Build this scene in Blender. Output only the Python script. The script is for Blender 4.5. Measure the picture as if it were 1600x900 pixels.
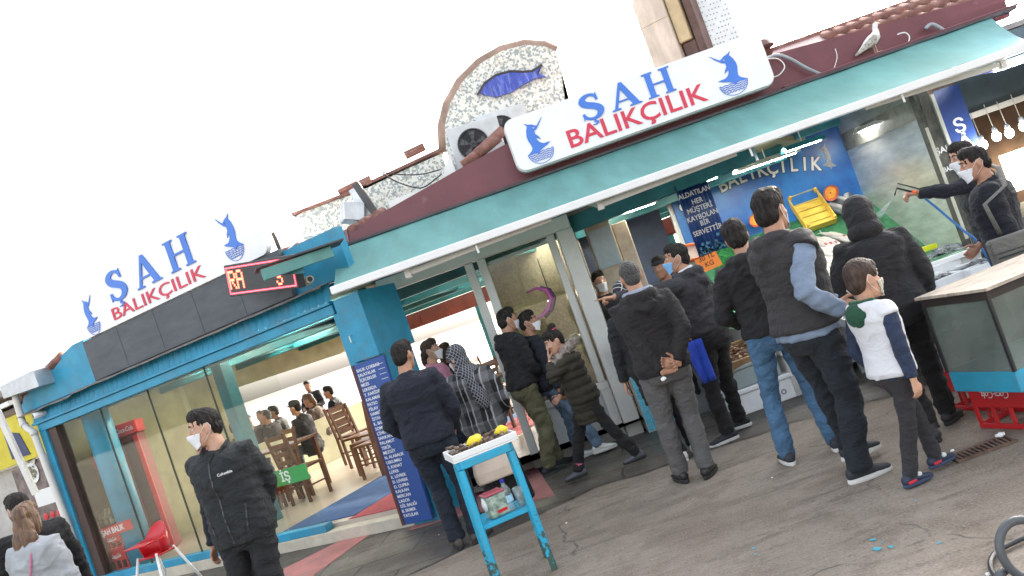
import bpy, bmesh, math, random
from mathutils import Vector as V, Matrix as M4, noise
from mathutils.bvhtree import BVHTree
random.seed(11)
for o in list(bpy.data.objects): bpy.data.objects.remove(o)
S = bpy.context.scene
COL = S.collection
R = math.radians
# ---------------------------------------------------------------- camera
CAMH = 1.68; FPX = 1300.0; ROLL = R(19.5); PITCH = R(1.28)
cam = bpy.data.cameras.new('camera'); camo = bpy.data.objects.new('camera', cam); COL.objects.link(camo)
cam.sensor_width = 36; cam.lens = 36*FPX/1600; cam.clip_start = .05; cam.clip_end = 3000
camo.matrix_world = M4.Translation((0, 0, CAMH)) @ M4.Rotation(R(90)+PITCH, 4, 'X') @ M4.Rotation(-ROLL, 4, 'Z')
S.camera = camo
# ---------------------------------------------------------------- sky, sun, exposure
SUN_EL = R(19); SUN_AZ = R(36)            # behind the roofs, to the right of the view
w = bpy.data.worlds.new('World'); S.world = w; w.use_nodes = True
nt = w.node_tree; nt.nodes.clear()
sky = nt.nodes.new('ShaderNodeTexSky'); sky.sky_type = 'NISHITA'; sky.sun_disc = False
sky.sun_elevation = SUN_EL; sky.sun_rotation = SUN_AZ
sky.air_density = 1.0; sky.dust_density = 5.0; sky.ozone_density = 1.0
hs = nt.nodes.new('ShaderNodeHueSaturation'); hs.inputs['Saturation'].default_value = .35
bg = nt.nodes.new('ShaderNodeBackground'); bg.inputs[1].default_value = .15
wo = nt.nodes.new('ShaderNodeOutputWorld')
nt.links.new(sky.outputs[0], hs.inputs['Color']); nt.links.new(hs.outputs[0], bg.inputs[0]); nt.links.new(bg.outputs[0], wo.inputs[0])
sl = bpy.data.lights.new('sun', 'SUN'); sl.energy = 2.2; sl.angle = R(1.0); sl.color = (1, .86, .66)
so = bpy.data.objects.new('sun', sl); COL.objects.link(so)
sd = V((math.sin(SUN_AZ)*math.cos(SUN_EL), math.cos(SUN_AZ)*math.cos(SUN_EL), math.sin(SUN_EL)))
so.rotation_euler = sd.to_track_quat('Z', 'Y').to_euler(); so.location = (6, 12, 9)
S.view_settings.view_transform = 'Standard'; S.view_settings.look = 'None'
S.view_settings.gamma = 1; S.view_settings.exposure = 2.5
# ---------------------------------------------------------------- picture <-> place
_cr, _sr, _cp, _sp = math.cos(ROLL), math.sin(ROLL), math.cos(PITCH), math.sin(PITCH)
def ray(x, y):
    u = _cr*(x-800)-_sr*(y-450); v = _sr*(x-800)+_cr*(y-450)
    return (u, FPX*_cp+v*_sp, FPX*_sp-v*_cp)
def D(x, y, d):
    r = ray(x, y); k = d/r[1]; return V((r[0]*k, d, CAMH+r[2]*k))
def G(x, y, z=0.0):
    r = ray(x, y); k = (z-CAMH)/r[2]; return V((r[0]*k, r[1]*k, z))
WA, WB = (-1.65, 8.1), (-6.1, 10.6)                  # ends of the restaurant front
WLEN = math.hypot(WA[0]-WB[0], WA[1]-WB[1]); WDX, WDY = (WA[0]-WB[0])/WLEN, (WA[1]-WB[1])/WLEN
WNX, WNY = -WDY, WDX; WANG = math.atan2(WDY, WDX)
WM = M4.Translation((WB[0], WB[1], 0)) @ M4.Rotation(WANG, 4, 'Z')
def W(x, y, off=0.0):                                # wing coordinates (s, off, z)
    r = ray(x, y); bx, by = WB[0]+WNX*off, WB[1]+WNY*off
    k = (bx*WNX+by*WNY)/(r[0]*WNX+r[1]*WNY)
    return V(((r[0]*k-bx)*WDX+(r[1]*k-by)*WDY, off, CAMH+r[2]*k))
# ---------------------------------------------------------------- materials
def nd(t, k, **kw):
    n = t.nodes.new(k)
    for a, b in kw.items(): setattr(n, a, b)
    return n
_mats = {}
def mat(name, col, rough=.6, var=.15, vs=5.0, bump=0.0, bs=60.0, metal=0.0, spec=.5, dirt=None, dirt_amt=.45, ds=3.0, emit=0.0, alpha=1.0, trans=0.0, stretch=(1, 1, 1), sheen=0.0, coat=0.0, col2=None, noise_detail=6, fold=0.0, fs=6.5):
    key = name
    if key in _mats: return _mats[key]
    m = bpy.data.materials.new(name); m.use_nodes = True; t = m.node_tree; t.nodes.clear()
    out = nd(t, 'ShaderNodeOutputMaterial'); b = nd(t, 'ShaderNodeBsdfPrincipled')
    t.links.new(b.outputs[0], out.inputs[0])
    tc = nd(t, 'ShaderNodeTexCoord'); mp = nd(t, 'ShaderNodeMapping'); mp.inputs['Scale'].default_value = stretch
    t.links.new(tc.outputs['Object'], mp.inputs[0])
    nz = nd(t, 'ShaderNodeTexNoise'); nz.inputs['Scale'].default_value = vs; nz.inputs['Detail'].default_value = noise_detail
    nz.inputs['Roughness'].default_value = .65
    t.links.new(mp.outputs[0], nz.inputs['Vector'])
    mx = nd(t, 'ShaderNodeMix', data_type='RGBA')
    c = V(col[:3]); lo = tuple(max(0, x*(1-var)) for x in c)+(1,); hi = tuple(min(1, x*(1+var)) for x in c)+(1,)
    if col2: hi = tuple(col2[:3])+(1,)
    mx.inputs[6].default_value = lo; mx.inputs[7].default_value = hi
    cr = nd(t, 'ShaderNodeMapRange'); cr.inputs[1].default_value = .32; cr.inputs[2].default_value = .68
    t.links.new(nz.outputs[0], cr.inputs[0]); t.links.new(cr.outputs[0], mx.inputs[0])
    cs = mx.outputs[2]
    if dirt:
        n2 = nd(t, 'ShaderNodeTexNoise'); n2.inputs['Scale'].default_value = ds; n2.inputs['Detail'].default_value = 9; n2.inputs['Roughness'].default_value = .75
        t.links.new(mp.outputs[0], n2.inputs['Vector'])
        r2 = nd(t, 'ShaderNodeMapRange'); r2.inputs[1].default_value = .62-dirt_amt*.25; r2.inputs[2].default_value = .72
        t.links.new(n2.outputs[0], r2.inputs[0])
        m2 = nd(t, 'ShaderNodeMix', data_type='RGBA'); m2.inputs[7].default_value = tuple(dirt)+(1,)
        mu = nd(t, 'ShaderNodeMath', operation='MULTIPLY'); mu.inputs[1].default_value = min(1, dirt_amt*1.4)
        t.links.new(r2.outputs[0], mu.inputs[0]); t.links.new(mu.outputs[0], m2.inputs[0]); t.links.new(cs, m2.inputs[6]); cs = m2.outputs[2]
    t.links.new(cs, b.inputs['Base Color'])
    b.inputs['Roughness'].default_value = rough; b.inputs['Metallic'].default_value = metal
    b.inputs['Specular IOR Level'].default_value = spec
    if sheen: b.inputs['Sheen Weight'].default_value = sheen
    if coat: b.inputs['Coat Weight'].default_value = coat
    if emit:
        t.links.new(cs, b.inputs['Emission Color']); b.inputs['Emission Strength'].default_value = emit
    if trans: b.inputs['Transmission Weight'].default_value = trans
    if alpha < 1: b.inputs['Alpha'].default_value = alpha
    if bump:
        nb = nd(t, 'ShaderNodeTexNoise'); nb.inputs['Scale'].default_value = bs; nb.inputs['Detail'].default_value = 4
        t.links.new(mp.outputs[0], nb.inputs['Vector'])
        bp = nd(t, 'ShaderNodeBump'); bp.inputs['Strength'].default_value = bump; bp.inputs['Distance'].default_value = .02
        t.links.new(nb.outputs[0], bp.inputs['Height']); t.links.new(bp.outputs[0], b.inputs['Normal'])
        if fold:                                     # creases of cloth
            mf = nd(t, 'ShaderNodeMapping'); mf.inputs['Scale'].default_value = (1, 1, 1.7); mf.inputs['Rotation'].default_value = (.25, .3, 0); t.links.new(tc.outputs['Object'], mf.inputs[0])
            nf = nd(t, 'ShaderNodeTexNoise'); nf.inputs['Scale'].default_value = fs; nf.inputs['Detail'].default_value = 3; nf.inputs['Distortion'].default_value = .9; t.links.new(mf.outputs[0], nf.inputs['Vector'])
            rd = nd(t, 'ShaderNodeMapRange'); rd.inputs[1].default_value = .30; rd.inputs[2].default_value = .70; t.links.new(nf.outputs[0], rd.inputs[0])
            pp = nd(t, 'ShaderNodeMath', operation='PINGPONG'); pp.inputs[1].default_value = .34; t.links.new(rd.outputs[0], pp.inputs[0])
            b2 = nd(t, 'ShaderNodeBump'); b2.inputs['Strength'].default_value = fold; b2.inputs['Distance'].default_value = .06; t.links.new(pp.outputs[0], b2.inputs['Height']); t.links.new(bp.outputs[0], b2.inputs['Normal']); t.links.new(b2.outputs[0], b.inputs['Normal'])
    _mats[key] = m
    return m
def bsdf(m): return next(n for n in m.node_tree.nodes if n.type == 'BSDF_PRINCIPLED')
def glassmat(name, tint=(.9, .95, .93), refl=.10, haze=0.0):
    if name in _mats: return _mats[name]
    m = bpy.data.materials.new(name); m.use_nodes = True; t = m.node_tree; t.nodes.clear()
    out = nd(t, 'ShaderNodeOutputMaterial'); tr = nd(t, 'ShaderNodeBsdfTransparent'); gl = nd(t, 'ShaderNodeBsdfGlossy')
    tr.inputs[0].default_value = tint+(1,); gl.inputs['Roughness'].default_value = .03
    fr = nd(t, 'ShaderNodeLayerWeight'); fr.inputs[0].default_value = .25
    ma = nd(t, 'ShaderNodeMath', operation='MULTIPLY_ADD'); ma.inputs[1].default_value = .22; ma.inputs[2].default_value = refl
    t.links.new(fr.outputs['Fresnel'], ma.inputs[0])
    mx = nd(t, 'ShaderNodeMixShader'); t.links.new(ma.outputs[0], mx.inputs[0]); t.links.new(tr.outputs[0], mx.inputs[1]); t.links.new(gl.outputs[0], mx.inputs[2])
    last = mx.outputs[0]
    if haze:
        df = nd(t, 'ShaderNodeBsdfDiffuse'); df.inputs[0].default_value = (.5, .55, .5, 1)
        nz = nd(t, 'ShaderNodeTexNoise'); nz.inputs['Scale'].default_value = 3
        tc = nd(t, 'ShaderNodeTexCoord'); t.links.new(tc.outputs['Object'], nz.inputs['Vector'])
        mm = nd(t, 'ShaderNodeMath', operation='MULTIPLY'); mm.inputs[1].default_value = haze*2; t.links.new(nz.outputs[0], mm.inputs[0])
        m2 = nd(t, 'ShaderNodeMixShader'); t.links.new(mm.outputs[0], m2.inputs[0]); t.links.new(last, m2.inputs[1]); t.links.new(df.outputs[0], m2.inputs[2]); last = m2.outputs[0]
    t.links.new(last, out.inputs[0]); _mats[name] = m
    return m
# ---------------------------------------------------------------- objects
MW = {}
def tag(o, label=None, cat=None, group=None, kind=None):
    if label: o['label'] = label
    if cat: o['category'] = cat
    if group: o['group'] = group
    if kind: o['kind'] = kind
    return o
def thing(name, label, cat, loc=(0, 0, 0), rz=0.0, group=None):
    o = bpy.data.objects.new(name, None); COL.objects.link(o); o.empty_display_size = .1
    o.location = loc; o.rotation_euler = (0, 0, rz)
    MW[o.name] = M4.Translation(loc) @ M4.Rotation(rz, 4, 'Z')
    return tag(o, label, cat, group)
def link(name, me, m, parent=None, world=None):
    o = bpy.data.objects.new(name, me); COL.objects.link(o)
    if m is not None:
        me.materials.clear()
        for x in (m if isinstance(m, (list, tuple)) else [m]): me.materials.append(x)
    mw = M4.Identity(4) if world is None else world
    if parent is not None:
        o.parent = parent; pm = MW[parent.name]
        me.transform(pm.inverted() @ mw)
        MW[o.name] = pm.copy()
    else:
        me.transform(mw); MW[o.name] = M4.Identity(4)
    return o
def rebase(o, loc):                       # put the origin of a one-mesh thing at its base
    o.data.transform(M4.Translation(-V(loc))); o.location = loc; MW[o.name] = M4.Translation(loc)
    return o
class MB:
    """collects shapes and links them as one mesh object; M maps its local coordinates to the world"""
    def __init__(s, M=None): s.bm = bmesh.new(); s.M = M or M4.Identity(4)
    def quad(s, *p):
        vs = [s.bm.verts.new(V(q)) for q in p]; return s.bm.faces.new(vs)
    def box(s, x0, x1, y0, y1, z0, z1, T=None):
        c = [V((x, y, z)) for z in (z0, z1) for x, y in ((x0, y0), (x1, y0), (x1, y1), (x0, y1))]
        if T is not None: c = [T @ q for q in c]
        v = [s.bm.verts.new(q) for q in c]
        for f in ((3, 2, 1, 0), (4, 5, 6, 7), (0, 1, 5, 4), (1, 2, 6, 5), (2, 3, 7, 6), (3, 0, 4, 7)): s.bm.faces.new([v[i] for i in f])
        return s
    def bar(s, a, b, wx, wz=None, up=(0, 0, 1)):
        a, b = V(a), V(b); wz = wz or wx; d = (b-a); L = d.length; d.normalize()
        u = V(up); x = d.cross(u)
        if x.length < 1e-4: x = d.cross(V((1, 0, 0)))
        x.normalize(); z = x.cross(d)
        T = M4((x.to_4d(), d.to_4d(), z.to_4d(), V((0, 0, 0, 1)))).transposed(); T[3] = (0, 0, 0, 1)
        for i in range(3): T[i][3] = a[i]
        return s.box(-wx/2, wx/2, 0, L, -wz/2, wz/2, T)
    def loft(s, rings, cap=True, closed=False):
        vr = [[s.bm.verts.new(V(p)) for p in r] for r in rings]; n = len(vr[0])
        pairs = list(zip(vr[:-1], vr[1:]))
        if closed: pairs.append((vr[-1], vr[0]))
        for a, b in pairs:
            for i in range(n): s.bm.faces.new((a[i], a[(i+1) % n], b[(i+1) % n], b[i]))
        if cap and not closed:
            s.bm.faces.new(vr[0][::-1]); s.bm.faces.new(vr[-1])
        return s
    def tube(s, pts, r, n=8, cap=True, sx=1.0, sy=1.0, ref=None):
        pts = [V(p) for p in pts]; rs = r if isinstance(r, (list, tuple)) else [r]*len(pts)
        rings = []; x = None
        for i, p in enumerate(pts):
            d = (pts[min(i+1, len(pts)-1)]-pts[max(i-1, 0)]).normalized()
            if x is None:
                x = d.cross(V(ref) if ref else V((0, 0, 1)))
                if x.length < 1e-3: x = d.cross(V((0, 1, 0)))
            x = (x-d*x.dot(d)).normalized(); y = d.cross(x)
            q = rs[i]; qx, qy = q if isinstance(q, (list, tuple)) else (q*sx, q*sy)
            rings.append([p+x*(qx*math.cos(2*math.pi*k/n))+y*(qy*math.sin(2*math.pi*k/n)) for k in range(n)])
        return s.loft(rings, cap)
    def lathe(s, prof, c=(0, 0, 0), n=20, ax='z', a0=0, cap=True, T=None):
        rings = []
        for r, h in prof:
            ring = []
            for k in range(n):
                a = a0+2*math.pi*k/n; p = V((r*math.cos(a), r*math.sin(a), h))
                if ax == 'y': p = V((p.x, -p.z, p.y))
                if ax == 'x': p = V((p.z, p.x, p.y))
                p = p+V(c); ring.append(T @ p if T is not None else p)
            rings.append(ring)
        return s.loft(rings, cap)
    def ball(s, c, rx, ry=None, rz=None, n=12, m=8, T=None):
        ry = ry or rx; rz = rz or rx; c = V(c)
        rings = []
        for j in range(1, m):
            t = math.pi*j/m; rings.append([V((c.x+rx*math.sin(t)*math.cos(2*math.pi*k/n), c.y+ry*math.sin(t)*math.sin(2*math.pi*k/n), c.z-rz*math.cos(t))) for k in range(n)])
        if T is not None: rings = [[T @ p for p in r] for r in rings]
        lo, hi = V((c.x, c.y, c.z-rz)), V((c.x, c.y, c.z+rz))
        if T is not None: lo, hi = T @ lo, T @ hi
        vr = [[s.bm.verts.new(p) for p in r] for r in rings]
        for a, b in zip(vr[:-1], vr[1:]):
            for i in range(n): s.bm.faces.new((a[i], a[(i+1) % n], b[(i+1) % n], b[i]))
        l, h = s.bm.verts.new(lo), s.bm.verts.new(hi)
        for i in range(n):
            s.bm.faces.new((l, vr[0][(i+1) % n], vr[0][i])); s.bm.faces.new((h, vr[-1][i], vr[-1][(i+1) % n]))
        return s
    def prism(s, poly, y0, y1, T=None):          # polygon in x,z swept along y
        a = [V((p[0], y0, p[1])) for p in poly]; b = [V((p[0], y1, p[1])) for p in poly]
        if T is not None: a = [T @ p for p in a]; b = [T @ p for p in b]
        va = [s.bm.verts.new(p) for p in a]; vb = [s.bm.verts.new(p) for p in b]; n = len(a)
        for i in range(n): s.bm.faces.new((va[i], va[(i+1) % n], vb[(i+1) % n], vb[i]))
        f1 = s.bm.faces.new(va[::-1]); f2 = s.bm.faces.new(vb)
        bmesh.ops.triangulate(s.bm, faces=[f1, f2], ngon_method='EAR_CLIP')
        return s
    def build(s, name, m, parent=None, smooth=False, bevel=0.0, seg=1, noisy=0.0, nsc=3.0):
        bmesh.ops.recalc_face_normals(s.bm, faces=s.bm.faces)
        me = bpy.data.meshes.new(name); s.bm.to_mesh(me); s.bm.free()
        if noisy:
            for v in me.vertices: v.co += noise.noise_vector(v.co*nsc)*noisy
        o = link(name, me, m, parent, s.M)
        if smooth:
            for p in me.polygons: p.use_smooth = True
        if bevel:
            md = o.modifiers.new('bevel', 'BEVEL'); md.width = bevel; md.segments = seg; md.limit_method = 'ANGLE'; md.angle_limit = R(35)
        return o
def part(name, m, parent, M=None, **kw):
    mb = MB(M); return mb
_tmp = []
def curve2d(polys, ext):                     # filled outline(s), even-odd, in local x,y, thickness 2*ext in z
    cu = bpy.data.curves.new('c', 'CURVE'); cu.dimensions = '2D'; cu.fill_mode = 'BOTH'; cu.extrude = ext
    for pl in polys:
        sp = cu.splines.new('POLY'); sp.points.add(len(pl)-1); sp.use_cyclic_u = True
        for q, p in zip(sp.points, pl): q.co = (p[0], p[1], 0, 1)
    o = bpy.data.objects.new('c', cu); COL.objects.link(o)
    bpy.context.view_layer.update()
    me = bpy.data.meshes.new_from_object(o.evaluated_get(bpy.context.evaluated_depsgraph_get()))
    bpy.data.objects.remove(o); bpy.data.curves.remove(cu)
    return me
def textmesh(s, size, ext=.002, bold=0.0, align='CENTER', shear=0.0, space=1.0, xs=1.0):
    cu = bpy.data.curves.new('t', 'FONT'); cu.body = s; cu.size = size; cu.extrude = ext; cu.offset = bold*size
    cu.align_x = align; cu.align_y = 'CENTER'; cu.shear = shear; cu.space_character = space; cu.resolution_u = 3
    o = bpy.data.objects.new('t', cu); COL.objects.link(o)
    bpy.context.view_layer.update()
    me = bpy.data.meshes.new_from_object(o.evaluated_get(bpy.context.evaluated_depsgraph_get()))
    bpy.data.objects.remove(o); bpy.data.curves.remove(cu)
    if xs != 1: me.transform(M4.Diagonal((xs, 1, 1, 1)))
    return me
def facing(loc, yaw=0.0, tilt=0.0):          # x right, y up, z towards the viewer (-Y when yaw=0)
    return M4.Translation(loc) @ M4.Rotation(yaw, 4, 'Z') @ M4.Rotation(R(90)-tilt, 4, 'X')
def text(s, size, m, parent, T, name='lettering', **kw): return link(name, textmesh(s, size, **kw), m, parent, T)
def arcpts(cx, cz, r, a0, a1, n): return [(cx+r*math.cos(R(a0+(a1-a0)*i/n)), cz+r*math.sin(R(a0+(a1-a0)*i/n))) for i in range(n+1)]
def copy_tree(o, parent=None):
    c = o.copy(); COL.objects.link(c)
    if parent is not None: c.parent = parent
    for ch in [x for x in o.children]: copy_tree(ch, c)
    MW[c.name] = MW[o.name].copy()
    return c
# ================================================================ materials
BLUE = mat('blue_paint', (.018, .26, .42), .45, .18, 4, .12, 90, dirt=(.16, .15, .12), dirt_amt=.35, ds=2.2)
BLUE2 = mat('blue_paint_deep', (.012, .17, .30), .5, .2, 4, .1, 80)
TEALD = mat('dark_teal_paint', (.02, .16, .19), .5, .25, 4, .1, 80)
BOARD = mat('grey_board', (.075, .085, .095), .6, .22, 2.5, .06, 60, stretch=(1, 1, 3))
MAROON = mat('maroon_sheet', (.155, .045, .055), .45, .14, 2.0, .06, 40, dirt=(.5, .47, .44), dirt_amt=.12, ds=5)
PEEL = mat('peeling_red', (.2, .07, .08), .7, .3, 8, .2, 50, dirt=(.42, .4, .38), dirt_amt=.9, ds=6)
WHITE = mat('white_enamel', (.78, .78, .76), .4, .06, 3, .05, 60, dirt=(.4, .38, .34), dirt_amt=.2)
FRAMEW = mat('white_aluminium', (.62, .6, .56), .4, .1, 3, .05, 60, dirt=(.3, .27, .22), dirt_amt=.3)
CREAM = mat('cream_wall', (.40, .38, .23), .6, .25, 1.5, .05, 50)
CEIL = mat('cream_ceiling', (.36, .30, .19), .6, .15, 1.5, .04, 40)
REDBR = mat('red_brown_valance', (.2, .045, .035), .6, .3, 2.5)
STEEL = mat('stainless_steel', (.60, .62, .58), .30, .22, 3, .05, 9, metal=.55, stretch=(1, 1, 4))
GALV = mat('galvanised', (.5, .52, .54), .4, .2, 5, .05, 30, metal=.7)
TILE = mat('roof_tile', (.22, .095, .072), .75, .35, 6, .25, 50, dirt=(.3, .27, .24), dirt_amt=.4)
PVC = mat('white_pvc', (.7, .68, .64), .45, .08, 3, 0, dirt=(.35, .3, .25), dirt_amt=.3)
BLACK = mat('black_rubber', (.02, .02, .022), .6, .3)
RUST = mat('rusty_steel', (.12, .07, .05), .8, .4, 12, .3, 60)
WOOD = mat('chair_wood', (.11, .042, .016), .45, .3, 6, .05, 40, stretch=(1, 1, .2))
REDP = mat('red_plastic', (.55, .012, .02), .35, .1, 3)
GLASS = glassmat('window_glass', (.96, .98, .96), .0)
TUBE = mat('lamp_tube', (1, .93, .75), .5, 0, emit=14)
COLD = mat('lamp_tube_white', (1, .98, .95), .5, 0, emit=28)
# ground -----------------------------------------------------------
def ground_mat(name, base, dark, wet=0.0, slabs=False):
    m = bpy.data.materials.new(name); m.use_nodes = True; t = m.node_tree; b = bsdf(m)
    tc = nd(t, 'ShaderNodeTexCoord')
    def nz(sc, det=8, ro=.6, v=None):
        n = nd(t, 'ShaderNodeTexNoise'); n.inputs['Scale'].default_value = sc; n.inputs['Detail'].default_value = det; n.inputs['Roughness'].default_value = ro
        t.links.new(v or tc.outputs['Object'], n.inputs['Vector']); return n.outputs[0]
    def rng(s, a, c, lo=0, hi=1):
        r = nd(t, 'ShaderNodeMapRange'); r.inputs[1].default_value = a; r.inputs[2].default_value = c; r.inputs[3].default_value = lo; r.inputs[4].default_value = hi
        t.links.new(s, r.inputs[0]); return r.outputs[0]
    def mix(f, a, c, mode='MIX'):
        n = nd(t, 'ShaderNodeMix', data_type='RGBA', blend_type=mode)
        for s, x in ((0, f), (6, a), (7, c)):
            if hasattr(x, 'links'): t.links.new(x, n.inputs[s])
            else: n.inputs[s].default_value = x if s == 0 else tuple(x)+(1,)
        return n.outputs[2]
    c = mix(rng(nz(.9, 6), .35, .65), tuple(x*.86 for x in base), tuple(min(1, x*1.12) for x in base))
    c = mix(rng(nz(.55, 5, .6), .48, .60, 0, .8), c, tuple(x*1.0 for x in dark)); c = mix(rng(nz(3.5, 8, .7), .48, .62, 0, .75), c, dark); c = mix(rng(nz(9, 8, .75), .56, .7, 0, .6), c, tuple(x*.6 for x in dark))                       # blotchy stains
    st = nd(t, 'ShaderNodeMapping'); st.inputs['Scale'].default_value = (1.2, 6, 1); st.inputs['Rotation'].default_value = (0, 0, .25)
    t.links.new(tc.outputs['Object'], st.inputs[0])
    c = mix(rng(nz(1.3, 8, .7, st.outputs[0]), .52, .66, 0, .75), c, tuple(x*.5 for x in dark))   # dragged dirt
    c = mix(rng(nz(26, 4, .7), .42, .66, 0, .5), c, tuple(x*.62 for x in base)); c = mix(rng(nz(75, 3, .6), .4, .7, 0, .5), c, tuple(min(1, x*1.45) for x in base))    # grain
    c = mix(rng(nz(33, 2, .5), .64, .70, 0, .55), c, tuple(x*.35 for x in base))
    c = mix(rng(nz(48, 2, .5), .69, .73, 0, .6), c, (.42, .40, .37))             # pale specks
    wv = nd(t, 'ShaderNodeTexNoise'); wv.inputs['Scale'].default_value = 2.5; t.links.new(tc.outputs['Object'], wv.inputs['Vector'])
    ad = nd(t, 'ShaderNodeVectorMath', operation='MULTIPLY_ADD'); ad.inputs[1].default_value = (.5, .5, .5)
    t.links.new(wv.outputs[1], ad.inputs[0]); t.links.new(tc.outputs['Object'], ad.inputs[2])
    vo = nd(t, 'ShaderNodeTexVoronoi', feature='DISTANCE_TO_EDGE'); vo.inputs['Scale'].default_value = .42; t.links.new(ad.outputs[0], vo.inputs['Vector'])
    crack = rng(vo.outputs[0], .0, .006, .75, 0)
    gate = nd(t, 'ShaderNodeMath', operation='MULTIPLY'); t.links.new(crack, gate.inputs[0]); t.links.new(rng(nz(1.1, 4), .5, .56), gate.inputs[1])
    c = mix(gate.outputs[0], c, (.03, .027, .024))
    h = nz(45, 5, .7)
    if slabs:
        br = nd(t, 'ShaderNodeTexBrick'); br.inputs['Scale'].default_value = 1.0; br.inputs['Brick Width'].default_value = .95; br.inputs['Row Height'].default_value = .5; br.inputs['Mortar Size'].default_value = .012
        mp = nd(t, 'ShaderNodeMapping'); mp.inputs['Rotation'].default_value = (0, 0, .12); t.links.new(ad.outputs[0], mp.inputs[0]); ad.inputs[1].default_value = (.06, .06, .06)
        t.links.new(mp.outputs[0], br.inputs['Vector'])
        br.inputs[1].default_value = (.85, .85, .85, 1); br.inputs[2].default_value = (1, 1, 1, 1); br.inputs[3].default_value = (.25, .25, .25, 1)
        c = mix(1.0, c, br.outputs[0], 'MULTIPLY')
    t.links.new(c, b.inputs['Base Color'])
    ro = rng(nz(1.6, 6), .4, .62, .35+.4*(1-wet), .95-.35*wet); t.links.new(ro, b.inputs['Roughness'])
    bp = nd(t, 'ShaderNodeBump'); bp.inputs['Strength'].default_value = .35; bp.inputs['Distance'].default_value = .01; t.links.new(h, bp.inputs['Height']); t.links.new(bp.outputs[0], b.inputs['Normal'])
    b.inputs['Specular IOR Level'].default_value = .35
    return m
GROUND = ground_mat('plaza_concrete', (.245, .205, .165), (.135, .102, .075))
SLAB = ground_mat('dark_wet_paving', (.10, .088, .076), (.05, .043, .037), .7, True)
g = MB()
gx = [-2500, -300, -60, -16, -8, 0, 8, 16, 60, 300, 2500]; gy = [-300, -40, -10, 0, 8, 16, 30, 80, 300, 2500]
gv = [[g.bm.verts.new((x, y, 0)) for x in gx] for y in gy]
for j in range(len(gy)-1):
    for i in range(len(gx)-1): g.bm.faces.new((gv[j][i], gv[j][i+1], gv[j+1][i+1], gv[j+1][i]))
tag(g.build('ground', GROUND), kind='structure')
edge = [(-4.6, 7.0), (-3.1, 6.6), (-2.15, 6.25), (-1.5, 6.45), (-.75, 6.75), (.1, 7.1), (.9, 7.0), (1.7, 6.95), (2.6, 6.7), (3.6, 6.5), (5.2, 6.4), (9, 6.3)]
pts = []
for i in range(len(edge)-1):
    for k in range(8):
        a = k/8; x = edge[i][0]*(1-a)+edge[i+1][0]*a; y = edge[i][1]*(1-a)+edge[i+1][1]*a
        pts.append((x, y+.07*noise.noise(V((x*3, y, 1)))))
g = MB(); back = [(9, 11), (-1.2, 8.95), (-1.5, 8.3), (-6.4, 11)]
tp = [(x, min(11, max(8.95, y+3))) for x, y in pts]
for i in range(len(pts)-1):
    def bk(x): return 9.6 if x > -1.3 else 8.25+(-1.5-x)*.56
    g.quad((*pts[i], .006), (*pts[i+1], .006), (pts[i+1][0], bk(pts[i+1][0]), .006), (pts[i][0], bk(pts[i][0]), .006))
tag(g.build('paving_strip', SLAB), kind='structure')
CARPET = mat('faded_red_carpet', (.42, .17, .16), .95, .2, 3, .4, 150, dirt=(.2, .17, .15), dirt_amt=.5, ds=4)
def carpet(px, label, m=CARPET, z=.010):
    mb = MB(); ps = [G(*p) for p in px]
    mb.bm.faces.new([mb.bm.verts.new((p.x, p.y, z)) for p in ps]); r = bmesh.ops.extrude_face_region(mb.bm, geom=mb.bm.faces[:])
    for e in r['geom']:
        if isinstance(e, bmesh.types.BMVert): e.co.z -= .007
    return tag(mb.build('carpet', m), label, 'carpet')
carpet([(400, 912), (610, 806), (520, 912)][:1]+[(612, 806), (598, 822), (470, 915)], 'faded pink red runner leading out over the step of the restaurant')
carpet([(640, 830), (668, 778), (838, 730), (868, 776), (700, 812)], 'worn pink mat on dark paving behind the blue stand')

SEA = mat('sea_water', (.25, .32, .36), .12, .2, .4, .3, 3)
g = MB(WM)
for i in range(-6, 8):
    for j in range(6): g.quad((i*30-20, 12+j*40, .02), (i*30+10, 12+j*40, .02), (i*30+10, 52+j*40, .02), (i*30-20, 52+j*40, .02))
tag(g.build('sea', SEA), kind='structure')  # water added behind the restaurant to mirror white sky into its back opening
# ================================================================ restaurant (left, turned away)
T = thing('restaurant_building', 'blue framed restaurant with tall glass front and grey fascia board', 'building', (WB[0], WB[1], 0), WANG)
def wb(): return MB(WM)
b = wb()
b.box(-.36, 5.1, 0, .16, 0, .12); b.build('step', mat('cream_stone', (.5, .45, .36), .7, .15, 6, .1, 60), T, bevel=.006)
b = wb(); b.box(-.30, 3.93, .02, .14, .121, .20); b.build('sill', BLUE, T, bevel=.005)
b = wb(); b.box(-.34, -.20, 0, .12, .20, 2.2); b.build('post', BLUE, T, bevel=.005)
b = wb(); b.box(4.98, 5.08, .01, .13, .20, 2.2); b.build('post', BLUE, T, bevel=.005)
b = wb(); b.box(-.197, -.02, .03, .15, .201, 2.198); b.build('reveal', mat('brown_reveal', (.07, .04, .03), .6), T)
b = wb(); b.box(-.34, 5.02, 0, .12, 2.202, 2.30); b.build('head_rail', BLUE, T, bevel=.005)
b = wb(); b.box(-.40, 5.02, -.03, .14, 2.303, 2.335); b.build('ledge', BLUE, T, bevel=.004)
b = wb()                                        # corrugated strip under the board
n = 110
for i in range(n):
    s0 = -.42+5.44*i/n; s1 = -.42+5.44*(i+1)/n; y = (-.012 if i % 2 else .012)
    y2 = (.012 if i % 2 else -.012)
    b.quad((s0, y, 2.337), (s1, y2, 2.337), (s1, y2+.05, 2.505), (s0, y+.05, 2.505))
b.build('corrugated_fascia', BLUE, T)
b = wb(); prof = []
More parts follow.
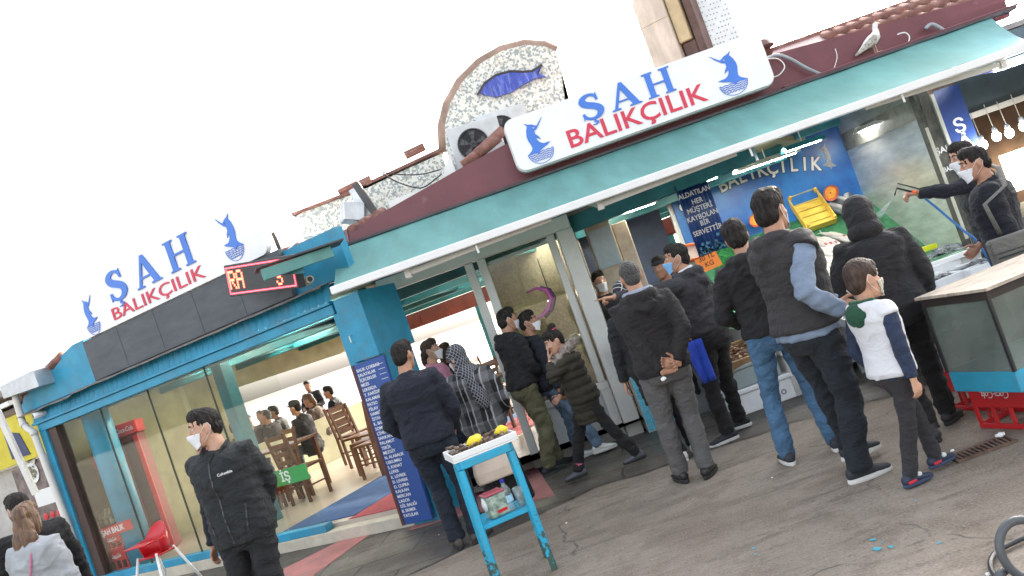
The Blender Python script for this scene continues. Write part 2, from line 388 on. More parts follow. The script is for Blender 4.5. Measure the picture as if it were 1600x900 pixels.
for i in range(61):                             # rusty dented flashing
    s_ = -.55+5.6*i/60; prof.append((s_, 2.515+.012*noise.noise(V((s_*3, 0, 0)))-(.02 if s_ < .7 else 0)))
for (s0, z0), (s1, z1) in zip(prof[:-1], prof[1:]):
    b.quad((s0, -.10, z0-.02), (s1, -.10, z1-.02), (s1, .08, z1+.012), (s0, .08, z0+.012)); b.quad((s0, -.10, z0-.035), (s1, -.10, z1-.035), (s1, -.10, z1-.02), (s0, -.10, z0-.02))
b.build('flashing', mat('weathered_flashing', (.16, .15, .14), .7, .4, 9, .2, 60, dirt=(.3, .17, .1), dirt_amt=.5), T)
b = wb(); b.prism([(-.72, 2.515), (1.048, 2.515), (1.048, 3.06), (.82, 3.06), (-.45, 2.78)], .06, .16); b.build('gable_panel', BLUE, T)
b = wb(); b.box(1.05, 4.55, .04, .14, 2.53, 3.03); b.build('fascia_board', BOARD, T, bevel=.004)
for i in range(1, 5): b = wb(); b.box(1.05+i*.7, 1.053+i*.7, .037, .04, 2.532, 3.028); b.build('board_joint', mat('joint_grey', (.062, .070, .078)), T)
b = wb(); b.box(4.553, 5.3, .10, .2, 2.52, 3.0); b.build('upper_panel', BLUE, T)
b = wb(); b.box(-.7, 5.0, .165, 7.2, 2.47, 2.515); b.build('roof', BLUE2, T)
b = wb()
for i in range(6):                              # ridge tiles along the left slope of the gable
    a = i/6; x = -.55+1.1*a; z = 2.74+.24*a
    b.tube([(x-.10, .1, z-.01), (x+.14, .1, z+.06)], [.07, .06], 10)
b.build('verge_tile', TILE, T, smooth=True)
# glass
for i, (s0, s1) in enumerate(((-.02, .90), (.905, 1.86), (1.865, 2.9), (2.905, 3.95))):
    if i == 3: s1 = 3.93
    b = wb(); b.box(s0, s1-.004, .075, .083, .201, 2.201); b.build('window_pane', GLASS, T)
for s0 in (.902, 1.862, 2.902):
    b = wb(); b.box(s0-.007, s0+.001, .07, .09, .201, 2.2); b.build('glass_joint', mat('dark_seal', (.05, .06, .05), .5), T)
# inner columns, beams, walls
b = wb(); b.lathe([(.17, .16), (.17, 2.38)], (.34, .36, 0), 20); b.build('column', BLUE, T, smooth=True)
b = wb(); b.box(2.02, 2.20, .9, 1.08, .16, 2.38); b.build('column', TEALD, T, bevel=.01)
b = wb(); b.box(-.45, -.37, .17, 3.2, .0, 2.45); b.box(-.45, -.37, 3.2, 7.0, 1.95, 2.45); b.box(-.45, -.37, 3.2, 7.0, .0, .95); b.build('side_wall', CREAM, T)
b = wb(); b.box(-.4, 5.0, .17, 7.05, 2.40, 2.465); b.box(5.0, 9.0, 1.9, 7.05, 2.40, 2.465); b.build('ceiling', CEIL, T)
b = wb()
for t_ in (.55, 1.9, 3.4, 4.9, 6.6): b.box(-.36, 8.9 if t_ > 1.8 else 4.95, t_, t_+.14, 2.22, 2.399)
for s_ in (.9, 3.2, 5.6): b.box(s_, s_+.12, .72 if s_ < 5 else 2.05, 6.6, 2.26, 2.398)
b.build('ceiling_beam', TEALD, T, bevel=.006)
b = wb(); b.box(-.37, 9.0, 6.85, 6.95, 1.93, 2.22)
for i in range(14): b.box(-.37+i*.68, -.35+i*.68, 6.83, 6.85, 1.93, 2.22)
b.build('back_valance', REDBR, T)
for s_ in (-.2, 2.3, 4.6, 6.2, 7.8):
    b = wb(); b.box(s_, s_+.12, 6.8, 6.92, .16, 1.93); b.build('back_post', TEALD, T)
b = wb(); b.box(4.72, 9, 6.83, 6.88, 1.5, 1.56); b.build('back_rail', TEALD, T)
b = wb(); b.box(4.72, 6.2, 6.82, 6.9, .16, .75); b.build('back_panel', BLUE, T)
# floor (structure)
b = wb(); b.box(-.37, 5.0, .161, 7.2, .02, .16)
fp_ = [(-1.56, 8.25), (-1.28, 8.84), (-.27, 8.84), (-.27, 10.7), (1.5, 11.3)]+[tuple((WM @ V(q))[:2]) for q in ((9.2, 3.2, 0), (9.2, 7.2, 0), (5.001, 7.2, 0), (5.001, .3, 0))]
fv = [[b.bm.verts.new(WM.inverted() @ V((x, y, z))) for x, y in fp_] for z in (.02, .157)]
for i in range(len(fp_)): b.bm.faces.new((fv[0][i], fv[0][(i+1) % 9], fv[1][(i+1) % 9], fv[1][i]))
bmesh.ops.triangulate(b.bm, faces=[b.bm.faces.new(fv[1])], ngon_method='EAR_CLIP')
tag(b.build('restaurant_floor', mat('floor_tile', (.42, .36, .3), .3, .12, 1.5)), kind='structure')
b = wb(); b.box(3.0, 4.1, .3, 5.5, .161, .168); tag(b.build('carpet', mat('blue_carpet', (.02, .07, .2), .95, .25, 5, .3, 150)), 'blue carpet runner on the restaurant floor behind the glass', 'carpet')
b = wb(); b.box(4.12, 4.95, .18, 6.3, .161, .168); tag(b.build('carpet', mat('red_carpet', (.30, .045, .055), .95, .2, 5, .3, 150)), 'red carpet runner on the restaurant floor beside the blue runner', 'carpet')
def wtube(s_, t_, L=1.15, lab='', along=True):
    b = wb(); x = thing('tube_lamp', lab, 'lamp', WM @ V((s_, t_, 2.36)), WANG, 'tube lamps on the restaurant ceiling')
    b = wb(); b.box(s_-L/2, s_+L/2, t_-.05, t_+.05, 2.372, 2.399); b.build('housing', WHITE, x)
    b = wb(); b.tube([(s_-L/2+.03, t_, 2.355), (s_+L/2-.03, t_, 2.355)], .018, 8); b.build('tube', TUBE, x)
LT = ['tube lamp on the cream ceiling nearest the left glass corner', 'tube lamp second from the glass above the fridge', 'tube lamp over the middle of the front glass', 'tube lamp right behind the head of the front glass, next to the blue post', 'tube lamp deep in the room over the diners', 'tube lamp deep in the room above the open doorway']
for (s_, t_), l in zip(((1.0, .9), (1.1, 1.5), (2.5, 1.2), (4.1, .35), (3.9, 4.2), (6.2, 3.0), (2.6, 2.6), (4.2, 2.3), (1.2, 3.2), (2.4, 5.4)), LT+['tube lamp over the table of the seated group', 'tube lamp in the second row right of the middle beam', 'tube lamp deep on the left above the cream wall', 'tube lamp nearest the bright back opening']): wtube(s_, t_, lab=l)
# blue box column between restaurant and shop
C1 = thing('blue_column', 'tall boxy blue column with small hatch latch between restaurant and shop door', 'column', (-1.45, 8.05, 0))
b = MB(WM); b.box(5.09, 5.42, -.05, .55, 1.68, 2.32); b.build('casing', BLUE, C1, bevel=.006)
b = MB(WM); b.box(5.09, 5.40, 0, .5, .0, 1.678); b.build('shaft', BLUE, C1, bevel=.006)
b = MB(WM); b.tube([(5.17, -.055, 1.95), (5.17, -.08, 1.94), (5.17, -.08, 1.88), (5.17, -.055, 1.87)], .006, 6); b.build('latch', STEEL, C1)

# ================================================================ fish shop (frontal, Y = 8.8)
F = thing('fish_shop_building', 'fish shop with maroon roof edge, white framed display window and open stall', 'building', (1.8, 8.8, 0))
Y0 = 8.8
b = MB(); b.prism([(-1.46, 2.90), (5.95, 2.83), (5.95, 3.10), (3.35, 3.30), (.45, 3.34), (-.02, 3.27), (-1.44, 3.02)], Y0, Y0+.09); b.build('roof_edge', MAROON, F)
b = MB(); b.prism([(-1.95, 2.90), (-1.465, 2.90), (-1.445, 3.05), (-1.95, 3.02)], Y0-.01, Y0+.08); b.build('roof_edge_end', PEEL, F)
b = MB(); b.box(-2.15, 5.95, Y0-.14, Y0+.005, 2.865, 2.895); b.build('gutter_board', mat('dark_gutter', (.06, .055, .06), .6, .3), F, bevel=.004)
b = MB(); b.box(3.4, 6.0, Y0-.1, Y0+.02, 2.898, 2.925); b.build('gutter', MAROON, F, bevel=.006)
b = MB(); b.box(-1.3, 5.9, Y0+.10, 11.6, 2.86, 2.90); b.build('flat_roof', mat('roof_felt', (.2, .2, .2), .9), F)
b = MB(); b.box(-1.3, 5.0, Y0-.05, Y0+.03, 2.42, 2.86); b.build('lintel', BLUE2, F, bevel=.01)
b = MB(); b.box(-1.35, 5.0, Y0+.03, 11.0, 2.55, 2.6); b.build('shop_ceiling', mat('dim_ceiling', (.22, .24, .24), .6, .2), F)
# white framed door and display window
b = MB()
b.box(-1.34, -1.25, Y0-.04, Y0+.05, .0, 2.27); b.box(-1.34, .80, Y0-.05, Y0+.05, 2.272, 2.42)
b.box(-.40, -.31, Y0-.04, Y0+.05, .0, 2.27); b.box(-.26, -.17, Y0-.045, Y0+.05, .0, 2.27)
b.box(-.168, .62, Y0-.045, Y0+.05, .0, .13); b.box(-.168, .62, Y0-.045, Y0+.05, .55, .63) ; b.box(.52, .60, Y0-.045, Y0+.05, .632, 2.27)
b.box(.516, .622, Y0-.045, Y0+.05, .131, .549); b.build('window_frame', FRAMEW, F, bevel=.006)
b = MB(); b.box(-1.33, 1.9, Y0+.051, Y0+.12, .0, .12); b.build('plinth', mat('cream_stone', (.5, .45, .36)), F)
b = MB(); b.box(-.16, .515, Y0-.02, Y0+.0, .132, .548); b.build('stall_riser', mat('grey_panel', (.42, .43, .43), .5, .15), F)
b = MB(); b.box(-.166, .518, Y0, Y0+.008, .632, 2.268); b.build('display_pane', glassmat('display_glass', (.9, .93, .88), .06), F)
b = MB(); b.box(.625, .80, Y0-.12, Y0+.06, 0, 2.27); b.build('pillar', FRAMEW, F, bevel=.008)
b = MB(); b.box(-.25, -.22, Y0+.051, 10.6, .0, 2.55); b.build('kitchen_wall', mat('ochre_tiles', (.38, .36, .31), .4, .25, 8), F)
b = MB(); b.box(-.25, 1.0, 10.6, 10.65, .0, 2.55); b.build('kitchen_wall', mat('kitchen_back', (.36, .32, .26), .6, .35, 30, dirt=(.15, .12, .08), dirt_amt=.6), F)
b = MB(); b.box(-.2, .6, 9.3, 9.34, 1.62, 1.68); b.box(-.2, .6, 9.3, 9.6, 1.0, 1.04); b.box(.1, .14, 9.3, 9.34, 1.68, 2.5); b.build('kitchen_shelf', mat('shelf_cream', (.6, .5, .28), .5), F)
b = MB()
for i in range(9): b.lathe([(.001, 0), (.05, 0), (.06, .05+.02*(i % 3)), (.05, .1+.03*(i % 2)), (.001, .1+.03*(i % 2))], (-.12+.085*i, 9.42, 1.04), 10)
b.build('kitchen_pot', GALV, F, smooth=True)
# dark interior behind the serving opening and the stall
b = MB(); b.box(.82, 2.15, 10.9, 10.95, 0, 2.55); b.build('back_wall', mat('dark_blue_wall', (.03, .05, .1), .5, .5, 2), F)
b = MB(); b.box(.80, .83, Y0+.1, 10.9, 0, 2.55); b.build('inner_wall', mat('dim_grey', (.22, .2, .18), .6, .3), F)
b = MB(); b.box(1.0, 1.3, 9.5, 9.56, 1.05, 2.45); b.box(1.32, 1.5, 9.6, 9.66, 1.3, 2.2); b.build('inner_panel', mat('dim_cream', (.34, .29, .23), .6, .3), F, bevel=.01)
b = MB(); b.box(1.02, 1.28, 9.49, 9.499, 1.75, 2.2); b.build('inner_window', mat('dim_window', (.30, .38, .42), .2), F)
b = MB(); b.box(2.15, 4.6, 10.28, 10.34, .0, 2.6); b.build('stall_back_wall', WHITE, F)
b = MB(); b.quad((4.45, 10.27, .3), (4.545, 8.45, .3), (4.545, 8.45, 2.55), (4.45, 10.27, 2.55)); b.build('steel_side_wall', STEEL, F)
b = MB(); b.quad((4.44, 10.26, 2.12), (4.53, 8.46, 2.12), (4.53, 8.46, 2.34), (4.44, 10.26, 2.34)); b.build('mottled_strip', mat('mottled_beam', (.22, .22, .19), .5, .5, 7), F)
b = MB(); b.box(2.6, 3.4, 9.6, 9.68, 2.42, 2.5); b.build('stall_rail', TEALD, F)
b = MB(); b.box(3.5, 4.0, 9.1, 9.2, 2.38, 2.46); b.build('stall_rail', TEALD, F)
# tiled roof at the right: rows of barrel tiles on a slope
b = MB()
for i in range(19):
    x = 3.45+i*.16
    for j in range(3):
        if x < 4.3 and j != 0: continue
        y = 8.90+j*.25; z = 3.08+j*.125
        b.tube([(x, y-.03, z), (x+.004, y+.28, z+.12)], [.078, .066], 8)
o = b.build('roof_tile', TILE, F, smooth=True, noisy=.006, nsc=7)
b = MB(); b.quad((3.40, 8.89, 3.06), (6.5, 8.89, 3.06), (6.5, 9.75, 3.52), (3.40, 9.75, 3.52)); b.build('roof_slope', MAROON, F)
b = MB(); b.tube([(3.40, 9.76, 3.50), (6.5, 9.76, 3.50)], .05, 10); b.build('ridge', TILE, F, smooth=True, noisy=.01)
LT2 = [((-1.4+i*.15, Y0, 3.02+.03*i), (-1.38+i*.15, Y0+.45, 3.10+.03*i)) for i in range(3)]+[((-2.3+i*.14, Y0-.05, 3.02), (-2.28+i*.14, Y0+.4, 3.09)) for i in range(5)]+[((.12, Y0+.04, 3.34), (.48, Y0+.05, 3.5)), ((-.06, Y0+.06, 3.28), (.40, Y0+.02, 3.44))]
for p, q in LT2: b = MB(); b.tube([p, q], .06, 9); b.build('loose_tile', TILE, F, smooth=True, noisy=.01)
b = MB(); b.box(-2.5, -1.97, Y0+.0, Y0+.06, 2.9, 3.03); b.build('blue_upstand', BLUE, F, bevel=.01)
# ================================================================ behind the roof edge
MOS = None
def mosaic():
    m = bpy.data.materials.new('stone_mosaic'); m.use_nodes = True; t = m.node_tree; b = bsdf(m); tc = nd(t, 'ShaderNodeTexCoord')
    vo = nd(t, 'ShaderNodeTexVoronoi'); vo.inputs['Scale'].default_value = 44; t.links.new(tc.outputs['Object'], vo.inputs['Vector'])
    rp = nd(t, 'ShaderNodeValToRGB'); e = rp.color_ramp.elements; e[0].color = (.32, .35, .34, 1); e[1].color = (.75, .74, .68, 1); e[0].position = .12; e[1].position = .5
    for p_, c_ in ((.3, (.36, .40, .38, 1)), (.42, (.6, .55, .45, 1))): q = e.new(p_); q.color = c_
    sx = nd(t, 'ShaderNodeSeparateColor'); t.links.new(vo.outputs['Color'], sx.inputs[0]); t.links.new(sx.outputs[0], rp.inputs[0]); t.links.new(rp.outputs[0], b.inputs['Base Color']); b.inputs['Roughness'].default_value = .7
    bp = nd(t, 'ShaderNodeBump'); bp.inputs['Strength'].default_value = .4; bp.inputs['Distance'].default_value = .01; t.links.new(vo.outputs[0], bp.inputs['Height']); t.links.new(bp.outputs[0], b.inputs['Normal'])
    return m
MOS = mosaic()
YA = 9.6
A = thing('arched_wall', 'arched mosaic gable with blue fish relief above the shop roof', 'wall', (.8, YA, 2.9))
arc_px = [(697, 235), (695, 195), (703, 162), (722, 128), (752, 98), (785, 79), (820, 70), (850, 72), (868, 80), (876, 105), (884, 165)]
poly = [(D(*p, YA).x, D(*p, YA).z) for p in arc_px]
b = MB(); b.prism(poly+[(poly[-1][0], 2.9), (poly[0][0], 2.9)], YA, YA+.25); b.build('mosaic_face', MOS, A)
b = MB(); rim = [V((x, YA+.1, z)) for x, z in poly[:-2]]; b.tube(rim, .02, 8, sy=5, ref=(0, 0, 1)); b.build('coping', mat('terracotta_rim', (.34, .23, .18), .8, .3), A, smooth=True)
fp = [(748, 147), (758, 130), (775, 119), (795, 113), (815, 114), (830, 113), (847, 102), (840, 115), (853, 122), (838, 123), (820, 132), (800, 145), (775, 153)]
b = MB(); b.prism([(D(*p, YA).x, D(*p, YA).z) for p in fp], YA-.05, YA-.002); b.build('fish_relief', mat('cobalt_tile', (.03, .06, .40), .35, .4, 12, stretch=(4, 1, .6), dirt=(.4, .45, .55), dirt_amt=.5, ds=10), A)
b = MB(); b.tube([D(*p, YA-.05) for p in ((746, 149), (757, 130), (775, 117), (797, 111), (817, 112), (831, 111), (847, 101))], .014, 6); b.build('relief_outline', mat('bronze_line', (.06, .05, .05), .6), A)
MWL = thing('parapet_wall', 'low mosaic parapet wall with tile coping on the flat roof', 'wall', (-1, 9.7, 2.9))
def wallpx(pts_top, y, zb, th, name, m, par):
    q = [(D(*p, y).x, D(*p, y).z) for p in pts_top]
    mb = MB(); mb.prism(q+[(q[-1][0], zb), (q[0][0], zb)], y, y+th); return mb.build(name, m, par)
wallpx([(462, 338), (480, 328), (560, 300), (640, 262), (690, 240)], 9.7, 2.9, .2, 'wall', MOS, MWL)
b = MB()
for a_, c_ in (((460, 337), (556, 300)), ((575, 290), (692, 236))): b.bar(D(*a_, 9.8), D(*c_, 9.8), .26, .035)
for px in ((545, 297), (565, 289), (648, 238)): p = D(*px, 9.8); b.tube([p+V((-.12, 0, 0)), p+V((.13, 0, .03))], .05, 8)
b.build('coping', TILE, MWL, smooth=False, noisy=.008)
b = wallpx([(606, 315), (690, 283), (702, 240), (712, 268), (708, 300), (640, 330)], 9.0, 2.95, .1, 'white_upstand', WHITE, MWL)
# chimney flues
CH = thing('chimney_flue', 'tall beige boxed flue with metal side rising behind the main sign', 'chimney', (2.3, 9.9, 2.9))
fl = mat('beige_flue', (.6, .5, .41), .6, .25, 5, .1, 40, stretch=(1, 1, .3))
b = MB(M4.Translation((2.50, 9.9, 0)) @ M4.Rotation(R(-32), 4, 'Z')); b.prism([(-.02, 2.9), (.34, 2.9), (.34, 5.2), (.2, 5.2), (-.02, 4.62)], 0, .45); b.box(-.03, .35, -.01, .46, 4.3, 4.315); b.build('flue_box', fl, CH, bevel=.01)
b = MB(M4.Translation((2.50, 9.9, 0)) @ M4.Rotation(R(-32), 4, 'Z')); b.box(.35, .50, .05, .40, 3.95, 5.2); b.build('flue_duct', mat('tan_duct', (.5, .38, .22), .5, .2), CH, bevel=.01)  # duct in plain tan
b = MB(M4.Translation((2.50, 9.9, 0)) @ M4.Rotation(R(-32), 4, 'Z')); b.box(.36, .52, .1, .40, 2.9, 3.94); b.box(.525, .62, .1, .4, 2.9, 4.7); b.build('flue_recess', mat('rust_brown', (.12, .07, .06), .8, .3), CH, bevel=.01)
VD = thing('ventilation_duct', 'pale perforated metal duct standing right of the beige flue', 'duct', (3.0, 10.1, 2.9))
def perf():
    m = mat('perforated_metal', (.72, .74, .74), .4, .1, 3, metal=.3); t = m.node_tree; b_ = bsdf(m)
    return m
b = MB(); b.box(2.98, 3.62, 10.0, 10.5, 2.9, 5.3); b.build('duct_body', perf(), VD, bevel=.01)
b = MB()
for i in range(14):
    for j in range(16):
        if (i*7+j*3) % 5: b.box(3.02+i*.042, 3.032+i*.042, 9.994, 9.999, 3.55+j*.06, 3.562+j*.06)
b.build('perforation', mat('hole_dark', (.25, .26, .26), .8), VD)['kind'] = 'stuff'
VC = thing('roof_cowl', 'brown metal chimney cowl beside the right end of the main sign', 'chimney cowl', (3.45, 9.3, 3.3))
c0 = D(1195, 95, 9.3)
b = MB(); b.lathe([(.11, -.35), (.10, -.1), (.13, -.08), (.09, .0)], c0, 14); b.build('stack', mat('stone_stack', (.45, .38, .3), .8, .3, 8, .3, 40), VC, smooth=False)
b = MB(); b.lathe([(.005, .27), (.12, .21), (.165, .14), (.15, .13), (.005, .17)], c0, 16); b.lathe([(.14, .09), (.09, .03), (.06, .02), (.1, .085)], c0, 14); b.build('cap', mat('brown_cowl', (.14, .07, .06), .5, .2), VC)
# ================================================================ signs
SBLUE = mat('sign_blue', (.05, .18, .62), .4, .08, 3); SRED = mat('sign_red', (.62, .03, .07), .4, .08, 3)
SIGNW = mat('sign_white', (.82, .82, .82), .35, .04, 3, dirt=(.55, .54, .5), dirt_amt=.18, ds=4)
def glyph_H():
    s = .19
    def leg(x): return None
    return [[(0, 0), (.33, 0), (.33, .05), (.26, .07), (.26, .46), (.62, .46), (.62, .07), (.55, .05), (.55, 0), (.88, 0), (.88, .05), (.80, .07), (.80, .93), (.88, .95), (.88, 1), (.55, 1), (.55, .95), (.62, .93), (.62, .53), (.26, .53), (.26, .93), (.33, .95), (.33, 1), (0, 1), (0, .95), (.08, .93), (.08, .07), (0, .05)]], .88
def glyph_A():
    return [[(0, 0), (.28, 0), (.28, .05), (.19, .075), (.26, .27), (.60, .27), (.665, .075), (.57, .05), (.57, 0), (.95, 0), (.95, .05), (.88, .07), (.53, 1.02), (.43, 1.02), (.09, .07), (0, .05)], [(.285, .335), (.43, .77), (.575, .335)]], .95
def glyph_S():
    ctr = [(.60, .72), (.56, .88), (.40, .965), (.22, .90), (.15, .76), (.24, .62), (.42, .52), (.58, .40), (.62, .25), (.52, .09), (.34, .03), (.16, .10), (.09, .27)]
    wd = [.025, .05, .05, .085, .11, .12, .12, .115, .11, .08, .05, .05, .028]
    P = []
    for i in range(len(ctr)-1):
        p0, p1, p2, p3 = ctr[max(i-1, 0)], ctr[i], ctr[i+1], ctr[min(i+2, len(ctr)-1)]
        for k in range(6):
            t = k/6; q = []
            for a in (0, 1): q.append(.5*((2*p1[a])+(-p0[a]+p2[a])*t+(2*p0[a]-5*p1[a]+4*p2[a]-p3[a])*t*t+(-p0[a]+3*p1[a]-3*p2[a]+p3[a])*t**3))
            P.append((q[0], q[1], wd[i]*(1-t)+wd[i+1]*t))
    P.append((*ctr[-1], wd[-1])); L, Rr = [], []
    for i, (x, y, w_) in enumerate(P):
        a = P[max(i-1, 0)]; c = P[min(i+1, len(P)-1)]; dx, dy = c[0]-a[0], c[1]-a[1]; l = math.hypot(dx, dy) or 1
        L.append((x-dy/l*w_, y+dx/l*w_)); Rr.append((x+dy/l*w_, y-dx/l*w_))
    return [L+[(.05, .34), (.03, .34), (.03, .0), (.06, .0)][0:0]+Rr[::-1]], .72
def serif_word(parent, T, h, gap, m, ext=.006, names='letter', xs=1.0):
    T = T @ M4.Diagonal((xs, 1, 1, 1)); gap = gap/xs
    x = 0
    for g_, ced in ((glyph_S, True), (glyph_A, False), (glyph_H, False)):
        polys, wd = g_()
        me = curve2d([[(px*h, py*h) for px, py in pl] for pl in polys], ext)
        link(names, me, m, parent, T @ M4.Translation((x, 0, 0)))
        if ced:                                      # cedilla and the two vertical serifs of the S
            for sf in ([(.565*h, .70*h), (.645*h, .70*h), (.625*h, 1.0*h), (.59*h, .95*h)], [(.05*h, .02*h), (.085*h, .07*h), (.13*h, .30*h), (.045*h, .30*h)]): link('serif', curve2d([sf], ext*.97), m, parent, T @ M4.Translation((x, 0, 0)))
            me = curve2d([[(px*h, py*h) for px, py in [(.34, -.025), (.40, -.025), (.39, -.08), (.46, -.11), (.45, -.19), (.36, -.235), (.25, -.215), (.26, -.185), (.34, -.19), (.375, -.155), (.31, -.11)]]], ext*.97)
            link('cedilla', me, m, parent, T @ M4.Translation((x, 0, 0)))
        x += wd*h+gap
    return x
MARL = [(1.0, 1.0), (.70, .80), (.62, .83), (.52, .88), (.40, .90), (.26, .97), (.34, .86), (.25, .74), (.20, .60), (.20, .48), (.25, .35), (.27, .25), (.22, .18), (.08, .11), (.0, .06), (.18, .075), (.32, .10), (.45, .02), (.52, .10), (.66, .15), (.86, .20), (1.0, .26), (.85, .27), (.74, .27), (.64, .31), (.56, .38), (.52, .48), (.62, .44), (.69, .40), (.64, .50), (.55, .58), (.55, .68), (.66, .71), (.70, .74), (.86, .86)]
def marlin(parent, T, w_, h_, m, flip=False, wave=True, ext=.004):
    f = -1 if flip else 1
    me = curve2d([[(f*(x-.5)*w_, (y)*h_) for x, y in MARL], [(f*(.56+.035*math.cos(a)-.5)*w_, (.775+.025*math.sin(a))*h_) for a in [2*math.pi*k/10 for k in range(10)]]], ext)
    link('marlin_emblem', me, m, parent, T)
    if wave:
        mb = MB(T)
        for j in range(5):
            yy = .08-.055*j; hw = .5*math.sqrt(max(.05, 1-(j/5.2)**2))
            P = [V((f*(.02+hw*(2*k/24-1))*w_, (yy+.012*math.sin(k*1.4))*h_, ext*.6)) for k in range(25)]
            for a, c in zip(P[:-1], P[1:]): mb.bar(a, c, .006 if w_ < .2 else .008, .003, up=(0, 0, 1))
        P = [V((f*(.02+.5*math.cos(a))*w_, (.09+.34*math.sin(a))*h_, ext*.6)) for a in [math.pi+math.pi*k/20 for k in range(21)]]
        for a, c in zip(P[:-1], P[1:]): mb.bar(a, c, .006, .003, up=(0, 0, 1))
        mb.build('wave_line', m, parent)
def rrect(x0, x1, z0, z1, r, n=6):
    p = []
    for cx, cz, a0 in ((x1-r, z1-r, 0), (x0+r, z1-r, 90), (x0+r, z0+r, 180), (x1-r, z0+r, 270)): p += arcpts(cx, cz, r, a0, a0+90, n)
    return p
# --- main sign: plane Y = 8.55, drawn in its own plane
YS = 8.55
sA, sB = D(825, 263, YS), D(1196, 128, YS)
sC, sD = D(783, 190, YS), D(1185, 58, YS)
xl, xr = (sC.x+sA.x)/2-.04, (sD.x+sB.x)/2+.06; zb_, zt_ = (sA.z+sB.z)/2-.03, (sC.z+sD.z)/2+.02
MS = thing('shop_sign', 'long white rounded sign reading ŞAH BALIKÇILIK above the teal awning', 'sign', ((xl+xr)/2, YS, zb_))
b = MB(); b.prism(rrect(xl, xr, zb_, zt_, .10), YS, YS+.16); b.build('sign_box', SIGNW, MS, bevel=.008, seg=2)
b = MB(); b.prism(rrect(xl-.012, xr+.012, zb_-.012, zt_+.012, .11), YS+.03, YS+.13); b.build('sign_rim', mat('sign_rim', (.6, .6, .58), .4), MS)
for x in (xl+.3, (xl+xr)/2, xr-.3): b = MB(); b.box(x, x+.05, YS+.16, YS+.6, zt_-.12, zt_-.08); b.build('bracket', RUST, MS)
sT = lambda px, py: facing(D(px, py, YS-.006))
Sh = (D(907, 176, YS)-D(900, 143, YS)).length
hS = .265
serif_word(MS, facing(V((D(905, 172, YS).x, YS-.006, zb_+.27))), hS, .075, SBLUE, xs=1.28)
me = textmesh('BALIKÇILIK', .262, .004, .012); xs = (D(1105, 155, YS).x-D(887, 222, YS).x)/ (max(v.co.x for v in me.vertices)-min(v.co.x for v in me.vertices)); me.transform(M4.Diagonal((xs, 1, 1, 1)))
link('lettering', me, SRED, MS, facing(V(((D(1105, 155, YS).x+D(887, 222, YS).x)/2, YS-.004, zb_+.145))))
pm = D(846, 238, YS); marlin(MS, facing(V((pm.x-.01, YS-.004, zb_+.11))), .27, .37, SBLUE)
pm = D(1150, 130, YS); marlin(MS, facing(V((pm.x-.02, YS-.004, zb_+.11))), .30, .37, SBLUE, flip=True)
# --- restaurant roof sign
RS = thing('roof_sign', 'white sign with blue ŞAH and red BALIKÇILIK letters over the grey fascia board', 'sign', WM @ V((2.6, 0, 3.04)), WANG)
b = MB(WM); b.prism(rrect(1.12, 4.45, 3.035, 3.80, .09), .02, .09); b.build('sign_box', SIGNW, RS, bevel=.006)
WT = lambda s_, z_, t_=-.0: WM @ facing(V((s_, t_, z_)))
c0 = W(163, 465); c1 = W(300, 395)
serif_word(RS, WT(1.86, 3.285, .012), .345, .17, SBLUE, xs=1.38)
me = textmesh('BALIKÇILIK', .20, .004, .004); xs = 1.68/(max(v.co.x for v in me.vertices)-min(v.co.x for v in me.vertices)); me.transform(M4.Diagonal((xs, 1, 1, 1)))
link('lettering', me, SRED, RS, WT(2.63, 3.155, .014))
marlin(RS, WT(1.40, 3.13, .014), .25, .37, SBLUE); marlin(RS, WT(4.02, 3.20, .014), .27, .40, SBLUE, flip=True)
# --- LED sign
pa, pb = D(343, 412, 7.55), D(470, 447, 7.0)
LD = thing('led_sign', 'black LED message sign with red glowing letters and border beside the roof sign', 'sign', D(405, 440, 8.0))
lq = [D(344, 412, 8.35), D(456, 402, 7.75), D(468, 447, 7.75), D(364, 467, 8.35)]
ex = ((lq[1]-lq[0])+(lq[2]-lq[3])).normalized(); ex = V((ex.x, ex.y, 0)).normalized(); ez = V((0, 0, 1)); ey = ez.cross(ex)
LW = .5*((lq[1]-lq[0]).length+(lq[2]-lq[3]).length); LC = (lq[0]+lq[1]+lq[2]+lq[3])/4; LH = .32
LT_ = M4((ex.to_4d(), ey.to_4d(), ez.to_4d(), V((0, 0, 0, 1)))).transposed(); LT_[3] = (0, 0, 0, 1)
for i in range(3): LT_[i][3] = LC[i]
tilt = M4.Rotation(math.atan2((lq[1].z+lq[2].z-lq[0].z-lq[3].z)/2, LW)*-1, 4, 'Y'); LT_ = LT_ @ tilt
b = MB(LT_); b.box(-LW/2, LW/2, 0, .09, -LH/2, LH/2); b.build('case', mat('led_case', (.03, .03, .033), .5), LD, bevel=.006)
LEDR = mat('led_red', (1, .05, .07), .5, 0, emit=1.6); LEDO = mat('led_orange', (1, .10, .05), .5, 0, emit=1.5)
b = MB(LT_)
a0, a1, c0_, c1_ = -LW/2+.03, LW/2-.03, -LH/2+.03, LH/2-.03
nx_ = int((a1-a0)/.016)
for i in range(nx_+1):
    x = a0+(a1-a0)*i/nx_
    for z in (c0_, c1_): b.box(x-.006, x+.006, -.004, -.001, z-.006, z+.006)
nz_ = int((c1_-c0_)/.016)
for i in range(1, nz_):
    z = c0_+(c1_-c0_)*i/nz_
    for x in (a0, a1): b.box(x-.006, x+.006, -.004, -.001, z-.006, z+.006)
b.build('led_border', LEDR, LD)
FONT5 = {'R': ["11110", "10001", "10001", "11110", "10100", "10010", "10001"], 'A': ["01110", "10001", "10001", "11111", "10001", "10001", "10001"], 's': ["01110", "10001", "10000", "01110", "00001", "10001", "01110"], '"': ["101", "101", "000", "000", "000", "000", "000"], '?': ["0110", "1001", "0001", "0110", "0000", "0100", "0000"]}
b = MB(LT_); px_ = .019
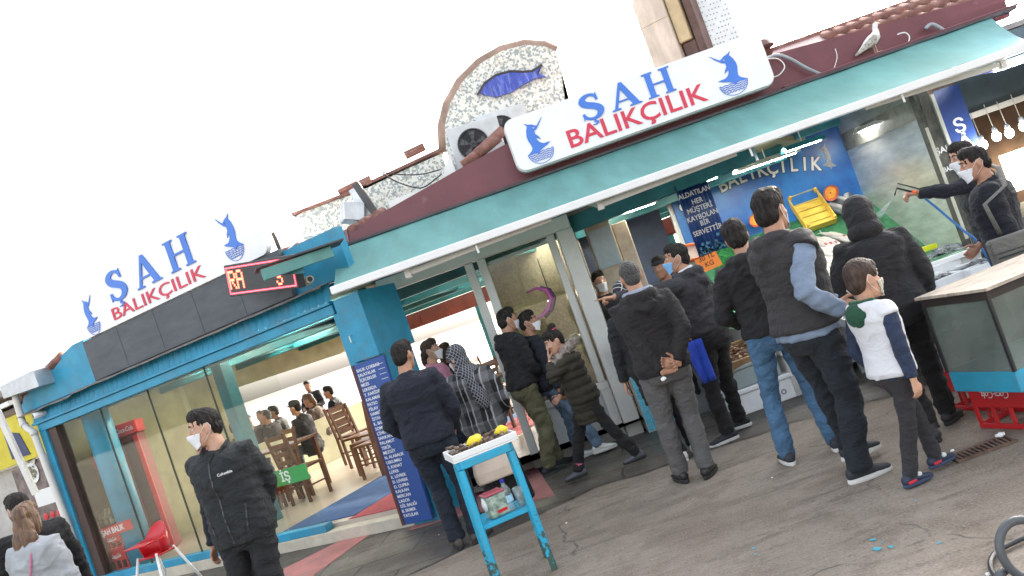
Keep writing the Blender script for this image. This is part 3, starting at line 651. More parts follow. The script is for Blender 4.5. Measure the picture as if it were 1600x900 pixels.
def led(ch, x0, z0, p=px_):
    for r_, row in enumerate(FONT5[ch]):
        for c_, v_ in enumerate(row):
            if v_ == '1': b.box(x0+c_*p, x0+c_*p+p*.9, -.004, -.001, z0-r_*p*1.25, z0-r_*p*1.25+p*1.1)
led('R', a0-.0+.015, c1_-.055, .0215); led('A', a0+.135, c1_-.055, .0215); led('s', a1-.26, c1_-.10, .018); led('"', a1-.12, c1_-.08, .018)
b.build('led_lettering', LEDO, LD)
# --- menu board leaning on the post
MBm = thing('menu_board', 'tall blue menu board with white dish names leaning beside the restaurant post', 'menu board', WM @ V((5.2, -.08, .05)), WANG)
b = MB(WM); b.prism([(5.09, .06), (5.43, .06), (5.52, 1.665), (5.135, 1.665)], -.12, -.085); b.build('panel', mat('menu_blue', (.02, .07, .27), .4, .15, 2), MBm, bevel=.004)
b = MB(WM); b.prism([(5.055, .06), (5.088, .06), (5.133, 1.665), (5.10, 1.665)], -.125, -.08); b.build('edge', mat('dark_red_edge', (.1, .03, .025), .5), MBm)
MENU = "BALIK ÇORBASI|SALATALAR|İÇECEKLER|MEZE|LEKERDA|T. KARİDES|KALAMAR|PATSO|PİLAV|HAMSİ|İSTAVRİT|K. BARBUN|SOMON|ÇİNEKOP|SARIKANAT|PALAMUT|TEKİR|MEZGİT|N. ALABALIK|USKUMRU|S. KANAT|LÜFER|K. LEVREK|D. LEVREK|D. ÇUPRA|KALKAN|MERCAN|LAGOS|DİL BALIĞI|B. EKMEK|TATLILAR".split('|')
LWH = mat('lettering_white', (.8, .8, .8), .5, 0)
mb = bpy.data.meshes.new('lettering'); bmx = bmesh.new()
for i, s_ in enumerate(MENU):
    me = textmesh(s_, .042, .001, .01, align='LEFT'); zz = 1.60-i*.0485; xx = 5.145+.09*(zz-1.665)/1.6*.5-.0
    me.transform(WT(5.15-(1.62-zz)*.028, zz, -.122)); bmx.from_mesh(me)
    if i < 7:
        me2 = bpy.data.meshes.new('l'); b2 = bmesh.new(); bmesh.ops.create_cube(b2, size=1); b2.to_mesh(me2); me2.transform(WT(5.45, zz, -.122) @ M4.Diagonal((.08, .004, .002, 1))); bmx.from_mesh(me2)
bmx.to_mesh(mb); link('lettering', mb, LWH, MBm)
# ================================================================ awning
AWN = mat('teal_canvas', (.185, .43, .405), .75, .16, 1.6, .08, 120, dirt=(.16, .30, .27), dirt_amt=.5, ds=1.3, stretch=(2.5, .7, 1))
nt_ = AWN.node_tree; pb = bsdf(AWN); tl = nd(nt_, 'ShaderNodeBsdfTranslucent'); tl.inputs[0].default_value = (.16, .46, .42, 1)
ms_ = nd(nt_, 'ShaderNodeMixShader'); ms_.inputs[0].default_value = .35; ou = next(n for n in nt_.nodes if n.type == 'OUTPUT_MATERIAL')
nt_.links.new(pb.outputs[0], ms_.inputs[1]); nt_.links.new(tl.outputs[0], ms_.inputs[2]); nt_.links.new(ms_.outputs[0], ou.inputs[0])
AW = thing('awning', 'long faded teal canvas awning with white front bar over the shop front', 'awning', (1.9, 8.0, 2.3))
b = MB(); NX, NY = 140, 16
gp = []
for j in range(NY+1):
    v = j/NY; row = []
    for i in range(NX+1):
        u = i/NX; x0, x1 = -1.62+7.3*u, -1.53+6.72*u
        x = x0*(1-v)+x1*v; y = 8.70*(1-v)+7.58*v; z = 2.872*(1-v)+2.405*v-.035*math.sin(math.pi*v)
        fold = .012*math.sin(u*55+v*6+2*noise.noise(V((u*9, v*2, 0))))*noise.noise(V((u*6, 3, 0)))*(1-v*.5)
        row.append(b.bm.verts.new((x, y, z+fold)))
    gp.append(row)
for j in range(NY):
    for i in range(NX): b.bm.faces.new((gp[j][i], gp[j][i+1], gp[j+1][i+1], gp[j+1][i]))
canvas = b.build('canvas', AWN, AW, smooth=True)
b = MB(); b.bar((-1.56, 7.56, 2.37), (5.26, 7.56, 2.36), .08, .075); b.build('front_bar', WHITE, AW, bevel=.008)
def arm(p0, p1, p2):
    mb = MB(); mb.bar(p0, p1, .035, .055); mb.box(p1[0]-.03, p1[0]+.03, p1[1]-.03, p1[1]+.03, p1[2]-.045, p1[2]+.045); mb.bar(p1, p2, .03, .05); mb.build('folding_arm', FRAMEW, AW, bevel=.004)
arm((-.75, 8.7, 2.52), (-.86, 7.66, 2.30), (.55, 7.62, 2.33)); arm((.95, 8.7, 2.52), (1.02, 7.66, 2.30), (2.35, 7.62, 2.33)); arm((5.0, 8.7, 2.52), (4.95, 7.66, 2.29), (3.6, 7.62, 2.33))
for px, py in ((745, 388), (1174, 240), (1413, 160)):
    p = D(px, py, 7.56); b = MB(); b.tube([(p.x, 7.56, 2.33), (p.x+.004, 7.56, 2.25)], .011, 8); b.build('pull_rod', WHITE, AW)
b = MB(); b.box(-1.70, -1.635, 8.5, 8.72, 2.66, 2.85); b.box(-1.68, -1.645, 8.4, 8.5, 2.62, 2.72); b.tube([(-1.70, 8.6, 2.80), (-1.63, 8.6, 2.80)], .05, 12); b.build('end_bracket', FRAMEW, AW, bevel=.008)
cv = BVHTree.FromObject(canvas, bpy.context.evaluated_depsgraph_get())
b = MB(); rr = random.Random(4)
for k in range(75):                                # bird droppings
    cx_ = rr.choice((-.9, .3, .6, 1.4, 2.1, 2.6, 3.2, 3.8)); x = rr.gauss(cx_, .35); y = rr.uniform(7.7, 8.6)
    h = cv.ray_cast(V((x, y, 4)), V((0, 0, -1)))
    if h[0] is None: continue
    n_ = h[1] if h[1].z > 0 else -h[1]; q = n_.to_track_quat('Z', 'Y').to_matrix(); r_ = rr.uniform(.004, .013)
    b.bm.faces.new([b.bm.verts.new(h[0]+n_*.003+q @ V((r_*(1+.5*rr.random())*math.cos(a), 1.6*r_*(1+.5*rr.random())*math.sin(a), 0))) for a in [2*math.pi*i/7 for i in range(7)]])
dr = b.build('dropping', mat('dropping_white', (.75, .76, .74), .8), AW); dr['kind'] = 'stuff'
SA = thing('folded_awning', 'short folded teal awning case sticking out left of the long awning', 'awning', D(460, 420, 8.3))
a_, c_ = D(409, 427, 7.45), D(517, 390, 7.75)
b = MB(); b.bar(a_+V((0, 0, -.02)), c_+V((0, 0, -.02)), .06, .10); b.build('valance', AWN, SA)
b = MB(); b.bar(a_+V((-.08, .1, .055)), c_+V((.1, .1, .05)), .30, .02); b.build('cover_plate', mat('dark_gutter', (.06, .055, .06)), SA, bevel=.004)
b = MB(); b.bar(a_+V((.12, .16, -.03)), a_+V((.32, .2, -.08)), .05, .05); b.build('arm_stub', TEALD, SA)
b = MB(); p = D(437, 385, 8.6); b.bar(p+V((-.02, 0, .16)), p+V((.0, 0, -.2)), .035, .035); tag(b.build('roof_post', mat('dark_post', (.05, .04, .035), .6)), 'short dark metal post standing behind the LED sign', 'post')
# ================================================================ cameras, cables, roof things
def seccam(px, py, d, lab, ang=0.0, dome=False, body=None):
    p = D(px, py, d); t = thing('security_camera', lab, 'security camera', p, ang)
    T_ = MW[t.name]
    b = MB(T_)
    if dome: b.ball((0, 0, 0), .045, n=14, m=10)
    else: b.tube([(0, .09, 0), (0, -.02, 0), (0, -.06, 0)], [.04, .04, .036], 14)
    b.build('body', body or SIGNW, t, smooth=True)
    b = MB(T_); b.tube([(0, -.0601 if not dome else -.036, 0), (0, -.064 if not dome else -.052, 0)], [.026, .024], 12); b.build('lens', BLACK, t)
    b = MB(T_); b.bar((0, .06, .0), (0, .16, .06), .02, .02); b.build('mount', body or SIGNW, t)
seccam(60, 648, 10.6, 'small white camera on the left end of the blue head rail', R(-50))
seccam(613, 535, 8.35, 'round white camera beside the shop door at the blue column', R(-20), True)
seccam(482, 438, 7.9, 'beige camera hanging under the folded awning by the LED sign', R(30), body=mat('beige_plastic', (.5, .45, .36), .5))
def cable(pts, r, m, lab, name='cable', sm=5):
    P = []
    for i in range(len(pts)-1):
        p0, p1, p2, p3 = pts[max(i-1, 0)], pts[i], pts[i+1], pts[min(i+2, len(pts)-1)]
        for k in range(sm):
            t = k/sm; P.append(.5*((2*p1)+(p2-p0)*t+(2*p0-5*p1+4*p2-p3)*t*t+(3*p1-p0-3*p2+p3)*t**3))
    P.append(pts[-1]); mb = MB(); mb.tube(P, r, 8); o = mb.build(name, m, None, smooth=True); rebase(o, pts[0])
    return tag(o, lab, name.replace('_', ' '))
cable([D(x, y, 8.72) for x, y in ((1196, 92), (1215, 86), (1235, 92), (1258, 105), (1280, 115), (1292, 118))], .018, mat('grey_conduit', (.3, .32, .34), .5), 'thick grey conduit curving from the sign end onto the gutter')
cable([D(x, y, 8.70) for x, y in ((1198, 92), (1216, 92), (1226, 104), (1216, 118), (1200, 121))], .006, WHITE, 'white cable looped at the right end of the main sign')
cable([D(x, y, 8.72) for x, y in ((1305, 76), (1308, 90), (1302, 110))], .004, WHITE, 'thin white wire hanging on the maroon roof edge')
cable([D(x, y, 8.72) for x, y in ((1402, 54), (1414, 51), (1421, 58), (1418, 70))], .007, WHITE, 'white cable arched over the gutter right of the seagull')
cable([D(x, y, 8.72) for x, y in ((1446, 45), (1455, 38), (1466, 42), (1478, 50))], .02, mat('grey_conduit', (.3, .32, .34)), 'grey pipe bent between the roof tiles')
cable([D(x, y, 8.9) for x, y in ((597, 269), (630, 273), (660, 272), (688, 265))], .007, BLACK, 'upper dark cable sagging along the mosaic parapet')
cable([D(x, y, 8.9) for x, y in ((598, 271), (620, 284), (648, 293), (665, 291), (690, 272))], .007, BLACK, 'lower dark cable sagging onto the white parapet foot')
cable([D(x, y, 8.5) for x, y in ((445, 395), (462, 380), (478, 370), (500, 368))], .008, WHITE, 'white cable lying over the blue upstand behind the folded awning')
AC1 = None
def ac(cx_, y, zb, lab):
    t = thing('air_conditioner', lab, 'air conditioner', (cx_, y, zb), 0, 'air conditioners on the roof'); T_ = MW[t.name] @ M4.Rotation(R(3), 4, 'Y')
    b = MB(T_); b.box(-.28, .30, 0, .26, 0, .50); b.build('casing', mat('ac_casing', (.55, .57, .58), .5, .12, 4, dirt=(.3, .27, .24), dirt_amt=.4), t, bevel=.012, seg=2)
    b = MB(T_); b.lathe([(.175, .003), (.175, .02), (.165, .02), (.165, .003)], (-.03, 0, .26), 28, 'y'); b.build('fan_ring', mat('ac_ring', (.06, .06, .065), .5), t)
    b = MB(T_); b.lathe([(.001, .004), (.166, .004), (.166, .002)], (-.03, 0, .26), 28, 'y', cap=False); b.build('fan_well', mat('fan_dark', (.025, .025, .028), .7), t)
    b = MB(T_)
    for k in range(5):
        a = k*2*math.pi/5; P = [V((-.03+r_*math.cos(a+da), -.008-.008*da, .26+r_*math.sin(a+da))) for r_, da in ((.03, 0), (.15, -.05), (.155, .45), (.035, .5))]
        b.bm.faces.new([b.bm.verts.new(p) for p in P])
    b.lathe([(.001, .02), (.035, .018), (.04, .005)], (-.03, 0, .26), 14, 'y'); b.build('fan_blade', mat('fan_grey', (.09, .09, .1), .45), t)
    b = MB(T_)
    for r_ in (.06, .1, .14): b.tube([(-.03+r_*math.cos(2*math.pi*k/24), -.021, .26+r_*math.sin(2*math.pi*k/24)) for k in range(25)], .0022, 4)
    for k in range(12): a = k*math.pi/6; b.bar((-.03, -.022, .26), (-.03+.17*math.cos(a), -.02, .26+.17*math.sin(a)), .003)
    b.build('fan_guard', BLACK, t)
pa = D(738, 226, 9.1)
ac(pa.x+.03, 9.1, pa.z-.26, 'grey air conditioner with dark fan left of the main sign')
ac(pa.x+.03+.36, 9.42, pa.z-.16, 'second air conditioner peeking out behind the left sign end')
for px, py, s_, l in ((560, 315, .15, 'grey sheet metal scraps leaning on the left parapet'), ): 
    t = thing('scrap_metal', l, 'scrap', D(px, py, 9.2))
    b = MB(M4.Translation(D(552, 325, 9.2)) @ M4.Rotation(R(25), 4, 'Z') @ M4.Rotation(R(18), 4, 'Y')); b.box(-.11, .13, 0, .2, -.14, .07); b.build('sheet_box', GALV, t, bevel=.01)
    b = MB(M4.Translation(D(572, 308, 9.3)) @ M4.Rotation(R(-14), 4, 'Y')); b.box(-.06, .02, 0, .12, -.25, .2); b.build('dark_strip', mat('dark_scrap', (.06, .06, .065), .5), t); 
    b = MB(M4.Translation(D(562, 312, 9.35)) @ M4.Rotation(R(-10), 4, 'Y')); b.box(-.06, .05, 0, .12, -.22, .15); b.build('bent_plate', GALV, t)
# seagull on the gutter
def gull(px, py, d, k, lab, flip=1):
    p = D(px, py, d); t = thing('seagull', lab, 'seagull', p, 0); T_ = MW[t.name] @ M4.Diagonal((flip*k, k, k, 1))
    b = MB(T_)
    b.tube([(-.19, 0, .075), (-.13, 0, .10), (-.07, 0, .125), (0, 0, .155), (.05, 0, .19), (.07, 0, .235), (.075, 0, .275), (.09, 0, .305), (.108, 0, .31), (.115, 0, .308)],
           [.012, .028, .052, .065, .055, .034, .026, .030, .024, .012], 14)
    GB = mat('gull_white', (.72, .70, .66), .8, .1, 12); b.build('body', GB, t, smooth=True)
    b = MB(T_)
    for sd_ in (-1, 1): b.loft([[V((x, sd_*(.062 if x > -.1 else .035)+sd_*.006*math.cos(a), z+r_*math.sin(a))) for a in [2*math.pi*i/8 for i in range(8)]] for x, z, r_ in ((.035, .17, .012), (0, .155, .045), (-.06, .125, .045), (-.14, .09, .03), (-.22, .055, .01))])
    b.build('wing', mat('gull_mottled', (.34, .29, .25), .85, .5, 40, col2=(.62, .57, .5)), t, smooth=True)
    b = MB(T_); b.tube([(.112, 0, .308), (.14, 0, .302), (.158, 0, .296)], [.009, .007, .002], 8); b.build('beak', mat('gull_beak', (.35, .25, .12), .5), t)
    for sd_ in (-1, 1):
        b = MB(T_); b.tube([(-.01, sd_*.025, .11), (.0, sd_*.025, .05), (-.004, sd_*.025, .006)], [.010, .005, .005], 6); b.prism([(-.01, 0), (.045, 0), (.045, .005), (-.01, .008)], sd_*.025-.015, sd_*.025+.015); b.build('leg', mat('gull_leg', (.5, .33, .25), .6), t)
    for sd_ in (-1, 1): b = MB(T_); b.ball((.10, sd_*.022, .313), .004, n=6, m=4); b.build('eye', BLACK, t)
pg = D(1370, 82, 8.74)
gull(1370, 82, 8.74, .95, 'speckled seagull standing on the gutter above the awning'); bpy.data.objects['seagull'].location.z = 2.925
# ================================================================ lamps of the stall
for k, (px, py, d, l_, lab) in enumerate(((1198, 254, 9.0, .75, 'glowing tube lamp under the awning left of the word on the blue panel'), (1255, 228, 8.6, .45, 'glowing tube lamp nearest the swordfish picture'), (1100, 284, 9.0, .35, 'glowing tube lamp above the hanging blue banner'), (1000, 325, 9.6, .4, 'glowing tube lamp in the dark serving room'), (1380, 190, 9.3, .8, 'glowing tube lamp beside the steel side wall'))):
    p = D(px, py, d); t = thing('strip_light', lab, 'lamp', p, R(8 if k != 4 else -70), 'strip lights under the stall roof'); T_ = MW[t.name]
    b = MB(T_); b.prism([(-.08, .0), (-.03, .05), (.03, .05), (.08, .0), (.075, -.004), (.028, .042), (-.028, .042), (-.075, -.004)], -l_/2, l_/2, M4.Rotation(R(90), 4, 'Z')); b.build('reflector', TEALD if k == 1 else WHITE, t)
    b = MB(T_); b.tube([(-l_/2+.02, 0, .012), (l_/2-.02, 0, .012)], .02, 8); b.build('tube', COLD if k != 3 else TUBE, t)
    b = MB(T_); b.tube([(0, 0, .05), (0, 0, .16)], .006, 6); b.build('hanger', WHITE, t)
# ================================================================ blue panel, banner, pillar sign
POST = mat('poster_blue', (.012, .065, .34), .35, .35, 1.4, col2=(.02, .20, .52)); POSTD = mat('banner_blue', (.008, .025, .13), .4, .3, 2.5, col2=(.02, .07, .24))
PP = thing('wall_poster', 'large glossy blue wall panel with arched white BALIKÇILIK lettering and swordfish', 'poster', (3.4, 10.24, 1.2))
b = MB(); b.box(2.2, 4.455, 10.235, 10.27, 1.0, 2.56); b.build('panel', POST, PP)
words = "ŞAH BALIKÇILIK"; OUTL = mat('lettering_outline', (.01, .015, .04), .5); n_ = len(words)
a_, m_, e_ = D(1108, 300, 10.23), D(1190, 270, 10.23), D(1268, 268, 10.23)
for i, ch in enumerate(words):
    if ch == ' ': continue
    u = i/(n_-1); x = 2.34+u*(4.03-2.34); z = 1.975+.28*math.sin(math.pi*(u*.72+.14)); rot = math.atan2(.28*math.pi*.72*math.cos(math.pi*(u*.72+.14)), 1.69)
    T_ = facing(V((x, 10.229, z))) @ M4.Rotation(rot, 4, 'Z')
    text(ch, .235, LWH, PP, T_ @ M4.Translation((0, 0, .004)), ext=.002, bold=.018, xs=.85, name='letter'); text(ch, .235, OUTL, PP, T_, ext=.002, bold=.055, xs=.85, name='letter_outline')
GREYF = mat('swordfish_grey', (.12, .14, .17), .4, .3, 6, col2=(.4, .42, .44))
pm = D(1296, 258, 10.23); marlin(PP, facing(V((pm.x, 10.229, pm.z-.06))), .16, .34, GREYF, flip=True, wave=False)
HB = thing('hanging_banner', 'dark blue banner with ALDATILAN HER MÜŞTERİ lettering hanging at the stall corner', 'banner', (2.02, 8.3, 1.5))
b = MB()
for i in range(8):
    x0, x1 = 1.865+.33*i/8, 1.865+.33*(i+1)/8; f_ = lambda x: 8.3+.006*math.sin(x*30)
    b.quad((x0, f_(x0), 1.53), (x1, f_(x1), 1.53), (x1, f_(x1), 2.28), (x0, f_(x0), 2.28))
bn = b.build('sheet', POSTD, HB, smooth=True); md = bn.modifiers.new('thickness', 'SOLIDIFY'); md.thickness = .006
for s_, (px, py) in zip(("ALDATILAN", "HER", "MÜŞTERİ", "KAYBOLAN", "BİR", "SERVETTİR"), ((1082, 302), (1086, 315), (1091, 326), (1095, 338), (1099, 348), (1104, 360))):
    p = D(px, py, 8.288); text(s_, .072, mat('lettering_cream', (.62, .58, .56), .5), HB, facing(V((2.03, 8.288, p.z))), ext=.001, bold=.012, xs=.86)
b = MB(); rr = random.Random(3)
for k in range(60):
    x = rr.uniform(1.88, 2.18); z = 1.545+abs(rr.gauss(0, .05)); r_ = rr.uniform(.006, .016); b.bm.faces.new([b.bm.verts.new((x+r_*math.cos(a)*(1+rr.random()*.5), 8.289, z+r_*math.sin(a)*(1+rr.random()*.5))) for a in [2*math.pi*i/6 for i in range(6)]])
b.build('coral_print', mat('coral_print', (.04, .16, .32), .5, .4, 30, col2=(.08, .3, .38)), HB)
PS = thing('pillar_sign', 'vertical blue pillar sign with white letters at the right end of the stall', 'sign', (4.83, 8.5, 0))
b = MB(); b.box(4.70, 4.97, 8.45, 8.47, .25, 2.32); b.build('panel', mat('pillar_blue', (.02, .06, .26), .4, .2, 2, dirt=(.3, .3, .35), dirt_amt=.15), PS)
b = MB(); b.box(4.66, 4.695, 8.44, 8.5, .25, 2.3); b.build('edge_strip', FRAMEW, PS)
for i, ch in enumerate("ŞAH BALIK".replace(' ', '')):
    p = D(1497+(1525-1497)*i/7, 198+(381-198)*i/7, 8.44); text(ch, .20, LWH, PS, facing(V((4.835, 8.447, p.z))), ext=.002, bold=.022, name='letter')
SP = thing('stall_post', 'dark mottled post with small white ŞAH lettering left of the blue pillar sign', 'post', (4.6, 8.5, 0))
b = MB(); b.box(4.50, 4.655, 8.46, 8.56, .0, 2.42); b.build('post', mat('dark_mottle', (.04, .045, .045), .6, .5, 9, col2=(.12, .11, .09)), SP, bevel=.006)
b = MB(); b.box(4.50, 4.53, 8.445, 8.46, .8, 2.0); b.build('paint_strip', mat('cream_strip', (.5, .48, .4), .6), SP)
p = D(1468, 236, 8.44); text("ŞAH", .09, LWH, SP, facing(V((4.60, 8.455, p.z))), ext=.001, bold=.02); text("BALIK", .07, LWH, SP, facing(V((4.60, 8.455, p.z-.2))), ext=.001, bold=.02, xs=.75)
# ================================================================ right neighbour stall
NS = thing('neighbour_stall', 'next fish stall with dark blue awning, warm lit back wall and bulbs', 'building', (6.5, 9, 0))
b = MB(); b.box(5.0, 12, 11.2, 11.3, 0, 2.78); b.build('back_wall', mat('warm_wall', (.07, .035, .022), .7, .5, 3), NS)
b = MB(); b.box(4.85, 4.97, 8.48, 11.2, 0, 2.7); b.build('side_wall', mat('sun_block_brown', (.12, .07, .05), .8, .3), NS)  # hidden wall added between the stalls to block the sun
b = MB(); b.box(4.98, 12, 8.95, 11.2, 2.72, 2.78); b.build('roof', mat('roof_felt', (.2, .2, .2)), NS)
b = MB(); b.quad((4.99, 8.75, 2.40), (12, 8.75, 2.40), (12, 7.75, 2.24), (4.99, 7.75, 2.24)); b.build('canvas', mat('navy_canvas', (.02, .025, .16), .6, .3), NS)
b = MB(); b.box(4.98, 12, 8.9, 9.0, 2.0, 2.7); b.build('header', mat('slate_header', (.04, .07, .085), .4, .25, 3), NS)
b = MB(); b.box(4.98, 12, 8.8, 8.9, 1.94, 2.0); b.build('header_rail', FRAMEW, NS, bevel=.004)
b = MB(); q = D(1566, 250, 10.9); b.box(q.x, q.x+1.6, 10.9, 10.95, q.z-.45, q.z+.06); b.build('glow_patch', mat('glow_patch', (1, .86, .6), .5, .1, emit=2.2), NS)  # glowing sheet stands in for the brightly lit zone of the stall
b = MB(); b.box(5.0, 12, 8.6, 10.4, .3, .8); b.build('counter', mat('counter_dark', (.1, .1, .1), .6), NS)
for px in ((1495, 133), (1575, 106)):
    pass
for (x0, x1), lab in zip(((5.02, 5.62), (5.70, 6.6)), ('white tube lamp under the blue awning beside the pillar', 'white tube lamp under the blue awning at the picture edge')):
    t = thing('tube_lamp', lab, 'lamp', (x0, 7.9, 2.3), 0, 'tube lamps under the blue awning')
    b = MB(); b.tube([(x0, 7.9, 2.285), (x1, 7.9, 2.285)], .02, 8); b.build('tube', COLD, t); b = MB(); b.box(x0, x1, 7.86, 7.94, 2.306, 2.33); b.build('housing', WHITE, t)
BULB = mat('bulb_glow', (1, .97, .92), .5, 0, emit=9)
for i, (px, py) in enumerate(((1536, 226), (1557, 213), (1577, 208), (1599, 197))):
    p = D(px, py, 8.3); t = thing('light_bulb', ('first', 'second', 'third', 'last')[i]+' glowing bulb from the blue pillar on the neighbouring stall', 'light bulb', p, 0, 'hanging bulbs of the neighbouring stall')
    b = MB(); b.ball(p, .04, .04, .05, 14, 10); b.build('bulb', BULB, t, smooth=True)
    b = MB(); b.lathe([(.02, .045), (.024, .06), (.02, .09), (.006, .1)], p, 12); b.build('socket', GALV, t, smooth=True)
    b = MB(); b.tube([p+V((0, 0, .1)), p+V((-.01, 0, .34))], .004, 6); b.build('cord', mat('cord_cream', (.5, .47, .4)), t)
# ================================================================ left neighbour
NL = thing('neighbour_shop', 'neighbouring food shop at the left edge with yellow sign and plate photos', 'building', WM @ V((-1.5, .3, 0)), WANG)
YEL = mat('yellow_sign', (.62, .52, .02), .5, .15, 4, dirt=(.25, .2, .05), dirt_amt=.3)
b = MB(WM); b.box(-3.4, -.46, .22, .3, 0, 1.9); b.build('wall', mat('dirty_white', (.42, .40, .37), .6, .2), NL)
b = MB(WM); b.box(-3.4, -.45, .10, .2, 1.92, 2.55); b.build('sign_board', YEL, NL)
b = MB(WM); b.prism([(-1.3, 2.0), (-.85, 1.98), (-.95, 2.3), (-1.3, 2.4)], .09, .098); b.build('sign_patch', mat('sign_navy', (.03, .04, .12), .5), NL)
b = MB(WM); b.box(-3.6, -.5, .2, 4.0, 2.6, 2.66); b.build('roof', mat('old_roof', (.3, .26, .24), .8, .3), NL)
b = MB(WM); b.prism([(-3.2, 2.72), (-.62, 2.84), (-.62, 2.92), (-3.2, 2.86)], .0, 3.0); b.build('eaves', mat('weathered_eave', (.33, .27, .24), .8, .35, 6), NL)
b = MB(WM); b.box(-3.0, -.75, -.02, .05, 2.68, 2.74); b.build('white_trim', WHITE, NL)
PH = thing('photo_panel', 'panel of food photographs with two white plates behind the drain pipe', 'poster', WM @ V((-.9, .2, .4)), WANG)
b = MB(WM); b.box(-1.6, -.52, .19, .215, .35, 1.86); b.build('panel', mat('photo_dark', (.10, .05, .045), .4, .5, 7, col2=(.25, .2, .19)), PH)
for px, py, r_ in ((43, 711, .165), (50, 738, .15)):
    q = W(px, py, .18)
    b = MB(WM); b.lathe([(.001, .004), (r_*.8, .004), (r_, .012), (r_*1.02, .008), (r_, -.001), (.001, -.001)], (q.x, .188, q.z), 28, 'y'); b.build('plate', WHITE, PH, smooth=False)
    b = MB(WM)
    rr = random.Random(int(px))
    for k in range(90):
        a = rr.uniform(0, 6.28); d_ = r_*.75*math.sqrt(rr.random()); b.ball((q.x+d_*math.cos(a), .176, q.z+d_*math.sin(a)*.8), rr.uniform(.008, .016), .006, .012, 6, 4)
    b.build('food', mat('olive_food', (.12, .14, .06), .5, .6, 30, col2=(.4, .38, .25)), PH)
q = W(78, 775, .18); b = MB(WM); b.box(q.x-.35, q.x+.1, .182, .189, q.z-.1, q.z+.12); b.build('white_label', WHITE, PH)
for k in range(3):
    b = MB(WM); b.ball((q.x-.25+.16*k, .185, q.z-.25), .06, .01, .05, 10, 6); b.build('tomato_print', REDP, PH)
DP = thing('drain_pipe', 'white plastic drain pipe with square hopper at the left corner of the restaurant', 'drain pipe', WM @ V((-.42, -.05, 0)), WANG)
P = [WM @ V((*W(x, y, -.06)[:2], W(x, y, -.06).z)) for x, y in ((22, 610), (27, 632), (36, 662), (44, 670), (52, 674), (58, 690), (95, 790), (132, 893))]; P.append(V((P[-1].x, P[-1].y, .0)))
b = MB(); b.tube(P, .042, 12); b.build('pipe', PVC, DP, smooth=True)
b = MB()
for i in (2, 4): b.tube([P[i], P[i]+(P[i+1]-P[i])*.35], .05, 12)
b.build('collar', PVC, DP, smooth=True)
q = [W(x, y, -.12) for x, y in ((3, 603), (56, 577), (65, 603), (10, 622))]
b = MB(WM); b.prism([(p.x, p.z) for p in q], -.16, .08); b.build('hopper', GALV, DP, bevel=.006)
a_, c_ = D(-5, 640, 9.2), D(56, 772, 9.2); b = MB(); b.bar(a_, c_, .055); rebase(tag(b.build('awning_pole', PVC), 'white slanting awning pole at the left picture edge', 'pole'), c_)
# ================================================================ fish stall
SLZ, SLY, SLK = .72, 9.2, .78
def SLP(x, y, up=0.0):                             # point of the sloping fish bed seen at a picture point
    r = ray(x, y); t = (SLZ+up-SLY*SLK-CAMH)/(r[2]-r[1]*SLK); p = V((r[0]*t, r[1]*t, CAMH+r[2]*t)); return p if p.z > SLZ+up else G(x, y, SLZ+up)
SLN = V((0, -SLK, 1)).normalized()
GREEN = mat('green_mat', (.02, .13, .05), .7, .4, 14, .3, 60); STYRO = mat('polystyrene', (.74, .75, .75), .7, .06, 6, .1, 80)
FC = thing('fish_counter', 'sloping green fish counter under the blue wall panel', 'fish counter', (3.2, 8.6, 0))
b = MB(); g4 = []
for j in range(13):
    yy_ = 8.0+2.24*j/12; zz_ = max(SLZ, SLZ+SLK*(yy_-SLY)); g4.append([b.bm.verts.new((2.0+(2.50 if yy_ > 8.4 else 2.42)*i/24, yy_, zz_+.008*noise.noise(V((i*.9, j*.9, 0))))) for i in range(25)])
for j in range(12):
    for i in range(24): b.bm.faces.new((g4[j][i], g4[j][i+1], g4[j+1][i+1], g4[j+1][i]))
b.build('bed', GREEN, FC, smooth=True)
b = MB(); b.box(2.0, 4.45, 7.98, 8.03, .10, .70); b.build('front_panel', mat('counter_panel', (.42, .42, .40), .5, .15, 3, dirt=(.2, .18, .15), dirt_amt=.4), FC)
b = MB(); b.box(2.0, 4.45, 7.93, 8.0, .70, .75); b.build('front_lip', WHITE, FC, bevel=.006)
b = MB(); b.bm.faces.new([b.bm.verts.new((2.0, y_, z_)) for y_, z_ in ((8.0, .1), (10.2, .1), (10.2, 1.5), (9.2, .72), (8.0, .71))]); b.build('end_panel', mat('end_grey', (.3, .3, .29), .5), FC)
for x in (2.05, 3.2, 4.38): b = MB(); b.box(x, x+.05, 8.04, 8.09, 0, .12); b.build('leg', GALV, FC)
b = MB()
for p in ((1230, 345), (1345, 288)): pass
b.bar(SLP(1245, 322, .02), SLP(1350, 285, .02), .03, .03); b.build('red_edge', REDP, FC)
def fishmat(name, back, side, belly):
    m = mat(name, side, .28, .15, 18, .05, 90, spec=.7); t = m.node_tree; bb = bsdf(m); tc = nd(t, 'ShaderNodeTexCoord'); sp = nd(t, 'ShaderNodeSeparateXYZ')
    t.links.new(tc.outputs['Object'], sp.inputs[0]); mr = nd(t, 'ShaderNodeMapRange'); mr.inputs[1].default_value = -.05; mr.inputs[2].default_value = .05; t.links.new(sp.outputs[1], mr.inputs[0])
    rp = nd(t, 'ShaderNodeValToRGB'); e = rp.color_ramp.elements; e[0].color = tuple(belly)+(1,); e[1].color = tuple(back)+(1,); e[0].position = .3; e[1].position = .85; q = e.new(.58); q.color = tuple(side)+(1,)
    t.links.new(mr.outputs[0], rp.inputs[0]); t.links.new(rp.outputs[0], bb.inputs['Base Color']); return m
FISHM = fishmat('silver_fish_skin', (.10, .11, .12), (.36, .36, .35), (.58, .55, .5)); PINKM = fishmat('pale_fish_skin', (.22, .20, .19), (.44, .40, .36), (.6, .54, .48))
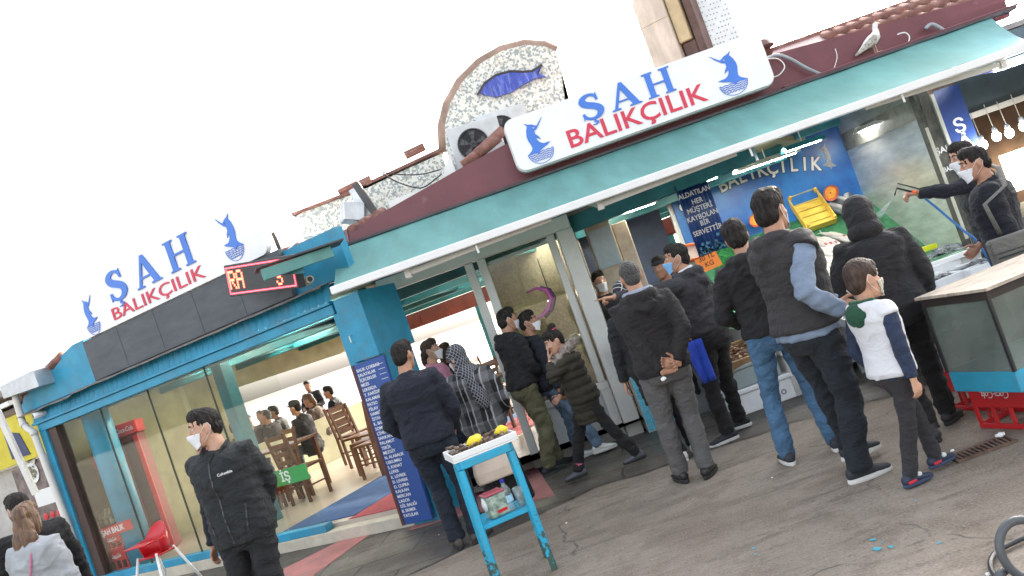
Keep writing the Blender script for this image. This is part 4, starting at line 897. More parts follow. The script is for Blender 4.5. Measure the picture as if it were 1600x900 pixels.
def fishmesh(L, H, mtl):
    mb = MB(); pr_ = [(0, .03), (.04, .14), (.12, .32), (.24, .46), (.4, .5), (.58, .42), (.74, .26), (.86, .13), (.92, .10)]
    mb.loft([[V((x*L-L/2, r_*H*math.cos(a), .62*r_*H*(1 if x > .02 else .8)*math.sin(a)+.31*H)) for a in [2*math.pi*i/10 for i in range(10)]] for x, r_ in pr_])
    for s_ in (1, -1): mb.prism([(.42*L, 0), (.5*L, s_*.33*H), (.46*L, s_*.30*H), (.41*L, s_*.08*H)], -.004, .004, M4.Translation((0, 0, .31*H)) @ M4.Rotation(R(90), 4, 'X'))
    mb.prism([(-.12*L, .42*H), (.0, .66*H), (.2*L, .50*H), (.22*L, .36*H)], -.003, .003, M4.Translation((0, 0, .31*H)) @ M4.Rotation(R(90), 4, 'X'))
    return mb
EYE = mat('fish_eye', (.02, .02, .02), .2); GILL = mat('gill_red', (.35, .02, .03), .5, .3, 30)
def make_fish(L, H, mtl, lab, grp, gill=False, nm='fish'):
    t = thing(nm, lab, 'fish', (0, 0, 0), 0, grp)
    fishmesh(L, H, mtl).build('body', mtl, t, smooth=True)
    e = MB(); e.ball((-.44*L, .04*H, .31*H+.62*H*.16), .035*H+.003, n=6, m=4); e.build('eye', EYE, t)
    if gill: e = MB(); e.ball((-.28*L, -.05*H, .5*H), .07*L, .14*H, .14*H, 8, 6); e.build('gill', GILL, t, smooth=True)
    return t
def lay(t, p, ang, up=None, n_=SLN):
    z = V(n_); x = V((math.cos(ang), math.sin(ang), 0)); x = (x-z*x.dot(z)).normalized(); y = z.cross(x)
    m = M4((x.to_4d(), y.to_4d(), z.to_4d(), V((0, 0, 0, 1)))).transposed(); m[3] = (0, 0, 0, 1)
    t.rotation_euler = m.to_euler(); t.location = V(p)+z*.006
rr = random.Random(9)
f0 = make_fish(.46, .15, FISHM, 'large silver fish lying head up by the round tray beside the yellow crate', 'large fish at the top of the counter'); lay(f0, SLP(1303, 330), R(112))
FP = [((1312, 318), 108, 'large silver fish lying right of another one under the round tray'), ((1322, 308), 75, 'large bleeding fish at the top right by the poster edge'), ((1320, 335), 100, 'large fish with red gill right behind the black hood')]
for p, a, l in FP:
    c = copy_tree(f0); c['label'] = l; lay(c, SLP(*p), R(a+180 if a < 80 else a)+rr.uniform(-.1, .1))
f1 = make_fish(.40, .115, PINKM, 'pale fish with red gill at the right end of the row below the yellow crate', 'row of pale fish below the yellow crate', True); lay(f1, SLP(1317, 377), R(118))
for (px, py), a, l in (((1304, 373), 118, 'pale long fish second from the right in the row below the yellow crate'), ((1292, 381), 116, 'pale fish in the middle of the row below the yellow crate'), ((1284, 383), 114, 'pale fish third from the left in the row below the yellow crate'), ((1276, 385), 114, 'pale fish second from the left in the row below the yellow crate'), ((1268, 391), 114, 'pale fish at the left end of the row below the yellow crate')):
    c = copy_tree(f1); c['label'] = l; lay(c, SLP(px, py), R(a)+rr.uniform(-.06, .06))
f2 = make_fish(.26, .085, PINKM, 'small pale fish in the long heap beside the dark vest', 'heap of small pale fish on the counter'); first = True
k_ = 0
for i in range(17):
    for j in range(6):
        px = 1268+i*2.6+j*6+rr.uniform(-1.5, 1.5); py = 398+i*4.0-j*1.8+rr.uniform(-1.5, 1.5)
        if py > 462: continue
        t = f2 if first else copy_tree(f2); first = False
        lay(t, SLP(px, py, .008*(j % 3)), R(rr.choice((100, 110, 125, 290)))+rr.uniform(-.3, .3)); k_ += 1
f3 = make_fish(.24, .07, FISHM, 'small silver fish laid out on the green bed left of the yellow crate', 'small silver fish left of the yellow crate'); first = True
for i in range(6):
    for j in range(3):
        t = f3 if first else copy_tree(f3); first = False
        lay(t, SLP(1200+i*8+j*3+rr.uniform(-1, 1), 385-i*2.6+j*13), R(115)+rr.uniform(-.15, .15))
f4 = make_fish(.22, .065, FISHM, 'small silver fish on green matting right of the orange price card', 'small fish on the left end of the counter'); first = True
for i in range(14):
    t = f4 if first else copy_tree(f4); first = False
    lay(t, SLP(1118+rr.uniform(0, 34), 428+rr.uniform(0, 30)), R(rr.uniform(80, 140)))
# yellow crate standing on the slope
YW = mat('yellow_wood', (.62, .42, .06), .55, .25, 6, .1, 40, stretch=(1, 6, 1)); YC = thing('yellow_crate', 'empty yellow wooden crate tipped up on the fish counter', 'crate', SLP(1272, 365))
c0, cx_, cy_ = SLP(1262, 362, .03), SLP(1306, 347, .03), SLP(1240, 322, .03)
ux = (cx_-c0).normalized(); vy = (cy_-c0); vy = (vy-ux*vy.dot(ux)).normalized(); wz = ux.cross(vy)
TC_ = M4((ux.to_4d(), vy.to_4d(), wz.to_4d(), V((0, 0, 0, 1)))).transposed(); TC_[3] = (0, 0, 0, 1)
for i in range(3): TC_[i][3] = c0[i]
TC_ = TC_ @ M4.Rotation(R(14), 4, 'X'); a_, d_ = (cx_-c0).length, min(.52, (cy_-c0).length)
for k in range(5): b = MB(TC_); b.box(0, a_, d_*k/5+.004, d_*(k+1)/5-.006, 0, .01); b.build('slat', YW, YC)
for x0, x1, y0, y1 in ((0, a_, -.012, -.001), (0, a_, d_+.001, d_+.012), (-.012, -.001, 0, d_), (a_+.001, a_+.012, 0, d_)): b = MB(TC_); b.box(x0, x1, y0, y1, -.005, .085); b.build('side_board', YW, YC)
for x0, y0 in ((.0, .0), (a_-.03, .0), (0, d_-.03), (a_-.03, d_-.03)): b = MB(TC_); b.box(x0, x0+.03, y0, y0+.03, .011, .115); b.build('corner_post', YW, YC)
# round trays with red fish pattern
def rtray(px, py, d, r_, lab):
    p = D(px, py, d); t = thing('round_tray', lab, 'tray', p, 0, 'round red trays before the blue panel'); T_ = M4.Translation(p) @ M4.Rotation(R(18), 4, 'X')
    b = MB(T_); b.lathe([(.001, 0), (r_*.82, 0), (r_, .03), (r_*1.03, .028), (r_*.84, -.012), (.001, -.012)], (0, 0, 0), 28, 'y'); b.build('dish', mat('tray_coral', (.6, .13, .07), .45, .1), t, smooth=False)
    b = MB(T_)
    for k in range(26):
        a = 2*math.pi*k/26; b.bar((r_*.12*math.cos(a), -.008, r_*.12*math.sin(a)), (r_*.76*math.cos(a), -.012, r_*.76*math.sin(a)), .014, .008, up=(0, 1, 0))
    b.build('mullet_fan', mat('orange_fish', (.75, .32, .05), .4, .3, 30), t); b = MB(T_); b.ball((0, -.01, 0), r_*.13, .01, r_*.13, 12, 6); b.build('centre', mat('tray_dark', (.35, .05, .03), .5), t)
rtray(1297, 301, 10.1, .095, 'round coral tray with a fan of orange fish at the top right of the counter'); rtray(1180, 343, 10.1, .085, 'round coral tray with a fan of orange fish left of the vest man')
# price card, greens, basin, mussel crate
PC = thing('price_card', 'orange hand written price card standing before the dark banner foot', 'price card', D(1107, 410, 8.25)); T_ = facing(D(1107, 410, 8.2), 0, R(12)) @ M4.Rotation(R(5), 4, 'Z')
b = MB(T_); b.box(-.115, .115, -.075, .075, -.003, 0); b.build('card', mat('card_orange', (.85, .22, .02), .6, .05), PC)
text("30 TL\nKG", .07, mat('marker_ink', (.12, .03, .01), .6), PC, T_ @ M4.Translation((0, .02, .003)), ext=.0005, bold=.01, shear=.15)
b = MB(); rr2 = random.Random(2)
for k in range(420):
    p = SLP(1112+rr2.random()*40, 385+rr2.random()*38, .01); q = p+V((rr2.gauss(0, .02), rr2.gauss(0, .02), rr2.uniform(.01, .05))); b.bar(p, q, .006, .004)
for k in range(160):
    p = SLP(1305+rr2.random()*65, 318+rr2.random()*-20, .0); b.bar(p, p+V((rr2.gauss(0, .03), rr2.gauss(0, .03), rr2.uniform(.01, .04))), .010, .004)
tag(b.build('parsley', mat('parsley_green', (.03, .24, .06), .7, .5, 30)), 'bright green parsley spread on the counter', 'greens', kind='stuff')
OB = thing('orange_basin', 'orange rimmed plastic basin on the counter behind the man in the blue mask', 'basin', D(1078, 396, 9.0)); T_ = M4.Translation(D(1078, 402, 9.0)) @ M4.Rotation(R(25), 4, 'X')
b = MB(T_); b.lathe([(.12, -.08), (.19, .05), (.20, .05), (.13, -.09)], (0, 0, 0), 24); b.build('bowl', mat('basin_cream', (.6, .52, .46), .5), OB, smooth=True); b = MB(T_); b.tube([(.2*math.cos(2*math.pi*k/28), .2*math.sin(2*math.pi*k/28), .055) for k in range(29)], .018, 8); b.build('rim', mat('rim_orange', (.75, .17, .04), .45), OB, smooth=True)
MC = thing('mussel_crate', 'small wooden crate of brown mussels at the left corner of the fish counter', 'crate', D(1158, 575, 8.0)); p = D(1160, 570, 7.85); T_ = M4.Translation(p) @ M4.Rotation(R(8), 4, 'Z') @ M4.Rotation(R(20), 4, 'X')
b = MB(T_); b.box(-.22, .22, -.02, 0, -.06, .07); b.box(-.22, .22, .34, .36, -.06, .07); b.box(-.22, -.20, 0.001, .339, -.06, .07); b.box(.2, .22, .001, .339, -.06, .07); b.box(-.199, .199, .001, .339, -.06, -.045); b.build('box', mat('crate_wood', (.32, .2, .1), .7, .3, 8), MC, bevel=.003)
b = MB(T_)
for k in range(120): b.ball((rr.uniform(-.18, .18), rr.uniform(.02, .32), rr.uniform(.0, .075)), .028, .015, .012, 7, 5, T=M4.Rotation(rr.uniform(-.4, .4), 4, 'Z'))
m_ = b.build('mussel', mat('mussel_brown', (.22, .11, .05), .35, .6, 25), MC, smooth=True); m_['kind'] = 'stuff'
def foambox(lab, p, w_, d_, h_, rz, m, txt=None, nm='foam_box', lid=True, sx=0):
    t = thing(nm, lab, 'box', p, rz); T_ = MW[t.name]
    b = MB(T_); b.box(-w_/2, w_/2, 0, d_, 0, h_*.8); b.build('body', m, t, bevel=.012, seg=2)
    b = MB(T_); b.box(-w_/2-.012, w_/2+.012, -.012, d_+.012, h_*.8+.002, h_); b.build('lid', m, t, bevel=.012, seg=2)
    if txt: text(txt, h_*.45, mat('ink_grey', (.15, .15, .16), .6), t, T_ @ facing(V((sx, -.003, h_*.4))), ext=.001)
    return t
TUB = mat('grey_tub', (.30, .36, .36), .4, .08, 4, dirt=(.15, .14, .12), dirt_amt=.3)
foambox('white foam box with dark letters on the ground at the counter foot', G(1215, 632)+V((-.05, .02, 0)), .62, .4, .24, R(3), STYRO, 'To', sx=.12)
foambox('grey plastic tub stacked on the white foam box', G(1215, 632)+V((-.1, .03, .245)), .5, .36, .21, R(3), TUB, nm='plastic_tub')
foambox('tall grey crate with red stripe seen between the jeans and dark trousers', G(1262, 618)+V((.05, .1, 0)), .24, .3, .5, R(4), mat('pale_crate', (.5, .49, .46), .6, .2, 5), nm='stacked_crate')
b = MB(); p = G(1245, 618)+V((.2, .09, .40)); b.box(p.x-.24, p.x+.1, p.y-.02, p.y, p.z, p.z+.14); rebase(tag(b.build('red_board', REDP), 'red plastic board on the counter front between two men', 'board'), p)
# anchovy boxes
def anch(px, py, z, w_, d_, rz, lab, n_, yc=False, heap=.07):
    p = G(px, py, z); t = thing('fish_box', lab, 'box', p, rz, 'white foam boxes of anchovies'); T_ = MW[t.name]
    b = MB(T_)
    for x0, x1, y0, y1, z0, z1 in ((-w_/2, w_/2, -d_/2, d_/2, -.10, -.06), (-w_/2, w_/2, -d_/2, -d_/2+.03, -.059, .02), (-w_/2, w_/2, d_/2-.03, d_/2, -.059, .02), (-w_/2, -w_/2+.03, -d_/2+.031, d_/2-.031, -.059, .02), (w_/2-.03, w_/2, -d_/2+.031, d_/2-.031, -.059, .02)): b.box(x0, x1, y0, y1, z0, z1)
    b.build('foam_tray', STYRO, t, bevel=.008)
    b = MB(T_); rs = random.Random(px)
    for k in range(n_):
        x, y = rs.gauss(0, w_*.2), rs.gauss(0, d_*.2); x = max(-w_*.42, min(w_*.42, x)); y = max(-d_*.42, min(d_*.42, y)); zz = -.05+heap*math.exp(-((x/w_)**2+(y/d_)**2)*9)+rs.uniform(0, .015)
        a = rs.uniform(0, math.pi); dx_, dy_ = math.cos(a)*.05, math.sin(a)*.05; bd = rs.uniform(-.012, .012)
        b.tube([(x-dx_, y-dy_, zz), (x-dx_*.4-bd*dy_*10, y-dy_*.4+bd*dx_*10, zz+.006), (x+dx_*.3, y+dy_*.3, zz+.006), (x+dx_*.85, y+dy_*.85, zz+.002), (x+dx_*1.1, y+dy_*1.1, zz+.001)], [.003, .0095, .009, .003, .006], 6)
    m = b.build('anchovy_heap', mat('anchovy', (.035, .04, .05), .3, .5, 11, col2=(.42, .43, .44)), t, smooth=True); m['kind'] = 'stuff'
    b = MB(T_); b.box(-w_/2+.03, w_/2-.03, -d_/2+.03, d_/2-.03, -.0595, -.05); b.build('ice', mat('ice_white', (.72, .74, .75), .4, .1, 30, .4, 80), t)
anch(1480, 397, .70, .75, .55, R(12), 'white foam box heaped high with anchovies beside the steel wall', 330, heap=.12)
anch(1530, 413, .70, .5, .4, R(8), 'white foam box with dark anchovies next to the shoulder bag man', 130)
anch(1478, 430, .70, .58, .42, R(14), 'white foam box with a small pile of anchovies nearest the fish tank', 70, heap=.05)
anch(1455, 416, .70, .4, .4, R(20), 'white foam box half hidden behind the black hooded man', 110)
foambox('empty white foam tray in front of the anchovy boxes', G(1458, 450, .60), .42, .3, .1, R(14), STYRO, nm='foam_tray')
b = MB(); p = G(1442, 391, .8); b.box(p.x-.14, p.x+.14, p.y-.05, p.y+.05, p.z-.02, p.z+.03, None); rebase(tag(b.build('yellow_sponge', mat('yellow_plastic', (.7, .72, .02), .5)), 'bright yellow plastic card on the anchovy box', 'card'), p)
b = MB(); b.box(2.75, 4.4, 6.1, 7.95, .50, .57); FT = thing('display_table', 'low metal table carrying the anchovy boxes', 'table', (3.6, 7, 0)); b.build('table_top', GALV, FT)
for x, y in ((2.85, 6.2), (4.3, 6.2), (2.85, 7.85), (4.3, 7.85)): b = MB(); b.box(x-.025, x+.025, y-.025, y+.025, 0, .499); b.build('leg', GALV, FT)
# ================================================================ fish tank on red crates
k0, k1 = G(1492, 612, .29), G(1598, 614, .29)
ex_ = V((k1.x-k0.x, k1.y-k0.y, 0)); Wd = ex_.length; tank_rz = math.atan2(ex_.y, ex_.x)
TK = thing('fish_tank', 'glass fish tank with blue wooden base and a worn board lid', 'fish tank', (k0.x, k0.y, .29), tank_rz); T_ = MW[TK.name]; TD = 1.15; TH = .60
b = MB(T_); b.box(0, Wd, 0, TD, 0, .125); b.build('base', mat('tank_base_blue', (.03, .31, .47), .5, .12, 4, .1, 60, dirt=(.2, .2, .18), dirt_amt=.3), TK, bevel=.006)
TG = glassmat('tank_glass', (.55, .63, .60), .05, .24)
b = MB(T_); b.box(.004, Wd-.004, .001, .008, .127, TH-.05); b.build('pane', TG, TK); b = MB(T_); b.box(Wd-.009, Wd-.002, .009, TD-.01, .127, TH-.05); b.build('pane', TG, TK)
b = MB(T_); b.box(.002, .009, .009, TD-.01, .127, TH-.05); b.build('pane', TG, TK); b = MB(T_); b.box(.01, Wd-.01, TD-.009, TD-.002, .127, TH-.05); b.build('pane', TG, TK)
for x, y in ((0, 0), (Wd, 0), (0, TD), (Wd, TD)): b = MB(T_); b.box(x-.009, x+.009, y-.009, y+.009, .126, TH-.05); b.build('corner_seal', BLACK, TK)
b = MB(T_); b.box(-.006, Wd+.006, -.006, .03, TH-.052, TH-.005); b.box(Wd-.03, Wd+.006, .031, TD+.006, TH-.052, TH-.005); b.box(-.006, .03, .031, TD+.006, TH-.052, TH-.005); b.build('top_frame', mat('frame_brown', (.03, .022, .02), .6, .3), TK)
b = MB(T_); b.box(-.03, Wd+.03, -.02, TD+.03, TH, TH+.018); b.build('lid_board', mat('worn_board', (.50, .42, .34), .8, .3, 6, .4, 60, stretch=(6, 1, 1), dirt=(.15, .12, .1), dirt_amt=.5, ds=4), TK, noisy=.004, nsc=9)
b = MB(T_); b.prism([(.012, .128), (Wd-.012, .128), (Wd-.012, .26), (.012, .14)], .012, TD-.012); b.build('blue_bottom', mat('tank_inside_blue', (.03, .33, .40), .5, .1), TK)
b = MB(T_); b.box(.2, Wd-.014, .7, .72, .27, TH-.06); b.build('back_board', mat('tank_dark', (.10, .12, .115), .5, .3, 4), TK)
def cokecrate(p, rz, lab, flip=True, h=.285, w_=.40, d_=.30, grp=None):
    t = thing('drinks_crate', lab, 'crate', p, rz, grp); T_ = MW[t.name]; th = .014
    RC = mat('crate_red', (.50, .018, .022), .4, .12, 4, .05, 50, dirt=(.1, .05, .05), dirt_amt=.25)
    b = MB(T_)
    def side(L, T2):
        b.box(0, L, 0, th, h*.48, h, T2); b.box(0, L, 0, th, 0, h*.12, T2)
        n_ = 4
        for k in range(n_):
            x = (L-.03)*k/(n_-1); b.box(x, x+.03, 0, th, h*.12+.0005, h*.48-.0005, T2)
    side(w_, M4.Identity(4)); side(w_, M4.Translation((0, d_-th, 0)))
    for x in (0, w_-th): b.box(x, x+th, th+.0005, d_-th-.0005, h*.48, h); b.box(x, x+th, th+.0005, d_-th-.0005, 0, h*.12); b.box(x, x+th, d_*.3, d_*.36, h*.121, h*.479); b.box(x, x+th, d_*.64, d_*.7, h*.121, h*.479)
    b.box(th, w_-th, th, d_-th, h-.012 if flip else 0, h-.004 if flip else .01); b.build('shell', RC, t, bevel=.003)
    L_ = mat('crate_logo', (.72, .6, .6), .5)
    for T2 in (facing(V((w_*.5, -.0015, h*.75))), facing(V((-.0015, d_*.5, h*.75)), R(-90))):
        T3 = T_ @ T2 @ (M4.Rotation(math.pi, 4, 'Z') if flip else M4.Identity(4))
        text("Coca‑Cola".replace('‑', '-'), .062, L_, t, T3 @ M4.Translation((0, -.008, 0)), ext=.0008, shear=.35, bold=.006, space=.9, xs=.8, name='logo')
        me = curve2d([[(-.10, -.035), (-.02, -.048), (.10, -.03), (.11, -.022), (.0, -.036), (-.09, -.027)]], .0007); link('logo_swash', me, L_, t, T3 @ M4.Translation((0, .005 if not flip else -.0, 0)))
    return t
c0 = G(1532, 669)
cokecrate(V((c0.x, c0.y, 0)), tank_rz+R(4), 'red drinks crate upside down under the front corner of the fish tank', h=.283)
cokecrate(V((c0.x, c0.y, 0))+V((.12, .55, 0)), tank_rz+R(4), 'red drinks crate upside down under the rear of the fish tank', h=.283)
# drain grate, litter, hose
ga, gb, gc_, gd = G(1480, 717), G(1497, 724), G(1590, 690), G(1572, 681); GT = thing('drain_grate', 'rusty slotted drain grate in the concrete before the red crate', 'drain grate', (ga+gc_)/2)
b = MB(); b.bar(ga+V((0, 0, .008)), gd+V((0, 0, .008)), .02, .012); b.bar(gb+V((0, 0, .008)), gc_+V((0, 0, .008)), .02, .012); b.build('frame', RUST, GT)
b = MB(); b.bm.faces.new([b.bm.verts.new(p+V((0, 0, .0045))) for p in (ga, gb, gc_, gd)]); b.build('slot_shadow', mat('pit_dark', (.015, .012, .01), .9), GT)
for k in range(13): u = (k+.5)/13; b = MB(); b.bar(ga.lerp(gd, u)+V((0, 0, .009)), gb.lerp(gc_, u)+V((0, 0, .009)), .014, .008); b.build('bar', RUST, GT)
LIT = mat('litter_white', (.75, .75, .73), .8)
for i, (px, py, s_, l) in enumerate(((1563, 680, .03, 'crumpled white paper by the red crate and grate'), (1488, 704, .014, 'white scrap at the left end of the drain grate'), (1543, 897, .010, 'white scrap on the ground beside the black hose'), (1206, 746, .008, 'tiny white scrap on the concrete between grey trousers and jeans'), (686, 836, .008, 'tiny white scrap by the heel of the navy jacket man'), (885, 817, .008, 'tiny white scrap right of the blue stand'))):
    b = MB(); p = G(px, py, s_*.5); b.ball(p, s_, s_*.8, s_*.6, 8, 6); o = b.build('litter', LIT, noisy=s_*.35, nsc=60); rebase(tag(o, l, 'litter'), G(px, py))
cable([G(x, y, .02) for x, y in ((1605, 838), (1578, 850), (1558, 862), (1548, 876), (1550, 892), (1565, 910), (1590, 930), (1620, 935))], .0115, mat('black_hose', (.035, .035, .037), .35, .2), 'black rubber hose curling in from the lower right corner', 'hose')
b = MB(); c_ = G(1612, 880, .05); b.tube([c_+V((.10*math.cos(a), .05*math.sin(a)*.4, .11*math.sin(a)+.06)) for a in [2*math.pi*k/24 for k in range(25)]], .018, 10); b.tube([c_+V((-.1, .02, 0)), c_+V((-.14, .02, -.02))], .018, 10)
rebase(tag(b.build('hose_reel', mat('reel_grey', (.08, .085, .09), .45), smooth=True), 'round dark hose reel cut by the right edge of the picture', 'hose reel'), c_)
PAINT = mat('blue_paint_spot', (.06, .36, .46), .7, .3, 20)
b = MB(); rs = random.Random(8)
for px, py, r_ in ((1364, 843, .028), (1370, 857, .03), (1393, 854, .022), (1378, 847, .012), (1178, 856, .02), (1180, 866, .012), (1430, 782, .012), (1468, 848, .016)):
    p = G(px, py, .0035); b.bm.faces.new([b.bm.verts.new(p+V((r_*.7*(.4+rs.random())*math.cos(a), r_*.9*(.3+.8*rs.random())*math.sin(a), 0))) for a in [2*math.pi*i/11 for i in range(11)]])
tag(b.build('paint_spots', PAINT), kind='structure')
# ================================================================ blue stand with tray
SB = mat('stand_blue', (.02, .36, .56), .4, .12, 5, .1, 60, dirt=(.10, .16, .14), dirt_amt=.5, ds=7)
def worn(m):
    t = m.node_tree; b_ = bsdf(m); src = b_.inputs['Base Color'].links[0].from_socket; tc = nd(t, 'ShaderNodeTexCoord'); sp = nd(t, 'ShaderNodeSeparateXYZ'); t.links.new(tc.outputs['Object'], sp.inputs[0])
    n1 = nd(t, 'ShaderNodeTexNoise'); n1.inputs['Scale'].default_value = 28; n1.inputs['Detail'].default_value = 8; t.links.new(tc.outputs['Object'], n1.inputs['Vector'])
    m1 = nd(t, 'ShaderNodeMapRange'); m1.inputs[1].default_value = .42; m1.inputs[2].default_value = .0; m1.inputs[3].default_value = -.18; m1.inputs[4].default_value = .22; t.links.new(sp.outputs[2], m1.inputs[0])
    ad = nd(t, 'ShaderNodeMath', operation='ADD'); t.links.new(n1.outputs[0], ad.inputs[0]); t.links.new(m1.outputs[0], ad.inputs[1]); r = nd(t, 'ShaderNodeMapRange'); r.inputs[1].default_value = .52; r.inputs[2].default_value = .60; t.links.new(ad.outputs[0], r.inputs[0])
    mx = nd(t, 'ShaderNodeMix', data_type='RGBA'); mx.inputs[7].default_value = (.05, .10, .085, 1); t.links.new(r.outputs[0], mx.inputs[0]); t.links.new(src, mx.inputs[6]); t.links.new(mx.outputs[2], b_.inputs['Base Color']); return m
worn(SB)
SBW = mat('stand_blue_worn', (.03, .22, .26), .7, .4, 9, .3, 60, dirt=(.08, .1, .07), dirt_amt=.9, ds=9)
ST = thing('blue_stand', 'tall blue painted stand with rusted feet holding a mussel tray', 'stand', (-.52, 5.5, 0))
FL, FR, BR, BL = V((-.70, 5.30, 0)), V((-.345, 5.40, 0)), V((-.385, 5.72, 0)), V((-.765, 5.64, 0)); TZ = .86
tp = {}
cen = (FL+FR+BR+BL)/4
def lg(p, z): q = p.lerp(cen, .06*z/TZ); return V((q.x, q.y, z))
for p in (FL, FR, BR, BL):
    b = MB(); b.bar(lg(p, .0), lg(p, TZ-.05), .042, .042, up=(0, 1, 0)); o = b.build('leg', SB, ST, bevel=.004)
for a_, c_ in ((FL, FR), (FR, BR), (BR, BL), (BL, FL)): b = MB(); b.bar(lg(a_, TZ-.022), lg(c_, TZ-.022), .044, .05); b.build('top_rail', SB, ST, bevel=.004)
b = MB(); q = [lg(p, .405) for p in (FL, FR, BR, BL)]; vs = [b.bm.verts.new(x) for x in q]+[b.bm.verts.new(x+V((0, 0, .03))) for x in q]
for f in ((0, 1, 2, 3), (4, 5, 6, 7), (0, 1, 5, 4), (1, 2, 6, 5), (2, 3, 7, 6), (3, 0, 4, 7)): b.bm.faces.new([vs[i] for i in f])
b.build('shelf', SB, ST, bevel=.003)
sx_ = (FR-FL).normalized(); srz = math.atan2(sx_.y, sx_.x); tcn = (lg(FL, TZ)+lg(FR, TZ)+lg(BR, TZ)+lg(BL, TZ))/4
MT = thing('mussel_tray', 'white tray of stuffed mussels on top of the blue stand', 'tray', V((tcn.x, tcn.y, TZ+.004)), srz); T_ = MW[MT.name]
b = MB(T_); w2, d2 = .225, .17
for x0, x1, y0, y1, z0, z1 in ((-w2, w2, -d2, d2, 0, .012), (-w2, w2, -d2, -d2+.012, .0125, .055), (-w2, w2, d2-.012, d2, .0125, .055), (-w2, -w2+.012, -d2+.0125, d2-.0125, .0125, .055), (w2-.012, w2, -d2+.0125, d2-.0125, .0125, .055)): b.box(x0, x1, y0, y1, z0, z1)
b.build('tray_shell', WHITE, MT, bevel=.005, seg=2)
MU = mat('mussel_shell', (.02, .018, .02), .3, .5, 20, col2=(.22, .13, .08)); proto = None; rs = random.Random(21); tops = []
for k in range(75):
    x, y = rs.uniform(-.2, .2), rs.uniform(-.145, .145)
    if proto is None:
        b = MB(); b.ball((0, 0, 0), .027, .014, .012, 8, 6); proto = b.build('mussel', MU, smooth=True); o = proto
        tag(o, 'dark stuffed mussel in the white tray on the blue stand', 'mussel', 'mussels in the white tray')
    else: o = proto.copy(); COL.objects.link(o)
    o.location = T_ @ V((x, y, .028+.022*rs.random()+.012*(k % 3))); o.rotation_euler = (rs.uniform(-.5, .5), rs.uniform(-.5, .5), rs.uniform(0, 6.3))
LEM = mat('lemon', (.80, .60, .02), .4, .08, 40, .25, 120)
def lemon(v, rx, rz_, lab):
    b = MB(M4.Translation(T_ @ V(v)) @ M4.Rotation(rz_, 4, 'Z')); b.tube([(-rx*1.25, 0, 0), (-rx*1.05, 0, 0), (-rx*.8, 0, 0), (-rx*.3, 0, 0), (rx*.3, 0, 0), (rx*.8, 0, 0), (rx*1.05, 0, 0), (rx*1.25, 0, 0)], [.003, .008, .02*rx/.04, .034*rx/.04, .034*rx/.04, .02*rx/.04, .008, .003], 14)
    rebase(tag(b.build('lemon', LEM, smooth=True), lab, 'lemon', 'lemons on the mussel tray'), T_ @ V(v))
lemon((-.04, -.07, .078), .046, .4, 'big round lemon at the left on the mussels'); lemon((.0, -.01, .082), .034, 1.9, 'lemon half hidden behind the big round lemon'); lemon((.165, -.03, .075), .04, .2, 'longish lemon at the right end of the mussel tray')
# things on the shelf
pk = lg(FL, .437).lerp(lg(FR, .437), .36)+V((.0, .10, 0)); TB = thing('tissue_pack', 'green and white tissue pack on the shelf of the blue stand', 'tissue pack', pk, srz+R(8)); T_ = MW[TB.name]
b = MB(T_); b.box(-.07, .07, -.06, .06, 0, .145); b.build('pack', mat('pack_green', (.10, .24, .17), .4, .6, 18, col2=(.5, .6, .5)), TB, bevel=.014, seg=2)
b = MB(T_); b.box(-.071, .071, -.061, .061, .146, .160); b.build('lid_strip', mat('pack_pink', (.55, .12, .15), .4), TB, bevel=.006); b = MB(T_); b.ball((-.078, -.02, .10), .016, .03, .045, 10, 8); b.build('tissue', WHITE, TB, smooth=True, noisy=.006, nsc=30)
b = MB(T_); b.box(-.02, .05, -.0625, -.061, .025, .045); b.build('red_label', REDP, TB)
bp_ = lg(FL, .437).lerp(lg(FR, .437), .62)+V((.0, .08, 0)); WBt = thing('water_bottle', 'clear plastic water bottle with blue cap on the stand shelf', 'bottle', bp_, 0); T_ = MW[WBt.name]
b = MB(T_); b.lathe([(.001, 0), (.03, 0), (.034, .01), (.034, .05), (.031, .056), (.034, .062), (.034, .10), (.031, .106), (.034, .112), (.033, .135), (.024, .16), (.013, .18), (.013, .195)], (0, 0, 0), 18); b.build('bottle', glassmat('pet_plastic', (.88, .93, .95), .10, .15), WBt, smooth=True)
b = MB(T_); b.lathe([(.0345, .06), (.0345, .105)], (0, 0, 0), 18, cap=False); b.build('label', mat('bottle_label', (.35, .6, .75), .4, .4, 30), WBt, smooth=True); b = MB(T_); b.lathe([(.015, .19), (.015, .212), (.001, .213)], (0, 0, 0), 14); b.build('cap', mat('cap_blue', (.02, .03, .35), .4), WBt)
CP = thing('plastic_cup', 'stack of clear plastic cups beside the water bottle', 'cup', bp_+V((.075, .03, 0)), 0); b = MB(MW[CP.name]); b.lathe([(.026, 0), (.036, .125), (.034, .125), (.024, .004)], (0, 0, 0), 18); b.build('cup', glassmat('cup_plastic', (.85, .9, .92), .1, .35), CP, smooth=True)
# handbag hanging on the arm of the woman behind the stand
hp = D(772, 722, 7.0); HB2 = thing('handbag', 'cream leather handbag with dark handles behind the blue stand', 'handbag', hp, R(10)); T_ = MW[HB2.name]
b = MB(T_); b.loft([[V((x*sx, y*sy, z)) for x, y in ((-.19, -.07), (.19, -.07), (.19, .07), (-.19, .07))] for z, sx, sy in ((-.14, 1, 1), (-.05, 1.02, .95), (.06, .92, .6), (.14, .80, .3))]); b.build('body', mat('cream_leather', (.60, .48, .38), .5, .1, 6, .1, 60), HB2, bevel=.02, seg=3)
for y in (-.05, .05): b = MB(T_); b.tube([(-.09, y, .08), (-.08, y*.6, .2), (0, 0, .27), (.08, y*.6, .2), (.09, y, .08)], .008, 8); b.build('handle', mat('dark_leather', (.03, .02, .02), .5), HB2, smooth=True)
